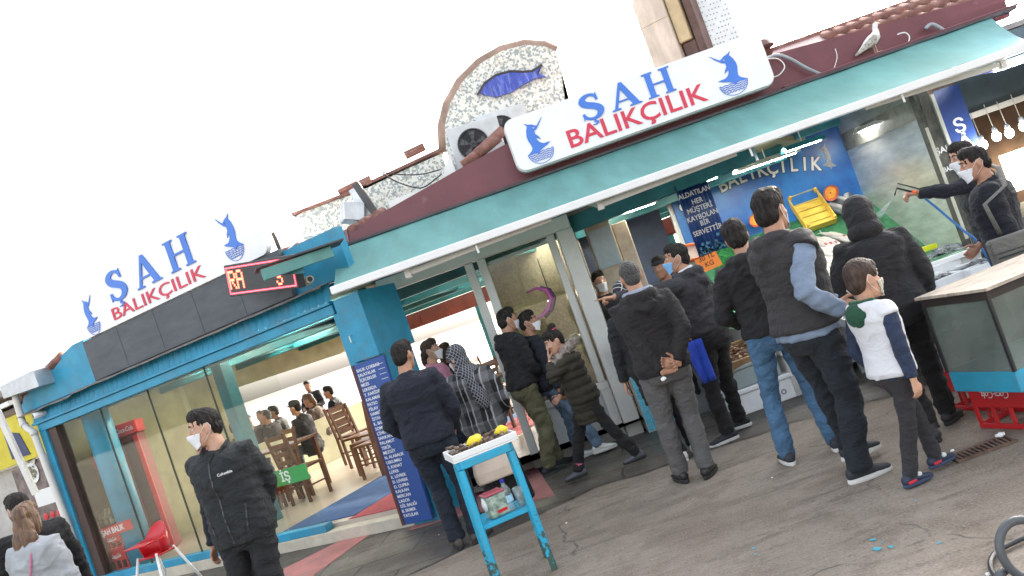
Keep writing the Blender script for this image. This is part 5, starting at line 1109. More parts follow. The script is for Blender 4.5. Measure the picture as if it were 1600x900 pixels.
# ================================================================ restaurant furniture
def hc(): 
    q = D(222, 850, 8.67); t = thing('high_chair', 'red plastic baby high chair with white tube legs outside the window', 'high chair', V((q.x+.08, 8.72, 0)), R(-25)); T_ = MW[t.name]
    b = MB(T_)
    for k in range(13):
        pass
    prof = [V((.17*math.cos(a), .15*math.sin(a), 0)) for a in [R(-20+220*k/16) for k in range(17)]]
    rows = []
    for j, (z, s_) in enumerate(((.50, .85), (.58, 1.0), (.64, 1.06))): rows.append([b.bm.verts.new((p.x*s_, p.y*s_, z)) for p in prof])
    rows.append([b.bm.verts.new((p.x*1.04, p.y*1.04, .66+(.22*max(0, math.sin(R(-20+220*k/16))-.35)))) for k, p in enumerate(prof)])
    for a_, c_ in zip(rows[:-1], rows[1:]):
        for i in range(16): b.bm.faces.new((a_[i], a_[i+1], c_[i+1], c_[i]))
    o = b.build('seat_shell', REDP, t, smooth=True); m = o.modifiers.new('t', 'SOLIDIFY'); m.thickness = .012
    b = MB(T_); b.box(-.16, .16, -.12, .12, .485, .503); b.build('seat', REDP, t, bevel=.008); b = MB(T_); b.prism(rrect(-.2, .2, -.11, .08, .05), .655, .672, M4.Translation((0, -.17, 0)) @ M4.Rotation(R(-90), 4, 'X') @ M4.Translation((0, -1.327, 0)) @ M4.Identity(4)) if False else b.box(-.17, .17, -.22, -.06, .64, .655); b.build('tray', REDP, t, bevel=.02, seg=2)
    for sx, sy in ((-1, -1), (1, -1), (1, 1), (-1, 1)):
        b = MB(T_); b.tube([(sx*.14, sy*.11, .52), (sx*.25, sy*.25, .045)], .014, 10); b.build('leg', WHITE, t, smooth=True)
        b = MB(T_); b.tube([(sx*.249, sy*.249, .05), (sx*.258, sy*.26, .0)], .02, 10); b.build('foot', REDP, t, smooth=True)
hc()
CR = thing('drinks_fridge', 'red drinks fridge with round logo behind the left glass', 'fridge', WM @ V((W(192, 672, .58).x-.26, .62, .16)), R(14))
T_ = MW[CR.name]; REDD = mat('fridge_red', (.32, .012, .02), .35, .1)
b = MB(T_); b.box(-.30, .26, 0, .50, 0, 1.62); b.build('cabinet', mat('fridge_dark', (.24, .014, .02), .4, .2), CR, bevel=.01)
b = MB(T_); b.box(.205, .265, -.03, .04, 0.02, 1.60); b.build('door_frame', REDP, CR, bevel=.006); b = MB(T_); b.box(-.04, .30, -.05, .45, 1.625, 1.80); b.build('header', REDP, CR, bevel=.01)
text("Coca-Cola", .09, LWH, CR, T_ @ facing(V((.14, -.055, 1.71))), ext=.001, shear=.3, xs=.55)
b = MB(T_); b.lathe([(.001, .012), (.21, .012), (.21, .002)], (-.15, 0, 1.42), 32, 'y'); b.build('round_logo', REDD, CR)
text("Coca-Cola", .13, LWH, CR, T_ @ facing(V((-.14, -.015, 1.43))), ext=.001, shear=.3, bold=.01, xs=.62, name='logo')
text("Coca-Cola", .10, LWH, CR, T_ @ facing(V((-.12, -.006, .68))), ext=.001, shear=.3, xs=.62, name='logo')
b = MB(T_); b.box(.06, .20, -.006, -.001, .1, 1.55); b.build('door_glass', mat('fridge_glass', (.05, .012, .014), .15, .4), CR)
RSB = thing('name_board', 'red board with white ŞAH BALIK lettering behind the glass', 'sign', WM @ V((.65, .2, .68)), WANG)
q = W(176, 829, .16); T2 = WM @ facing(V((q.x, .16, q.z))) @ M4.Rotation(R(3), 4, 'Z'); b = MB(T2); b.box(-.41, .41, -.065, .065, -.008, 0); b.build('board', REDP, RSB); text("ŞAH BALIK", .105, LWH, RSB, T2 @ M4.Translation((0, 0, .003)), ext=.001, bold=.02, xs=.98)
q = W(195, 858, .3); cokecrate(WM @ V((q.x-.26, .2, .162)), WANG, 'red drinks crate inside the glass on the restaurant floor', False, grp='red crates inside the restaurant'); cokecrate(WM @ V((q.x-.24, .2, .45)), WANG, 'upper red drinks crate stacked inside the glass under the name board', False, h=.2, grp='red crates inside the restaurant')
b = MB(WM)
for k in range(26): x = q.x-.33+rs.uniform(0, .52); b.lathe([(.03, 0), (.03, .1), (.012, .15), (.012, .19)], (x, .32+rs.uniform(-.06, .1), .78), 8)
o = b.build('bottle_row', mat('dark_bottle', (.06, .04, .03), .3, .7, 14, col2=(.4, .35, .2))); tag(o, 'rows of drinks bottles standing above the red name board', 'bottles', kind='stuff')
def chair(s_, t_, a, lab, grp='wooden chairs in the restaurant', proto=[None], wd=WOOD):
    if proto[0] is None:
        t = thing('wooden_chair', lab, 'chair', (0, 0, 0), 0, grp)
        b = MB(); b.box(-.2, .2, -.2, .2, .43, .465); b.build('seat', wd, t, bevel=.008)
        for x in (-.18, .18):
            b = MB(); b.bar((x, -.18, .43), (x, -.185, 0), .035); b.build('leg', wd, t); b = MB(); b.bar((x, .18, .0), (x, .185, .45), .035); b.bar((x, .185, .45), (x, .26, .98), .035); b.build('rear_leg', wd, t)
        for z in (.58, .70, .82, .93): y = .19+.075*(z-.45)/.53; b = MB(); b.box(-.16, .16, y-.008, y+.012, z-.03, z+.03); b.build('slat', wd, t, bevel=.004)
        b = MB(); b.bar((-.18, -.18, .2), (-.18, .18, .2), .02); b.bar((.18, -.18, .2), (.18, .18, .2), .02); b.build('stretcher', wd, t); proto[0] = t
    else: t = copy_tree(proto[0]); t['label'] = lab
    t.location = WM @ V((s_, t_, .165)); t.rotation_euler = (0, 0, WANG+R(a)); return t
def table(s_, t_, lab, proto=[None]):
    if proto[0] is None:
        t = thing('dining_table', lab, 'table', (0, 0, 0), 0, 'dining tables'); b = MB(); b.box(-.45, .45, -.35, .35, .72, .755); b.build('table_top', WOOD, t, bevel=.006)
        for x in (-.4, .4):
            for y in (-.3, .3): b = MB(); b.box(x-.025, x+.025, y-.025, y+.025, 0, .719); b.build('leg', WOOD, t)
        proto[0] = t
    else: t = copy_tree(proto[0]); t['label'] = lab
    t.location = WM @ V((s_, t_, .165)); t.rotation_euler = (0, 0, WANG); return t
# ================================================================ people
def remesh(mb, vox, it=3, fac=.5):
    bmesh.ops.recalc_face_normals(mb.bm, faces=mb.bm.faces)
    me = bpy.data.meshes.new('r'); mb.bm.to_mesh(me); mb.bm.free(); o = bpy.data.objects.new('r', me); COL.objects.link(o)
    m = o.modifiers.new('r', 'REMESH'); m.mode = 'VOXEL'; m.voxel_size = vox
    if it: s = o.modifiers.new('s', 'SMOOTH'); s.factor = fac; s.iterations = it
    bpy.context.view_layer.update()
    r = bpy.data.meshes.new_from_object(o.evaluated_get(bpy.context.evaluated_depsgraph_get()))
    bpy.data.objects.remove(o); bpy.data.meshes.remove(me)
    for p in r.polygons: p.use_smooth = True
    return r
def crumple(me, amp, seed=0, fx=8, fz=15, puff=0.0, pz=.075, dirs=None):
    n_ = [v.normal.copy() for v in me.vertices]
    for v, nn in zip(me.vertices, n_):
        c = v.co; q = V((c.x*fx+seed*7.3, c.y*fx, c.z*fz))
        q += noise.noise_vector(q*.35)*1.2
        d = noise.noise(q)*amp+noise.noise(q*2.3)*amp*.45
        rd = 1-abs(noise.noise(V((c.x*fx*.7+seed, c.y*fx*.7, c.z*fz*.8+c.x*6))))*2.4
        if rd > .4: d += (rd-.4)*amp*1.1
        if puff: d += puff*(abs(math.sin(math.pi*(c.z+.012*noise.noise(c*6))/pz))**.55-.7)
        v.co = c+nn*d
SKINS = {}
def skin(c): return mat('skin_%d' % int(c[0]*1000), c, .5, .16, 22, .08, 120, spec=.4, dirt=(c[0]*.75, c[1]*.5, c[2]*.5), dirt_amt=.35, ds=18)
SK1, SK2, SK3 = (.42, .22, .14), (.36, .18, .11), (.50, .29, .20)
HAIRB = mat('hair_black', (.0075, .0062, .0055), .7, .8, 55, .9, 70, stretch=(1, 1, .18), spec=.25, col2=(.035, .028, .024)); HAIRBR = mat('hair_brown', (.026, .012, .007), .65, .5, 55, .9, 70, stretch=(1, 1, .18), col2=(.075, .04, .024)); HAIRG = mat('hair_grey', (.05, .046, .044), .6, .7, 70, .9, 90, col2=(.10, .095, .09))
HAIRL = mat('hair_light_brown', (.10, .048, .024), .45, .5, 40, .9, 60, stretch=(1, 1, .06), col2=(.22, .12, .065))
def cloth(name, c, var=.22, rough=.85, bump=.25, bs=260, vs=5, **kw): kw.setdefault('fold', .32 if max(c) < .3 else .2); return mat('cloth_'+name, c, rough, var, vs, bump, bs, sheen=.02, dirt=tuple(min(1, x*1.4+.003) for x in c), dirt_amt=.25, ds=110, **kw)
def ik(a, b, l1, l2, pole):
    d = b-a; L = d.length; mx = (l1+l2)*.999
    if L > mx: b = a+d*(mx/L); d = b-a; L = mx
    x = (l1*l1-l2*l2+L*L)/(2*L); h = math.sqrt(max(0, l1*l1-x*x)); u = d/L; p = V(pole); p = (p-u*p.dot(u))
    if p.length < 1e-5: p = u.orthogonal()
    return a+u*x+p.normalized()*h, b
HEADR = [(-.119, .024, -.084, -.035), (-.108, .041, -.091, -.008), (-.088, .053, -.094, .02), (-.06, .062, -.094, .052), (-.03, .069, -.094, .076), (0, .073, -.094, .089), (.03, .0755, -.095, .095), (.06, .075, -.092, .094), (.09, .066, -.078, .083), (.11, .050, -.056, .063), (.122, .028, -.03, .037)]
def hsurf(z):
    z = max(-.119, min(.122, z))
    for a, b in zip(HEADR[:-1], HEADR[1:]):
        if a[0] <= z <= b[0]: t = (z-a[0])/(b[0]-a[0]); return [a[i]*(1-t)+b[i]*t for i in (1, 2, 3)]
def hand(mb, w, d, n_, side, pose, k):
    d = d.normalized(); n_ = (n_-d*n_.dot(d)).normalized(); t = d.cross(n_)*(1 if side == 'R' else -1)
    P = lambda a, b, c: w+(d*a+t*b+n_*c)*k
    mb.tube([P(-.03, 0, 0), P(.0, 0, 0), P(.03, .002, 0), (P(.07, .001, 0)), P(.092, 0, 0)], [(.026*k, .021*k), (.027*k, .020*k), (.036*k, .018*k), (.041*k, .016*k), (.036*k, .012*k)], 12, ref=tuple(n_)) if False else mb.loft([[P(a, rx*math.cos(q), ry*math.sin(q)) for q in [2*math.pi*i/12 for i in range(12)]] for a, rx, ry in ((-.03, .026, .022), (0, .027, .021), (.03, .036, .018), (.07, .043, .017), (.094, .040, .012))])
    cur = {'relaxed': (22, 28, 20), 'fist': (75, 80, 50), 'grip': (55, 60, 35), 'flat': (6, 6, 4), 'point': (70, 85, 55)}[pose]
    for i, (off, L) in enumerate(((.033, .072), (.0115, .080), (-.0105, .075), (-.032, .058))):
        c = (4, 6, 4) if pose == 'point' and i == 0 else cur; a = 0; p = P(.078, off*.92, 0); pts = [p]; sp = (off*.9)
        for s_, f_ in zip(c, (.42, .32, .26)):
            a += R(s_); p = p+(d*math.cos(a)+n_*math.sin(a)+t*sp*1.2)*(L*f_*k*1.12); pts.append(p)
        mb.tube(pts, [.0095*k, .0090*k, .0082*k, .0066*k], 8)
    th = (d*.62+t*.72+n_*.25).normalized(); th2 = (d*.85+t*.25+n_*.45).normalized()
    if pose in ('fist', 'point', 'grip'): th2 = (d*.5-t*.35+n_*.75).normalized()
    p0 = P(.022, .022, .004); p1 = p0+th*.045*k; p2 = p1+th2*.030*k; p3 = p2+th2*.024*k; mb.tube([p0, p1, p2, p3], [.014*k, .0115*k, .0105*k, .007*k], 8)
def surfpatch(bv, c, n_, up, w_, h_, off=.004, nx=7, nz=7, rr_=None):
    n_ = V(n_).normalized(); up = (V(up)-n_*V(up).dot(n_)).normalized(); x = up.cross(n_); mb = MB(); g_ = []
    for j in range(nz+1):
        row = []
        for i in range(nx+1):
            p = V(c)+x*(w_*(i/nx-.5))+up*(h_*(j/nz-.5)); h = bv.ray_cast(p+n_*.3, -n_, .6); row.append(None if h[0] is None else mb.bm.verts.new(h[0]+n_*off))
        g_.append(row)
    for j in range(nz):
        for i in range(nx):
            q = (g_[j][i], g_[j][i+1], g_[j+1][i+1], g_[j+1][i])
            if None not in q: mb.bm.faces.new(q)
    return mb
def human(label, loc, rz, H, top, trousers, shoes=None, skinc=SK1, hair=HAIRB, hairstyle='short', mask=None, lean=0, lw=None, feet=None, hands=None, elbow=None, handpose=('relaxed', 'relaxed'), palms=None, hdir=None, head=(0, 0, 0), sit=False, wide=1.0, headk=1.0, detail=1, group=None, inflate=.026, hem=.86, seed=1, collar=True, hood=None, puff=0, sleeves=True, shirt=None, leg=1.0, hood_mat=None, faceparts=True, skirt=None, twist=0, toe=(8, -8), nopants=False, cuffz=.075, bothmask=None, pockets=False, amp=.011):
    t = thing('person', label, 'person', loc, R(rz), group); T_ = MW[t.name]; Ti = T_.inverted(); k = H/1.75
    loc_ = lambda p: (Ti @ V(p))/k
    vox = .0055 if detail else .012; cvox = .012 if detail else .018
    pz = .93 if not sit else .50
    PV = V((0, 0, pz)); dz = pz-.93
    Lr = M4.Translation(PV) @ M4.Rotation(R(lean), 4, 'X') @ M4.Rotation(R(twist), 4, 'Z') @ M4.Translation(-PV) @ M4.Translation((0, 0, dz))
    def up(p, w_=None):                       # reference torso point -> posed
        p = V(p); w_ = max(0, min(1, (p.z-.90)/.22)) if w_ is None else w_
        return (p+V((0, 0, dz))).lerp(Lr @ p, w_)
    TOR = [(.83, .13, .10, .0), (.88, .165, .118, .008), (.95, .176, .126, .014), (1.03, .165, .116, .004), (1.12, .156, .108, -.004), (1.22, .166, .114, -.004), (1.31, .180, .120, .002), (1.38, .184, .112, .010), (1.425, .168, .094, .014), (1.46, .112, .074, .016), (1.49, .062, .060, .012)]
    def torso(mb, inf, z0, z1=1.5, wk=1.0, flare=0.0, core=False):
        rings = []; zs = [q for q in TOR if z0-.001 <= q[0] <= z1]
        if zs[0][0] > z0+.01: zs = [(z0, zs[0][1]*.98, zs[0][2]*.98, zs[0][3])]+zs
        for z, rx, ry, yo in zs:
            if core: rx, ry = rx*.5, ry*.5
            f_ = inf*(1 if z < 1.44 else .55)+flare*max(0, (1.0-z)); ring = []
            for i in range(20):
                a = 2*math.pi*i/20; ca, sa = math.cos(a), math.sin(a); e_ = .86
                ring.append(up((math.copysign(abs(ca)**e_, ca)*(rx*wide*wk+f_), yo+math.copysign(abs(sa)**e_, sa)*(ry*wide+f_), z))*k)
            rings.append(ring)
        mb.loft(rings)
    # joints (reference scale)
    sh = {s_: up((.182*wide*(1 if s_ == 'L' else -1), .012, 1.405)) for s_ in 'LR'}; hp = {s_: V((.092*wide*(1 if s_ == 'L' else -1), 0, pz-.01)) for s_ in 'LR'}
    hands = hands or {}; elbow = elbow or {}; feet = feet or {}; EL, WR, KN, AN = {}, {}, {}, {}
    for s_ in 'LR':
        sg = 1 if s_ == 'L' else -1
        w_ = hands.get(s_); w_ = up((.235*wide*sg+.03*sg, -.05, .84), 1) if w_ is None else (loc_(w_[1]) if w_[0] == 'w' else up(w_[1], 1))
        EL[s_], WR[s_] = ik(sh[s_], w_, .295, .262, elbow.get(s_, (.5*sg, .9, -.2)))
        f_ = feet.get(s_); 
        if f_ is None: f_ = V((.105*sg, .02, .085)) if not sit else V((.12*sg, -.42, .085))
        elif f_[0] == 'w': q = loc_(f_[1]); f_ = V((q.x, q.y, .085+(f_[2] if len(f_) > 2 else 0)))
        else: f_ = V(f_[1])
        KN[s_], AN[s_] = ik(hp[s_], f_, .425, .425, (.10*sg, -1, 0))
    NB = up((0, .012, 1.485), 1); HC0 = V((0, -.012, 1.635))
    hy, hp_, hr = head
    HM_ = M4.Translation(up((0, .012, 1.50), 1)) @ M4.Rotation(R(hy), 4, 'Z') @ M4.Rotation(R(hp_), 4, 'X') @ M4.Rotation(R(hr), 4, 'Y') @ M4.Translation(HC0-V((0, .012, 1.50)))
    hk = headk; h_ = lambda p: (HM_ @ (V(p)*hk+V((0, 0, -.12*(1-hk) if hk < 1 else .10*(hk-1)))))*k
    S_ = skin(skinc)
    # ---- body: head, neck, trunk, arms, hands in one surface
    mb = MB()
    rings = []
    for z, rx, yf, yb in HEADR:
        c, ry = (yf+yb)/2, (yb-yf)/2; rings.append([h_((rx*math.cos(a), c+ry*math.sin(a)*(1 if math.sin(a) > 0 else 1), z)) for a in [2*math.pi*i/20 for i in range(20)]])
    mb.loft(rings)
    def hball(c, r_): mb.ball((0, 0, 0), 1, 1, 1, 10, 8, T=M4.Translation(V(c)) @ M4.Diagonal((*r_, 1)))
    def hb(c, rx, ry, rz_): 
        m2 = MB(); m2.ball((0, 0, 0), rx, ry, rz_, 10, 8); vs = {}
        for v in m2.bm.verts: vs[v] = mb.bm.verts.new(h_(v.co+V(c)))
        for f in m2.bm.faces: mb.bm.faces.new([vs[v] for v in f.verts])
        m2.bm.free()
    mb.tube([h_((0, -.086, .032)), h_((0, -.100, .005)), h_((0, -.112, -.018)), h_((0, -.100, -.030))], [.008*k, .010*k, .0135*k, .010*k], 8)
    hb((-.011, -.098, -.026), .009, .010, .007); hb((.011, -.098, -.026), .009, .010, .007)
    hb((0, -.084, .040), .052, .012, .009); hb((-.034, -.074, -.02), .022, .017, .02); hb((.034, -.074, -.02), .022, .017, .02)
    hb((0, -.088, -.060), .022, .010, .007); hb((0, -.087, -.071), .018, .010, .007); hb((0, -.083, -.105), .02, .012, .014)
    for sg in (-1, 1): hb((sg*.077, .010, -.002), .009, .021, .034); hb((sg*.075, .004, -.03), .007, .01, .013)
    mb.tube([h_((0, .012, -.05)), (NB+V((0, 0, .02)))*k, up((0, .01, 1.40), 1)*k], [.056*k*hk, .060*k, .07*k], 14)
    torso(mb, 0, .95, core=True)
    for s_ in 'LR':
        mb.tube([up((0, .01, 1.38), 1)*k, sh[s_]*k, EL[s_]*k, EL[s_].lerp(WR[s_], .5)*k, WR[s_]*k], [.045*k, .035*k, .034*k, .033*k, .027*k], 10)
        fd = (WR[s_]-EL[s_]).normalized(); dd = V(hdir[s_]) if hdir and s_ in hdir else fd
        pn = V(palms[s_]) if palms and s_ in palms else V((-1 if s_ == 'L' else 1, 0, 0)); hand(mb, WR[s_]*k, dd, pn, s_, handpose[0 if s_ == 'L' else 1], k)
        mb.tube([hp[s_]*k+V((0, 0, .05)), KN[s_]*k, AN[s_]*k], [.05*k, .04*k, .035*k], 8)
    me = remesh(mb, vox, 3 if detail else 1, .4); body = link('body', me, S_, t, T_)
    # ---- face details
    if faceparts and detail:
        for sg in (-1, 1):
            e = MB(T_); e.ball(h_((sg*.031, -.0785, .018)), .0125*k*hk, n=10, m=8); ey_ = e.build('eye', mat('eye_white', (.6, .57, .53), .25, .03), t, smooth=True)
            e = MB(T_); e.ball(h_((sg*.031, -.0862, .018)), .0058*k*hk, n=8, m=6); e.build('iris', mat('iris_dark', (.03, .015, .008), .15), ey_, smooth=True)
            e = MB(T_); e.tube([h_((sg*.014, -.0965, .037)), h_((sg*.031, -.0935, .044)), h_((sg*.049, -.082, .039))], [.004*k, .005*k, .002*k], 6); e.build('eyebrow', hair or HAIRB, t, smooth=True)
            e = MB(T_); e.tube([h_((sg*.018, -.0895, .022)), h_((sg*.031, -.0905, .0275)), h_((sg*.045, -.083, .022))], .0028*k, 6); e.build('eyelid', S_, t, smooth=True)
        if not mask: e = MB(T_); e.tube([h_((-.024, -.089, -.066)), h_((-.01, -.0985, -.064)), h_((0, -.0985, -.0655)), h_((.01, -.0985, -.064)), h_((.024, -.089, -.066))], [.002*k, .0045*k, .005*k, .0045*k, .002*k], 8); e.build('lips', mat('lips', (.33, .12, .09), .45), t, smooth=True)
    # ---- mask
    if mask:
        m2 = MB(T_); g_ = []
        for j in range(13):
            z = -.014-.108*j/12; row = []
            for i in range(25):
                ph = R(-64+128*i/24); zz = z*(1-.30*(abs(ph)/R(64))**2)-.012*(abs(ph)/R(64))**2; z2 = max(z, -.086)
                rx, yf, yb = hsurf(z2); c, ry = (yf+yb)/2, (yb-yf)/2
                bul = .005+.032*math.exp(-(math.degrees(ph)/20)**2)*max(0, 1-abs((z+.030)/.075))+.007*math.cos(ph)**3
                pl = .0015*math.sin(j*2.2); o_ = bul+pl
                row.append(m2.bm.verts.new(h_(((rx+o_)*math.sin(ph), c-(ry+o_)*math.cos(ph), zz))))
            g_.append(row)
        for j in range(12):
            for i in range(24): m2.bm.faces.new((g_[j][i], g_[j][i+1], g_[j+1][i+1], g_[j+1][i]))
        mk = m2.build('mask', mask, t, smooth=True); s2 = mk.modifiers.new('t', 'SOLIDIFY'); s2.thickness = .002
        for sg in (-1, 1):
            m2 = MB(T_); m2.tube([h_((sg*.068, -.045, -.022)), h_((sg*.079, -.01, .012)), h_((sg*.083, .02, .03)), h_((sg*.084, .034, .0)), h_((sg*.081, .018, -.034)), h_((sg*.066, -.035, -.085))], .0016*k, 5); m2.build('ear_loop', mat('loop_white', (.75, .75, .75), .8), mk, smooth=True)
    # ---- hair
    def blob(parts_, name, m, vx=.008, amp_=.003, fx=28, fz=16, it=2):
        mb2 = MB()
        for c, r_ in parts_:
            m3 = MB(); m3.ball((0, 0, 0), r_[0], r_[1], r_[2], 14, 10); vs = {v: mb2.bm.verts.new(h_(v.co+V(c))) for v in m3.bm.verts}
            for f in m3.bm.faces: mb2.bm.faces.new([vs[v] for v in f.verts])
            m3.bm.free()
        me_ = remesh(mb2, vx*(1 if detail else 1.6), it)
        if amp_:
            crumple(me_, amp_, seed, fx, fz)
            if name == 'hair' and detail:
                for v in me_.vertices: v.co += v.normal*(.0035*noise.noise(V((v.co.x*110, v.co.y*110, v.co.z*30))))
        return link(name, me_, m, t, T_)
    base = [((0, .010, .043), (.0815, .101, .090)), ((0, .052, -.012), (.068, .056, .070)), ((0, -.030, .088), (.073, .066, .055))]
    if hairstyle == 'short': blob(base, 'hair', hair)
    elif hairstyle == 'crop': blob([((0, .012, .040), (.079, .098, .090)), ((0, .050, -.010), (.066, .053, .066)), ((0, -.028, .082), (.064, .056, .050))], 'hair', hair, amp_=.001)
    elif hairstyle == 'boy': blob([((0, .010, .046), (.084, .104, .094)), ((0, .052, -.008), (.070, .056, .070)), ((0, -.050, .070), (.066, .050, .050)), ((.05, -.02, .04), (.032, .05, .045)), ((-.05, -.02, .04), (.032, .05, .045))], 'hair', hair, amp_=.002)
    elif hairstyle == 'thick': blob([((0, .012, .048), (.090, .108, .098)), ((0, .055, -.012), (.075, .060, .078)), ((0, -.038, .090), (.074, .064, .056))], 'hair', hair, amp_=.006, fx=20)
    elif hairstyle == 'bun': blob(base+[((0, .060, .140), (.046, .046, .044)), ((0, .06, .02), (.074, .055, .08))], 'hair', hair); blob([((0, .052, .118), (.050, .048, .014))], 'hair_tie', mat('pink_tie', (.7, .04, .18), .6), .006, .001)
    elif hairstyle == 'long': blob(base+[((0, .055, -.06), (.088, .05, .09)), ((0, .075, -.15), (.105, .05, .10)), ((0, .085, -.25), (.105, .045, .10)), ((0, .085, -.32), (.085, .035, .08)), ((.062, .0, -.03), (.03, .05, .10)), ((-.062, .0, -.03), (.03, .05, .10))], 'hair', hair, amp_=.006, fx=40, fz=3)
    elif hairstyle == 'tied': blob(base+[((0, .08, -.03), (.05, .05, .06)), ((0, .105, -.09), (.035, .035, .07))], 'hair', hair)
    elif hairstyle == 'cap': blob(base, 'hair', hair, amp_=.001); blob([((0, .004, .062), (.086, .104, .075)), ((0, -.10, .055), (.06, .05, .012))], 'cap', mat('cap_dark', (.03, .03, .03), .8), .007, 0)
    elif hairstyle == 'scarf':
        o = blob([((0, .012, .030), (.093, .112, .112)), ((0, .03, -.06), (.088, .085, .09)), ((0, .015, -.125), (.10, .095, .07)), ((0, .06, -.20), (.14, .085, .10)), ((.03, .10, -.30), (.11, .07, .16)), ((.07, .115, -.44), (.085, .06, .15)), ((.0, -.02, -.16), (.12, .09, .05))], 'headscarf', hood_mat, .009, .004, 12, 9)
        bm_ = bmesh.new(); bm_.from_mesh(o.data); inv = (HM_.inverted())
        kill = [f for f in bm_.faces if (lambda q: q.y < -.062 and abs(q.x) < .058*hk and -.10 < q.z < .062)(inv @ (f.calc_center_median()/k))]
        bmesh.ops.delete(bm_, geom=kill, context='FACES'); bm_.to_mesh(o.data); bm_.free(); s2 = o.modifiers.new('t', 'SOLIDIFY'); s2.thickness = .004
    if hood == 'up':
        o = blob([((0, .024, .026), (.112, .132, .132)), ((0, .045, -.05), (.112, .115, .11)), ((0, .055, -.13), (.125, .115, .09)), ((0, .095, -.03), (.075, .07, .10))], 'hood', hood_mat or top, .009, .005, 9, 12)
        bm_ = bmesh.new(); bm_.from_mesh(o.data); inv = HM_.inverted()
        kill = [f for f in bm_.faces if (lambda q: q.y < -.058 and abs(q.x) < .07 and -.13 < q.z < .09)(inv @ (f.calc_center_median()/k))]
        bmesh.ops.delete(bm_, geom=kill, context='FACES'); bm_.to_mesh(o.data); bm_.free(); s2 = o.modifiers.new('t', 'SOLIDIFY'); s2.thickness = .006
    # ---- clothes
    def sleeve(mb2, s_, r0=.078, r1=.060, r2=.047, end=.93):
        e2 = EL[s_].lerp(WR[s_], end); a = sh[s_]+(sh[s_]-EL[s_]).normalized()*.0; inn = up((.08*(1 if s_ == 'L' else -1), .012, 1.39), 1)
        mb2.tube([inn*k, a*k, a.lerp(EL[s_], .35)*k, a.lerp(EL[s_], .8)*k, EL[s_]*k, EL[s_].lerp(WR[s_], .3)*k, EL[s_].lerp(WR[s_], .75)*k, e2*k], [.085*k, r0*k, r0*.93*k, r1*1.04*k, r1*k, r1*.97*k, r2*1.08*k, r2*k], 14)
    def topmesh(m, inf, hm, slv, col, name, pf, hd, flare=.0, sd=0, am=None, sl=(.078, .062, .047), end=.93):
        mb2 = MB(); torso(mb2, inf, hm, 1.47 if not hd else 1.47, flare=flare)
        if slv:
            for s_ in 'LR': sleeve(mb2, s_, *sl, end=end)
        else:
            for s_ in 'LR': a = sh[s_]; inn = up((.07*(1 if s_ == 'L' else -1), .012, 1.39), 1); mb2.tube([inn*k, a*k, (a+(EL[s_]-a)*.08)*k], [.09*k, .092*k, .088*k], 14)
        if col:
            cr_ = []
            for zz, rr3, th_ in ((1.46, .082, .022), (1.50, .070, .016)):
                for i in range(18):
                    a = 2*math.pi*i/18; cr_.append(None)
            rings2 = []
            for i in range(20):
                a = 2*math.pi*i/20; cx, cy = math.cos(a), math.sin(a); fr = .5*(1-cy)          # lower in front
                cc = lambda r_, z: up((cx*r_, .014+cy*r_*.95, z-.035*fr), 1)*k
                rings2.append([cc(.098, 1.445), cc(.086, 1.505), cc(.070, 1.515), cc(.064, 1.45)])
            mb2.loft(rings2, closed=True)
        if hd == 'down':
            for pts_, rr3 in ((((-.10, -.06, 1.44), (-.115, .03, 1.475), (-.075, .105, 1.475), (0, .135, 1.465), (.075, .105, 1.475), (.115, .03, 1.475), (.10, -.06, 1.44)), (.028, .040, .048, .05, .048, .040, .028)), (((-.07, .12, 1.42), (0, .145, 1.37), (.07, .12, 1.42)), (.05, .055, .05)), (((-.03, .125, 1.36), (0, .13, 1.30), (.03, .125, 1.36)), (.03, .035, .03))):
                mb2.tube([up(p, 1)*k for p in pts_], [q*k for q in rr3], 12)
        me_ = remesh(mb2, cvox, 3); crumple(me_, (amp if am is None else am)*(.5 if pf else 1), seed+sd, puff=pf); return link(name, me_, m, t, T_)
    if shirt: topmesh(shirt, inflate-.022, hem-.04, True, True, 'shirt', 0, None, sd=5, sl=(.07, .058, .045))
    jk = topmesh(top, inflate, hem, sleeves, collar, 'jacket', puff, 'down' if hood == 'down' else None)
    if hood == 'down' and hood_mat:
        mb2 = MB(); mb2.tube([up(p, 1)*k for p in ((-.085, -.03, 1.475), (-.098, .04, 1.505), (-.06, .10, 1.505), (0, .12, 1.50), (.06, .10, 1.505), (.098, .04, 1.505), (.085, -.03, 1.475))], [q*k for q in (.022, .03, .034, .036, .034, .03, .022)], 12); me_ = remesh(mb2, .01, 2); crumple(me_, .004, seed); link('hood_lining', me_, hood_mat, t, T_)
    if not nopants:
        mb2 = MB(); rings = []
        for z, rx, ry, yo in ((.80, .12, .10, .0), (.86, .162, .118, .01), (.95, .174, .124, .014), (1.03, .160, .112, .004)): rings.append([up((math.cos(a)*(rx*wide+.012), yo+math.sin(a)*(ry*wide+.012), z))*k for a in [2*math.pi*i/20 for i in range(20)]])
        mb2.loft(rings)
        for s_ in 'LR':
            a, kn, an = hp[s_]+V((0, .006, .03)), KN[s_], AN[s_]; g = leg; an2 = an+(V((0, 0, cuffz-.085))); dn = an-kn
            mb2.tube([a*k, a.lerp(kn, .25)*k, a.lerp(kn, .65)*k, kn*k, kn.lerp(an, .3)*k, kn.lerp(an, .7)*k, an2*k], [.098*wide*k, .094*wide*k, .078*g*k, .066*g*k, .067*g*k, .062*g*k, .060*g*k], 14)
        me_ = remesh(mb2, cvox, 3); crumple(me_, amp*1.1, seed+3, 7, 13); tr = link('trousers', me_, trousers, t, T_)
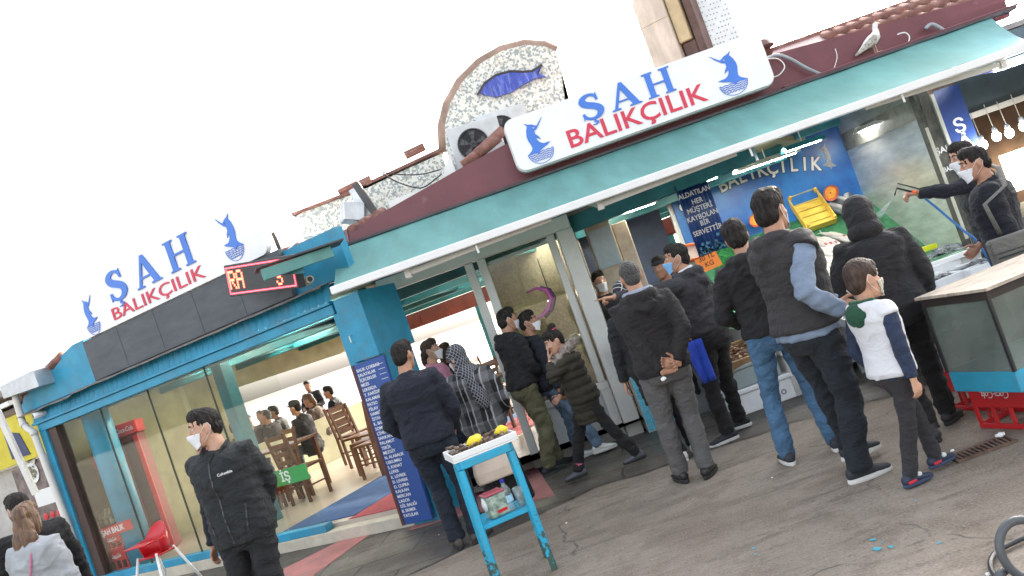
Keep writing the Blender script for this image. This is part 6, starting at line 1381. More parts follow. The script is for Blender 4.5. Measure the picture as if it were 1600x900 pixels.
        if pockets:
            bv = BVHTree.FromPolygons([v.co.copy() for v in me_.vertices], [tuple(p.vertices) for p in me_.polygons])
            for sg in (-1, 1): surf = surfpatch(bv, V((sg*.085, .1, .90))*k, (sg*.15, 1, .1), (0, 0, 1), .125*k, .14*k, .004); surf.M = T_; surf.build('back_pocket', trousers, t, smooth=True)
    if skirt:
        mb2 = MB(); mb2.loft([[V((math.cos(a)*rx, yo+math.sin(a)*ry, z))*k for a in [2*math.pi*i/24 for i in range(24)]] for z, rx, ry, yo in ((.10, .24, .22, .01), (.4, .22, .19, .01), (.7, .20, .165, .01), (.95, .18, .135, .012), (1.05, .165, .12, .004))]); me_ = remesh(mb2, cvox, 2); crumple(me_, .012, seed, 9, 2); link('skirt', me_, skirt, t, T_)
    # ---- shoes
    if shoes:
        um, sm_ = shoes
        for s_, ty in zip('LR', toe):
            a = AN[s_]; A_ = M4.Translation(V((a.x, a.y, a.z-.085))*k) @ M4.Rotation(R(ty), 4, 'Z')
            mb2 = MB(T_ @ A_ @ M4.Scale(k, 4))
            mb2.loft([[V((rx*math.cos(q), y, zc+rz_*math.sin(q))) for q in [2*math.pi*i/14 for i in range(14)]] for y, rx, zc, rz_ in ((.085, .018, .05, .022), (.07, .034, .055, .034), (.03, .039, .058, .044), (-.02, .040, .056, .042), (-.07, .043, .046, .031), (-.12, .045, .038, .022), (-.165, .036, .033, .015), (-.185, .016, .03, .008))])
            mb2.tube([(0, .025, .06), (0, .015, .10), (0, .012, .125)], [.04, .041, .042], 12); M_ = mb2.M; mb2.M = M4.Identity(4); me_ = remesh(mb2, .008, 2); so_ = link('shoe', me_, um, t, M_)
            b2 = MB(M_); b2.loft([[V((rx*math.cos(q), yc+ry*math.sin(q), z)) for q in [2*math.pi*i/20 for i in range(20)]] for z, rx, ry, yc in ((.0, .040, .138, -.05), (.012, .044, .143, -.05), (.030, .043, .141, -.05))]); so2 = b2.build('sole', sm_, so_, smooth=False, bevel=.003) if False else b2.build('sole', sm_, so_, bevel=.003)
    t['_j'] = 0; del t['_j']
    return dict(t=t, T=T_, k=k, up=lambda p: up(p, 1)*k, h=h_, jacket=jk, EL=EL, WR=WR, sh=sh, KN=KN, AN=AN)
BLKC = cloth('black', (0.00868, 0.00806, 0.00868)); BLK2 = cloth('charcoal_black', (0.01364, 0.01302, 0.01488)); NAVY = cloth('navy', (0.00992, 0.01178, 0.02232)); NAVY2 = cloth('dark_navy', (0.00744, 0.00868, 0.01488)); GREYH = cloth('dark_grey', (0.0279, 0.02604, 0.02914)); JEAN = cloth('blue_jeans', (0.055, 0.125, 0.22), .35, vs=3); DJEAN = cloth('dark_jeans', (0.00868, 0.01364, 0.0248), .3); GREYT = cloth('grey_wool', (0.105, 0.1, 0.098), .12); OLIVE = cloth('olive_cotton', (0.105, 0.1, 0.052), .2); OLIVED = cloth('dark_olive', (0.0279, 0.02356, 0.01364), .2); WHT = cloth('white', (0.62, 0.62, 0.64), .06); PINK = cloth('pink', (0.55, 0.22, 0.33), .1); LGREY = cloth('light_grey', (0.34, 0.36, 0.38), .12); DEN = cloth('denim_shirt', (0.17, 0.22, 0.3), .15, vs=7); VEST = cloth('vest_charcoal', (0.02604, 0.02356, 0.02418), .15); TROUS = cloth('navy_trousers', (0.00806, 0.01178, 0.01736), .2); BROWNC = cloth('brown', (0.09, 0.06, 0.045)); GREENC = cloth('dark_green', (0.012, 0.07, 0.035))
LEATH = mat('black_leather', (.014, .013, .013), .38, .3, 20, .1, 80); SOLEW = mat('white_sole', (.62, .60, .57), .7, .08, dirt=(.25, .22, .19), dirt_amt=.4); SOLEB = mat('dark_sole', (.02, .02, .02), .8); SNW = mat('white_sneaker', (.6, .6, .58), .6, .08); SNB = mat('dark_sneaker', (.022, .024, .03), .7, .2); SNG = mat('grey_sneaker', (.10, .10, .12), .7, .2)
MASKW = mat('mask_white', (.70, .71, .73), .85, .03, 8); MASKB = mat('mask_blue', (.20, .42, .68), .85, .05, 8)
def plaid():
    m = bpy.data.materials.new('plaid_coat'); m.use_nodes = True; t = m.node_tree; b = bsdf(m); tc = nd(t, 'ShaderNodeTexCoord'); sp = nd(t, 'ShaderNodeSeparateXYZ'); t.links.new(tc.outputs['Object'], sp.inputs[0])
    def line(o, sc, ph, wd):
        a = nd(t, 'ShaderNodeMath', operation='MULTIPLY_ADD'); a.inputs[1].default_value = sc; a.inputs[2].default_value = ph; t.links.new(o, a.inputs[0]); f = nd(t, 'ShaderNodeMath', operation='FRACT'); t.links.new(a.outputs[0], f.inputs[0]); c = nd(t, 'ShaderNodeMath', operation='LESS_THAN'); c.inputs[1].default_value = wd; t.links.new(f.outputs[0], c.inputs[0]); return c.outputs[0]
    def add(x, y, op='MAXIMUM'): n = nd(t, 'ShaderNodeMath', operation=op); t.links.new(x, n.inputs[0]); t.links.new(y, n.inputs[1]); return n.outputs[0]
    blk = add(line(sp.outputs[0], 6.5, .3, .45), line(sp.outputs[2], 5.0, .2, .45), 'ADD'); wl = add(line(sp.outputs[0], 6.5, .95, .09), line(sp.outputs[0], 6.5, .62, .06))
    r = nd(t, 'ShaderNodeMapRange'); r.inputs[2].default_value = 2; t.links.new(blk, r.inputs[0]); m1 = nd(t, 'ShaderNodeMix', data_type='RGBA'); m1.inputs[6].default_value = (.012, .012, .013, 1); m1.inputs[7].default_value = (.13, .13, .135, 1); t.links.new(r.outputs[0], m1.inputs[0])
    m2 = nd(t, 'ShaderNodeMix', data_type='RGBA'); m2.inputs[7].default_value = (.27, .27, .28, 1); t.links.new(wl, m2.inputs[0]); t.links.new(m1.outputs[2], m2.inputs[6]); t.links.new(m2.outputs[2], b.inputs['Base Color']); b.inputs['Roughness'].default_value = .9; return m
def lattice(name, c1, c2, sc, wd=.13):
    m = bpy.data.materials.new(name); m.use_nodes = True; t = m.node_tree; b = bsdf(m); tc = nd(t, 'ShaderNodeTexCoord'); sp = nd(t, 'ShaderNodeSeparateXYZ'); t.links.new(tc.outputs['Object'], sp.inputs[0]); outs = []
    for s_ in (1, -1):
        a = nd(t, 'ShaderNodeMath', operation='MULTIPLY'); a.inputs[1].default_value = s_*.8; t.links.new(sp.outputs[2], a.inputs[0]); q = nd(t, 'ShaderNodeMath', operation='ADD'); t.links.new(sp.outputs[0], q.inputs[0]); t.links.new(a.outputs[0], q.inputs[1])
        q2 = nd(t, 'ShaderNodeMath', operation='MULTIPLY_ADD'); q2.inputs[1].default_value = .8; t.links.new(sp.outputs[1], q2.inputs[0]); t.links.new(q.outputs[0], q2.inputs[2])
        a = nd(t, 'ShaderNodeMath', operation='MULTIPLY'); a.inputs[1].default_value = sc; t.links.new(q2.outputs[0], a.inputs[0]); f = nd(t, 'ShaderNodeMath', operation='FRACT'); t.links.new(a.outputs[0], f.inputs[0]); c = nd(t, 'ShaderNodeMath', operation='LESS_THAN'); c.inputs[1].default_value = wd; t.links.new(f.outputs[0], c.inputs[0]); outs.append(c.outputs[0])
    mx_ = nd(t, 'ShaderNodeMath', operation='MAXIMUM'); t.links.new(outs[0], mx_.inputs[0]); t.links.new(outs[1], mx_.inputs[1]); m1 = nd(t, 'ShaderNodeMix', data_type='RGBA'); m1.inputs[6].default_value = c1+(1,); m1.inputs[7].default_value = c2+(1,); t.links.new(mx_.outputs[0], m1.inputs[0]); t.links.new(m1.outputs[2], b.inputs['Base Color']); b.inputs['Roughness'].default_value = .85; return m
SCARF = lattice('patterned_scarf', (.022, .022, .028), (.26, .26, .28), 30, .17)
def stand(px, py, Y=None): p = G(px, py); return V((p.x, p.y if Y is None else Y, 0))
def tall(px, py, Y): return D(px, py, Y).z
def w(p, z=0): return ('w', p, z)
# navy jacket man behind the stand
p = V((-1.03, 6.72, 0)); NM = human('man in a navy jacket and dark jeans standing behind the blue stand', p, 172, 1.72, NAVY, DJEAN, (mat('brown_shoe', (.06, .05, .042), .6, .2), SOLEB), hair=HAIRB, hairstyle='short', feet={'L': w(V((-1.09, 6.72, 0))), 'R': w(V((-.92, 6.72, 0)))}, hands={'L': ('l', (.17, -.16, .95)), 'R': ('l', (-.18, -.16, .92))}, elbow={'L': (1, .8, 0), 'R': (-1, .8, 0)}, wide=1.12, hem=.90, seed=1, head=(-18, 5, 0), pockets=True, leg=1.12, amp=.008, toe=(25, -25))
# patterned headscarf woman
p = V((-.62, 7.25, 0)); PL = human('woman in a patterned headscarf and long plaid coat behind the blue stand', p, 168, 1.535, plaid(), BLKC, (SNB, SOLEW), skinc=SK3, hairstyle='scarf', hood_mat=SCARF, mask=MASKW, head=(62, 12, 0), skirt=BLKC, hem=.55, collar=False, wide=1.1, inflate=.04, seed=2, hands={'L': ('l', (.2, -.18, 1.0)), 'R': ('l', (-.22, -.15, .98))}, nopants=True, sleeves=True)
# pink coat woman, navy coat woman in the doorway
Y = 8.75; p = D(668, 540, Y); human('woman in a pink coat and white mask in the restaurant doorway', V((p.x, Y, 0)), 78, tall(662, 535, Y), PINK, DJEAN, (SNW, SOLEW), skinc=SK3, hair=HAIRBR, hairstyle='tied', mask=MASKW, head=(5, 0, 0), seed=3, hands={'L': ('l', (.1, -.25, 1.05)), 'R': ('l', (-.15, -.22, 1.0))})
Y = 9.4; p = D(700, 575, Y); human('person in a dark navy coat turned away inside the doorway', V((p.x+.02, Y, 0)), 150, 1.55, NAVY2, BLKC, (SNB, SOLEB), hair=HAIRBR, hairstyle='tied', seed=4, wide=1.05)
# olive trousers man, masked man beside him
p = stand(866, 737); OM = human('young man in black hoodie and olive cargo trousers standing side on', p, 118, 1.69, BLKC, OLIVE, (SNB, mat('lime_sole', (.03, .035, .03), .7, .3, 30)), skinc=SK1, hair=HAIRB, hairstyle='short', mask=MASKW, hood='down', feet={'L': w(V((p.x+.07, p.y+.12, 0))), 'R': w(V((p.x-.03, p.y-.08, 0)))}, hands={'L': ('l', (.05, -.24, 1.0)), 'R': ('l', (-.08, -.24, .98))}, elbow={'R': (-.8, .9, -.3)}, seed=5, head=(-5, 6, 0), leg=1.18, lean=4, hem=.93)
Y = 8.42; p = D(818, 498, Y); human('masked man in dark top and jeans half hidden behind the olive trousers man', V((p.x+.02, Y, 0)), 100, tall(812, 495, Y)+.02, NAVY2, cloth('washed_jeans', (0.1, 0.15, 0.22), .3), (SNW, SOLEW), skinc=SK2, hair=HAIRB, mask=MASKW, feet={'L': w(V((p.x+.08, Y+.06, 0))), 'R': w(V((p.x+.30, Y-.1, 0)))}, seed=6, head=(-20, 0, 0))
# girl in a fur trimmed parka, walking left
p = V((.27, 7.45, 0)); FUR = mat('fur_grey', (.26, .20, .175), .95, .5, 25, .8, 90, col2=(.5, .42, .37))
GK = human('girl in a dark olive fur trimmed parka walking left with a hand on her face', p, -86, 1.36, OLIVED, BLKC, (SNG, SOLEB), skinc=SK3, hair=HAIRB, hairstyle='bun', feet={'R': w(V((.0, 7.52, 0))), 'L': w(V((.56, 7.34, 0)), .035)}, hands={'L': ('l', (.05, -.175, 1.46)), 'R': ('l', (-.2, -.22, 1.02))}, elbow={'L': (.8, -.3, -.9)}, handpose=('flat', 'relaxed'), hdir={'L': (-.05, .1, 1)}, palms={'L': (0, 1, 0)}, head=(12, 14, 0), headk=1.1, puff=.022, hem=.64, inflate=.058, wide=1.0, seed=7, lean=5, toe=(0, 0), collar=False)
k = GK['k']; b = MB(); pts_ = [GK['up'](q) for q in ((-.09, -.13, 1.40), (-.13, -.02, 1.47), (-.10, .11, 1.53), (0, .155, 1.54), (.10, .11, 1.53), (.13, -.02, 1.47), (.09, -.13, 1.40))]; b.tube(pts_, .058*k, 12); me = remesh(b, .01, 2)
for v in me.vertices: v.co += v.normal*.020*noise.noise(v.co*55)+noise.noise_vector(v.co*90)*.007
link('fur_collar', me, FUR, GK['t'], GK['T'])
b = MB(); b.tube([GK['up'](q) for q in ((-.07, -.085, 1.45), (-.085, .02, 1.50), (0, .075, 1.52), (.085, .02, 1.50), (.07, -.085, 1.45))], .03*k, 12); link('scarf', remesh(b, .01, 1), mat('pink_scarf', (.72, .05, .17), .8, .2), GK['t'], GK['T'])
for s_ in 'LR': a = GK['AN'][s_]*k; kn = GK['KN'][s_]*k; b = MB(GK['T']); b.tube([a.lerp(kn, .10), a.lerp(kn, .20)], [.058*k, .062*k], 14); b.build('pink_cuff', mat('pink_cuff', (.6, .12, .2), .8), GK['t'], smooth=True)
# grey trousers man, hands behind his back
p = V((.86, 6.17, 0)); GPm = human('man in black jacket and grey trousers with hands clasped behind his back', p, 180, 1.715, cloth('brown_black', (0.0124, 0.00992, 0.01054)), GREYT, (LEATH, SOLEB), skinc=SK1, hair=HAIRG, hairstyle='crop', hood='down', hood_mat=cloth('grey_blue_hood', (0.24, 0.27, 0.33), .1), feet={'L': w(G(1072, 757)+V((0, .08, 0))), 'R': w(G(1112, 748)+V((0, .08, 0)))}, hands={'L': ('l', (.03, .185, .90)), 'R': ('l', (-.075, .20, .93))}, elbow={'L': (1, .6, 0), 'R': (-1, .6, 0)}, handpose=('grip', 'relaxed'), hdir={'L': (-.75, .12, .1), 'R': (.6, .1, .25)}, palms={'L': (0, .9, .2), 'R': (0, 1, .1)}, seed=8, wide=1.08, hem=.88, leg=1.1, toe=(12, -30), inflate=.03, pockets=True, head=(0, 3, 0), amp=.006)
b = MB(); q = GPm['T'] @ (GPm['WR']['L']*GPm['k'])+V((-.03, -.05, -.04)); b.ball(q, .022, .012, .015, 10, 8); rebase(tag(b.build('tissue', WHITE, noisy=.006, nsc=40), 'crumpled white tissue held behind the back of the grey trousers man', 'tissue'), q)
# headscarf woman hidden in front of him
p = V((.86, 6.95, 0)); human('woman in a black and white headscarf mostly hidden by the grey trousers man', p, 178, 1.575, BLK2, BLKC, (mat('cream_sneaker', (.62, .6, .55), .6, .08), SOLEW), skinc=SK3, hairstyle='scarf', hood_mat=lattice('white_lattice_scarf', (.02, .02, .022), (.5, .5, .5), 20, .14), feet={'L': w(G(1072, 722)+V((0, .06, 0))), 'R': w(G(1086, 716)+V((.05, .2, 0)))}, head=(20, 0, 0), hem=.60, seed=9, collar=False)
# pointing man with blue mask
p = V((1.44, 7.04, 0)); PM = human('bearded man in a dark grey hooded top and blue mask pointing to the left', p, -132, 1.72, GREYH, BLKC, (SNB, SOLEW), skinc=SK1, hair=HAIRB, hairstyle='short', mask=MASKB, hood='down', feet={'L': w(G(1140, 692)+V((.02, .05, 0))), 'R': w(G(1165, 676)+V((.02, .15, 0)))}, hands={'L': ('w', D(952, 466, 6.85)), 'R': ('l', (-.2, -.2, 1.0))}, elbow={'L': (0, .4, -1)}, handpose=('point', 'relaxed'), palms={'L': (0, 0, -1)}, head=(30, -3, 0), seed=10, wide=1.08, hem=.96, lean=4, toe=(50, 30))
b = MB(PM['T']); k = PM['k']; b.tube([PM['up'](q) for q in ((-.08, -.05, 1.465), (-.088, .03, 1.51), (0, .098, 1.525), (.088, .03, 1.51), (.08, -.05, 1.465))], .017, 10); b.build('white_collar', WHT, PM['t'], smooth=True)
q = D(1090, 560, 6.85); b = MB(); vs = []
for j in range(9):
    row = []
    for i in range(7): u, v_ = i/6-.5, j/8; row.append(b.bm.verts.new(q+V((u*(.16-.05*v_)+.03*v_, .02*math.sin(u*9+v_*2), .15-.36*v_))))
    vs.append(row)
for j in range(8):
    for i in range(6): b.bm.faces.new((vs[j][i], vs[j][i+1], vs[j+1][i+1], vs[j+1][i]))
o = b.build('blue_cloth', cloth('royal_blue', (0.02, 0.06, 0.42), .12), smooth=True); md = o.modifiers.new('t', 'SOLIDIFY'); md.thickness = .008; rebase(tag(o, 'bright blue cloth hanging at the hip of the pointing man', 'cloth'), q)
# black hoodie and jeans
p = V((1.60, 5.80, 0)); BH = human('young man in black hooded top and blue jeans seen from behind', p, 176, 1.735, BLKC, JEAN, (SNB, SOLEW), skinc=SK1, hair=HAIRB, hairstyle='thick', hood='down', feet={'L': w(G(1240, 728)+V((0, .07, 0))), 'R': w(G(1318, 706)+V((0, .1, 0)))}, hands={'L': ('l', (.14, -.22, 1.02)), 'R': ('l', (-.2, -.2, 1.02))}, elbow={'L': (1, .9, -.2)}, head=(-12, 8, 4), seed=11, hem=.93, pockets=True, leg=.98, toe=(5, -20), cuffz=.05)
# vest man
p = V((1.60, 5.02, 0)); VM = human('tall man in a quilted charcoal vest and denim sleeves touching the boy', p, 110, 1.83, VEST, TROUS, (SNB, SOLEW), skinc=SK1, hair=HAIRB, hairstyle='thick', mask=MASKW, shirt=DEN, sleeves=False, puff=.007, feet={'L': w(G(1352, 728)+V((.0, .12, 0))), 'R': w(G(1352, 752)+V((0, .03, 0)))}, hands={'R': ('w', D(1322, 487, 4.74)), 'L': ('l', (.06, -.30, 1.0))}, elbow={'R': (-.2, .7, -.9), 'L': (.1, .3, -1)}, handpose=('relaxed', 'flat'), palms={'R': (.2, -.2, -1)}, head=(22, 4, 0), seed=12, wide=1.10, hem=.93, inflate=.036, leg=1.15, toe=(-10, -14), cuffz=.06, lean=2, hood='down')
# boy
p = V((1.83, 4.62, 0)); BOY = human('boy in a white vest with green hood and navy sleeves walking to the right', p, 108, 1.235, WHT, GREYH, (mat('kid_shoe', (.02, .03, .06), .6, .3, 20), mat('kid_sole', (.03, .05, .10), .6)), skinc=(.52, .29, .19), hair=HAIRBR, hairstyle='boy', mask=mat('mask_floral', (.45, .47, .42), .85, .6, 60, col2=(.75, .70, .55)), headk=1.32, shirt=cloth('navy_shirt', (0.018, 0.03, 0.065)), sleeves=False, hood='down', hood_mat=GREENC, feet={'R': w(G(1436, 762)+V((-.01, .04, 0))), 'L': w(G(1470, 738)+V((.02, .05, 0)), .03)}, hands={'R': ('w', D(1430, 600, 4.45)), 'L': ('l', (.22, -.05, .9))}, elbow={'R': (-.6, .9, 0)}, head=(-2, 4, 0), seed=13, hem=.90, inflate=.034, toe=(0, -6), leg=.95, wide=1.0, amp=.005)
mb_ = MB(); mb_.ball((0, 0, 0), .105*BOY['k'], .075*BOY['k'], .10*BOY['k'], 14, 10, T=M4.Translation(BOY['up']((0, .140, 1.42)))); me = remesh(mb_, .01, 1); crumple(me, .003, 3, 14, 14); link('green_hood', me, GREENC, BOY['t'], BOY['T'])
for s_ in 'LR':
    a = BOY['AN'][s_]*BOY['k']; 
    b = MB(BOY['T']); b.box(a.x-.036, a.x+.036, a.y-.055, a.y-.025, a.z-.018, a.z+.004); b.build('shoe_strap', SNW, BOY['t'], bevel=.006); b = MB(BOY['T']); b.box(a.x-.034, a.x+.034, a.y-.01, a.y+.045, a.z-.038, a.z-.022); b.build('shoe_flash', mat('shoe_red', (.5, .02, .04), .5), BOY['t'], bevel=.004)
# black hood up
p = V((2.30, 5.42, 0)); HMn = human('person in a black top with the hood up facing the fish display', p, 170, 1.60, BLK2, BLKC, (mat('black_boot', (.02, .02, .02), .6, .3), SOLEB), skinc=SK1, hair=HAIRB, hood='up', collar=False, feet={'L': w(G(1468, 690)+V((0, .05, 0))), 'R': w(G(1492, 664)+V((.02, .08, 0)))}, hands={'L': ('l', (.2, -.2, 1.0)), 'R': ('l', (-.25, -.08, .88))}, elbow={'L': (1, .8, 0)}, head=(-10, 14, 0), lean=6, seed=14, wide=1.12, hem=.86, toe=(5, -40))
# hose man and shoulder bag man
Y = 7.0; p = D(1500, 240, Y); HO = human('masked man in a dark navy sweater spraying the fish with a blue hose', V((p.x+.04, Y, 0)), -98, 1.73, NAVY2, BLKC, (SNB, SOLEB), skinc=SK1, hair=HAIRB, hairstyle='short', mask=MASKW, hands={'L': ('w', D(1432, 302, 6.9)), 'R': ('l', (-.24, .08, .84))}, elbow={'L': (.5, .3, -1)}, handpose=('grip', 'relaxed'), palms={'L': (0, 0, -1)}, seed=15, head=(8, 5, 0))
nz0, nz1 = D(1401, 294, 6.9), D(1440, 303, 6.88); SG = thing('spray_gun', 'black spray lance with orange collar held over the fish', 'spray gun', nz1)
b = MB(); b.tube([nz1, nz0, nz0+V((-.035, .0, -.05))], [.010, .008, .007], 8); b.build('lance', BLACK, SG, smooth=True); b = MB(); b.tube([nz1+V((.02, 0, .03)), nz0+V((.02, 0, .035))], .006, 6); b.build('trigger', BLACK, SG); b = MB(); b.tube([nz1.lerp(nz0, .2), nz1.lerp(nz0, .4)], .016, 10); b.build('collar', mat('orange_collar', (.8, .12, .02), .4), SG, smooth=True)
cable([nz1+V((.0, 0, -.02)), D(1470, 330, 6.85), D(1505, 360, 6.7), D(1530, 382, 6.6), D(1560, 420, 6.6)+V((0, 0, -.2))], .010, mat('blue_hose', (.02, .14, .40), .4, .1), 'blue water hose slanting down from the spray gun', 'hose')
b = MB(); s0 = nz0+V((-.037, 0, -.055)); s1 = D(1375, 335, 7.4); b.tube([s0, s0.lerp(s1, .5), s1], [.004, .012, .028], 8); m = bpy.data.materials.new('water_spray'); m.use_nodes = True; bs_ = bsdf(m); bs_.inputs['Base Color'].default_value = (.9, .93, .95, 1); bs_.inputs['Alpha'].default_value = .22; bs_.inputs['Roughness'].default_value = .9
rebase(tag(b.build('water_spray', m, smooth=True), 'thin fan of water sprayed from the black lance', 'water', kind='stuff'), s0)
Y = 6.0; p = D(1535, 235, Y); BG = human('man in a dark jacket with a grey shoulder bag behind the fish tank', V((p.x-.06, Y, 0)), -122, tall(1517, 232, Y), NAVY2, BLKC, (SNB, SOLEB), skinc=SK1, hair=HAIRB, hairstyle='short', mask=MASKW, hands={'L': ('l', (.24, .04, .84)), 'R': ('l', (-.2, -.2, 1.0))}, seed=16, wide=1.14, head=(16, 4, 0), hem=.84, amp=.009)
bgp = D(1583, 388, 5.72); BGG = thing('shoulder_bag', 'grey fabric shoulder bag hanging behind the fish tank', 'bag', bgp, R(-8)); T_ = MW[BGG.name]; BGM = cloth('bag_grey', (0.15, 0.145, 0.13), .15)
b = MB(T_); b.box(-.15, .15, -.05, .05, -.13, .10); b.build('pouch', BGM, BGG, bevel=.025, seg=3); b = MB(T_); b.box(-.152, .152, -.064, -.051, .0, .10); b.build('flap', BGM, BGG, bevel=.006); b = MB(T_); b.bar((-.13, -.056, -.03), (.13, -.056, -.03), .008); b.build('zip', BLACK, BGG)
b = MB(); b.tube([bgp+V((-.05, 0, .12)), bgp+V((-.09, -.02, .35)), D(1570, 290, 5.72), D(1560, 262, 5.85), D(1548, 258, 6.02)], .018, 8, sy=.3); b.build('strap', BGM, BGG, smooth=True)
# left front: man in dark fleece, person behind him
LX = D(330, 690, 5.5); LM = human('man in a dark zip fleece and white mask standing in front looking left', V((LX.x+.02, 5.5, 0)), -12, 1.725, cloth('fleece', (0.01364, 0.01612, 0.01736), .2, bump=.4), cloth('black_jean', (0.00744, 0.00806, 0.0093)), (LEATH, SOLEB), skinc=(.50, .27, .18), hair=HAIRB, hairstyle='short', mask=MASKW, hands={'L': ('l', (.06, .20, .92)), 'R': ('l', (-.06, .21, .95))}, elbow={'L': (1, .7, 0), 'R': (-1, .7, 0)}, head=(-58, 2, 0), seed=17, wide=1.1, hem=.84, inflate=.034, leg=1.08)
me = LM['jacket'].data; bv = BVHTree.FromPolygons([v.co.copy() for v in me.vertices], [tuple(q.vertices) for q in me.polygons]); k = LM['k']
s_ = surfpatch(bv, V((.0, -.1, 1.14))*k, (0, -1, 0), (0, 0, 1), .010, .56*k, .004, 2, 30); s_.M = LM['T']; s_.build('zip', mat('zip_grey', (.03, .033, .036), .4), LM['t'])
for sg in (-1, 1): s_ = surfpatch(bv, V((sg*.125, -.1, 1.0))*k, (sg*.3, -1, 0), (sg*.22, 0, 1), .009, .17*k, .005, 2, 12); s_.M = LM['T']; s_.build('pocket_zip', mat('zip_grey', (.06, .065, .07)), LM['t'])
s_ = surfpatch(bv, V((0, -.1, 1.435))*k, (0, -1, .5), (0, 0, 1), .07, .085*k, .007, 6, 6)
for v in s_.bm.verts: v.co.x *= max(.12, min(1, (v.co.z/k-1.385)/.075))
s_.M = LM['T']; s_.build('tee_neck', cloth('tee_black', (0.0062, 0.0062, 0.00682)), LM['t'], smooth=True)
for sg in (-1, 1): b = MB(LM['T']); b.tube([LM['up'](q) for q in ((sg*.005, -.118, 1.38), (sg*.045, -.105, 1.425), (sg*.078, -.06, 1.47), (sg*.088, .0, 1.505))], [.008, .016, .02, .014], 10, sy=.6); b.build('collar_flap', cloth('fleece', (0.01364, 0.01612, 0.01736)), LM['t'], smooth=True)
h = bv.ray_cast(V((.10, -.5, 1.315))*k, V((0, 1, 0)))
if h[0]: text("Columbia", .026, LWH, LM['t'], LM['T'] @ M4.Translation(h[0]+V((0, -.006, 0))) @ M4.Rotation(R(12), 4, 'Z') @ M4.Rotation(R(90), 4, 'X'), ext=.001, bold=.01, name='logo')
p = D(330, 700, 6.1); human('person in a navy jacket mostly hidden behind the man in the fleece', V((p.x, 6.1, 0)), -20, 1.53, NAVY, DJEAN, (SNB, SOLEB), hair=HAIRB, seed=18, wide=1.05, head=(-30, 0, 0), mask=MASKW)
p = D(28, 795, 5.6); LW_ = human('woman with long light brown hair and grey sweater in the lower left corner', V((p.x+.02, 5.6, 0)), 166, tall(25, 793, 5.6), LGREY, DJEAN, (SNW, SOLEW), skinc=SK3, hair=HAIRL, hairstyle='long', seed=19, hem=.85, head=(10, 4, 0))
b = MB(LW_['T']); k = LW_['k']; b.tube([LW_['up'](q) for q in ((.02, .155, 1.05), (-.06, .158, 1.25), (-.10, .14, 1.38), (-.13, .06, 1.45))], .012, 8, sy=.4); b.build('pink_strap', PINK, LW_['t'], smooth=True)
p = D(48, 770, 5.95); human('dark haired man in a black coat and mask in the lower left corner', V((p.x-.10, 5.95, 0)), -140, tall(45, 765, 5.95), BLKC, BLKC, (SNB, SOLEB), skinc=SK1, hair=HAIRB, hairstyle='short', mask=MASKW, seed=20, head=(15, 8, 0), wide=1.08)
# serving staff in the dark opening
Y = 9.5; p = D(935, 438, Y); human('dim server with pinned hair inside the serving window', V((p.x, Y, .0)), 10, tall(935, 425, Y), BLK2, BLKC, None, skinc=SK3, hair=HAIRB, hairstyle='tied', mask=MASKW, seed=21, detail=0)
Y = 8.6; p = D(1032, 412, Y); human('fishmonger in dark green coat behind the head of the pointing man', V((p.x, Y, 0)), -40, tall(1040, 398, Y), cloth('dark_green_coat', (0.0124, 0.01736, 0.01364)), BLKC, None, skinc=SK2, hair=HAIRB, hairstyle='cap', seed=22, detail=0)
# ---------------------------------------------------------------- diners, tables and chairs
def wl(px, py, t_): q = W(px, py, t_); return q.x
tb = table(2.55, 4.3, 'table of the seated group behind the head of the fleece man'); table(4.9, 3.2, 'table beside the blue post with a white napkin box'); table(1.2, 2.3, 'table behind the red fridge'); table(3.4, 5.7, 'table in bright light by the back opening')
CH_ = [(3.1, 3.55, 100, 'chair of the seated man in the dark vest'), (2.0, 3.4, 0, 'chair with its back to the glass left of the seated man'), (2.6, 3.3, 10, 'chair with its back to the glass by the green sign'), (4.35, 3.0, -100, 'chair by the blue post turned sideways'), (4.45, 3.8, -90, 'second chair by the blue post farther in'), (3.6, 4.6, 95, 'chair behind the seated man in the vest'), (3.75, 5.6, 80, 'reddish chair near the back opening'), (1.55, 1.9, -20, 'chair seen behind the red high chair'), (1.0, 1.75, 170, 'chair at the table behind the fridge')]
for s_, t_, a, l in CH_: chair(s_, t_, a+180 if False else a, l)
wi = WM.inverted()
for (x, y), a, l in (((-2.45, 11.2), -95, 'dark wooden chair close behind the blue post seen through the open front'), ((-2.62, 11.75), -85, 'second dark chair in the row behind the blue post'), ((-3.0, 12.9), 85, 'chair farther back right of the vest man'), ((-3.25, 13.6), 80, 'small reddish chair in front of the bright opening'), ((-3.45, 11.15), 175, 'chair turned from the glass beside the blue carpet'), ((-3.9, 11.4), 170, 'chair next to the one beside the blue carpet'), ((-4.3, 11.75), 165, 'chair behind the shoulder of the fleece man')): q = wi @ V((x, y, 0)); chair(q.x, q.y, a, l)
NB_ = thing('napkin_box', 'white napkin box on the table beside the blue post', 'napkin box', WM @ V((4.75, 3.1, .925)), WANG); b = MB(MW[NB_.name]); b.prism([(-.09, 0), (.09, 0), (.06, .1), (-.06, .1)], -.06, .06); b.build('box', WHITE, NB_, bevel=.006); b = MB(MW[NB_.name]); b.box(-.03, .03, -.04, .04, .101, .13); b.build('napkin', WHT, NB_)
rs = random.Random(77)
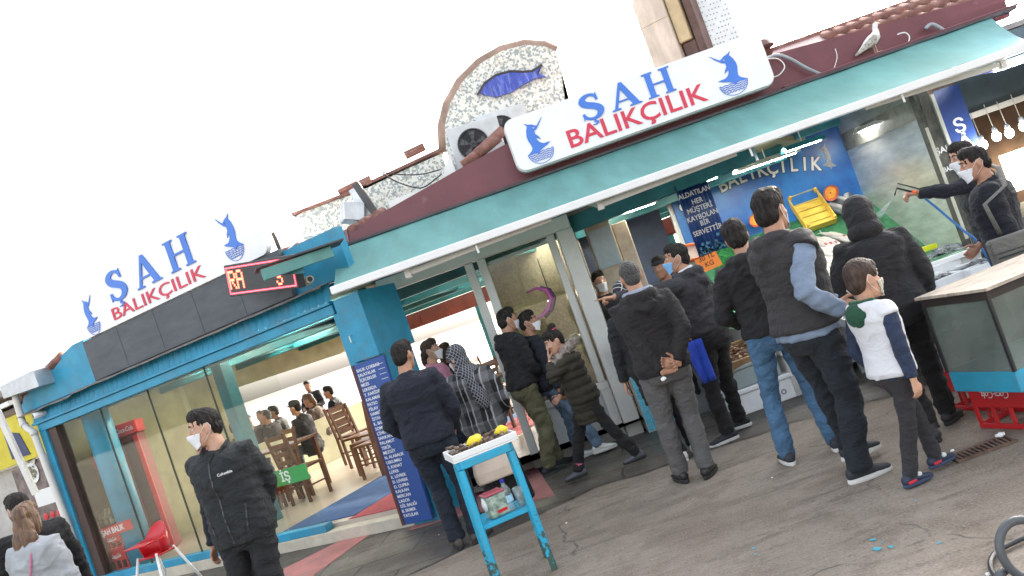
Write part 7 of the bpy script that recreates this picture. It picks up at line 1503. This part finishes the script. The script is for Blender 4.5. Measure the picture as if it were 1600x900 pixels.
for i in range(14):
    x, y = 2.55+rs.uniform(-.38, .38), 4.3+rs.uniform(-.28, .28); p = WM @ V((x, y, .92)); t = thing('drinking_glass' if i % 2 else 'plate', ('glass' if i % 2 else 'white plate')+' on the table of the seated group', 'tableware', p, 0, 'glasses of the seated group' if i % 2 else 'plates of the seated group'); b = MB(MW[t.name])
    if i % 2: b.lathe([(.028, 0), (.035, .12), (.032, .12), (.026, .005)], n=12); b.build('tumbler', glassmat('cup_plastic'), t)
    else: b.lathe([(.05, 0), (.10, .02), (.098, .024), (.04, .006)], n=18); b.build('dish', WHITE, t)
def diner(px, py, t_, rz, lab, top, hs='short', hr=HAIRB, sit=True, sk=SK1, hd=(0, 0, 0)):
    q = W(px, py, t_); P_ = WM @ V((q.x, t_, .16)); hh = q.z-.16
    H_ = 1.70 if sit else max(1.5, min(1.8, hh)); return human(lab, P_ if sit else P_, math.degrees(WANG)+rz, H_, top, DJEAN, (SNB, SOLEB), skinc=sk, hair=hr, hairstyle=hs, seed=int(px), detail=0, sit=sit, hands={'L': ('l', (.15, -.3, 1.12)), 'R': ('l', (-.15, -.3, 1.12))}, head=hd, lean=8 if sit else 0)
diner(470, 640, 3.5, -80, 'seated man in cap, checked sleeves and dark vest on a wooden chair', BLK2, 'cap')
diner(388, 665, 4.4, 60, 'seated diner with dark hair at the left end of the group', BLKC); diner(412, 660, 4.9, 40, 'seated diner with grey hair in the middle of the group', BLK2, 'crop', HAIRG)
diner(437, 648, 4.9, -60, 'seated diner in dark clothes beside the cap man', BLKC); diner(384, 652, 5.4, 50, 'seated woman with tied hair behind the group', BROWNC, 'tied', HAIRBR, sk=SK3)
diner(484, 612, 6.5, 20, 'man standing in the bright back opening', BLKC, sit=False); diner(492, 632, 5.0, -70, 'seated person in brown with light hair near the back', BROWNC, 'tied', HAIRL)
diner(362, 692, 2.9, 150, 'seated person with dark hair seen from behind left of the vest man', BLK2); diner(432, 676, 3.9, -70, 'seated person in grey at the near side of the group table', GREYH, 'crop', HAIRG); diner(524, 622, 5.8, -60, 'seated person far back right of the standing man', NAVY2)
diner(228, 722, 2.4, 140, 'seated person in an olive coat seen from behind at the left', cloth('olive_coat', (0.12, 0.11, 0.08))); diner(262, 700, 3.4, 120, 'seated person in a dark jacket farther back at the left', BLK2)
# green sign behind the glass, balloon and tag in the display window
q = W(458, 742, .2); GSg = thing('green_sign', 'green board with a white letter behind the restaurant glass', 'sign', WM @ q, WANG); T2 = WM @ facing(V((q.x, .2, q.z))) ; b = MB(T2); b.box(-.34, .22, -.085, .085, -.008, 0); b.build('board', mat('green_board', (.02, .32, .07), .45, .1), GSg); text("İŞ", .14, LWH, GSg, T2 @ M4.Translation((-.12, 0, .003)), ext=.001, bold=.02)
BLN = thing('foil_balloon', 'pink and purple shiny number balloon inside the display window', 'balloon', D(850, 480, 9.15))
b = MB(); cc = [D(x, y, 9.15) for x, y in ((822, 458), (838, 450), (853, 453), (861, 465), (857, 482), (845, 495), (832, 499))]; b.tube(cc, [.008, .016, .022, .026, .024, .018, .008], 12); b.build('foil', mat('foil_pink', (.75, .12, .68), .22, .2, 6, metal=.3), BLN, smooth=True)
b = MB(); b.tube([p_+V((.035, .03, -.015)) for p_ in cc[1:6]], .028, 10); b.build('foil_back', mat('foil_purple', (.12, .02, .22), .2, metal=.5), BLN, smooth=True)
q = D(826, 501, 8.78); b = MB(); b.box(q.x-.05, q.x+.05, 8.775, 8.782, q.z-.055, q.z+.055); o = b.build('price_tag', mat('card_orange', (.85, .22, .02))); rebase(tag(o, 'orange paper tag stuck on the display window glass', 'tag'), q)
TLC = mat('small_blue_tile', (.10, .42, .55), .3, .25, 12); TC2 = thing('tiled_pier', 'light blue tiled pier with grey cap right of the white pillar', 'pier', (.95, 8.6, 0))
b = MB(); b.box(.83, 1.15, 8.55, 8.8, 0, .95); b.build('pier', mat('tile_grout', (.5, .52, .52), .7), TC2)
for i in range(5):
    for j in range(14):
        b = MB(); b.box(.836+i*.062, .892+i*.062, 8.542, 8.549, .02+j*.066, .08+j*.066); b.build('tile', TLC, TC2)
b = MB(); b.box(.80, 1.85, 8.48, 8.85, .955, 1.02); b.box(.80, 1.85, 8.46, 8.5, .90, .953); b.build('cap', mat('grey_cap', (.16, .17, .18), .4, .2), TC2, bevel=.005)
b = MB(); b.box(1.16, 1.9, 8.6, 8.7, 0, .89); b.build('counter_front', mat('dim_counter', (.14, .15, .16), .6, .3), TC2)

KL = thing('kitchen_lamp', 'warm glowing lamp inside the display window', 'lamp', D(862, 468, 9.6)); b = MB(); b.ball(D(862, 468, 9.6), .05, .05, .04); b.build('globe', mat('warm_globe', (1, .8, .5), .5, 0, emit=14), KL, smooth=True)
b = MB(); q = D(862, 468, 9.6); b.tube([q+V((0, 0, .035)), q+V((0, 0, .5))], .006, 6); b.build('cord', BLACK, KL)
KT = thing('kitchen_tube_lamp', 'warm tube lamp on the ceiling behind the display window', 'lamp', (.2, 9.4, 2.4)); b = MB(); b.tube([(-.15, 9.5, 2.47), (.5, 9.5, 2.47)], .02, 8); b.build('tube', mat('warm_tube', (1, .86, .66), .5, 0, emit=12), KT)
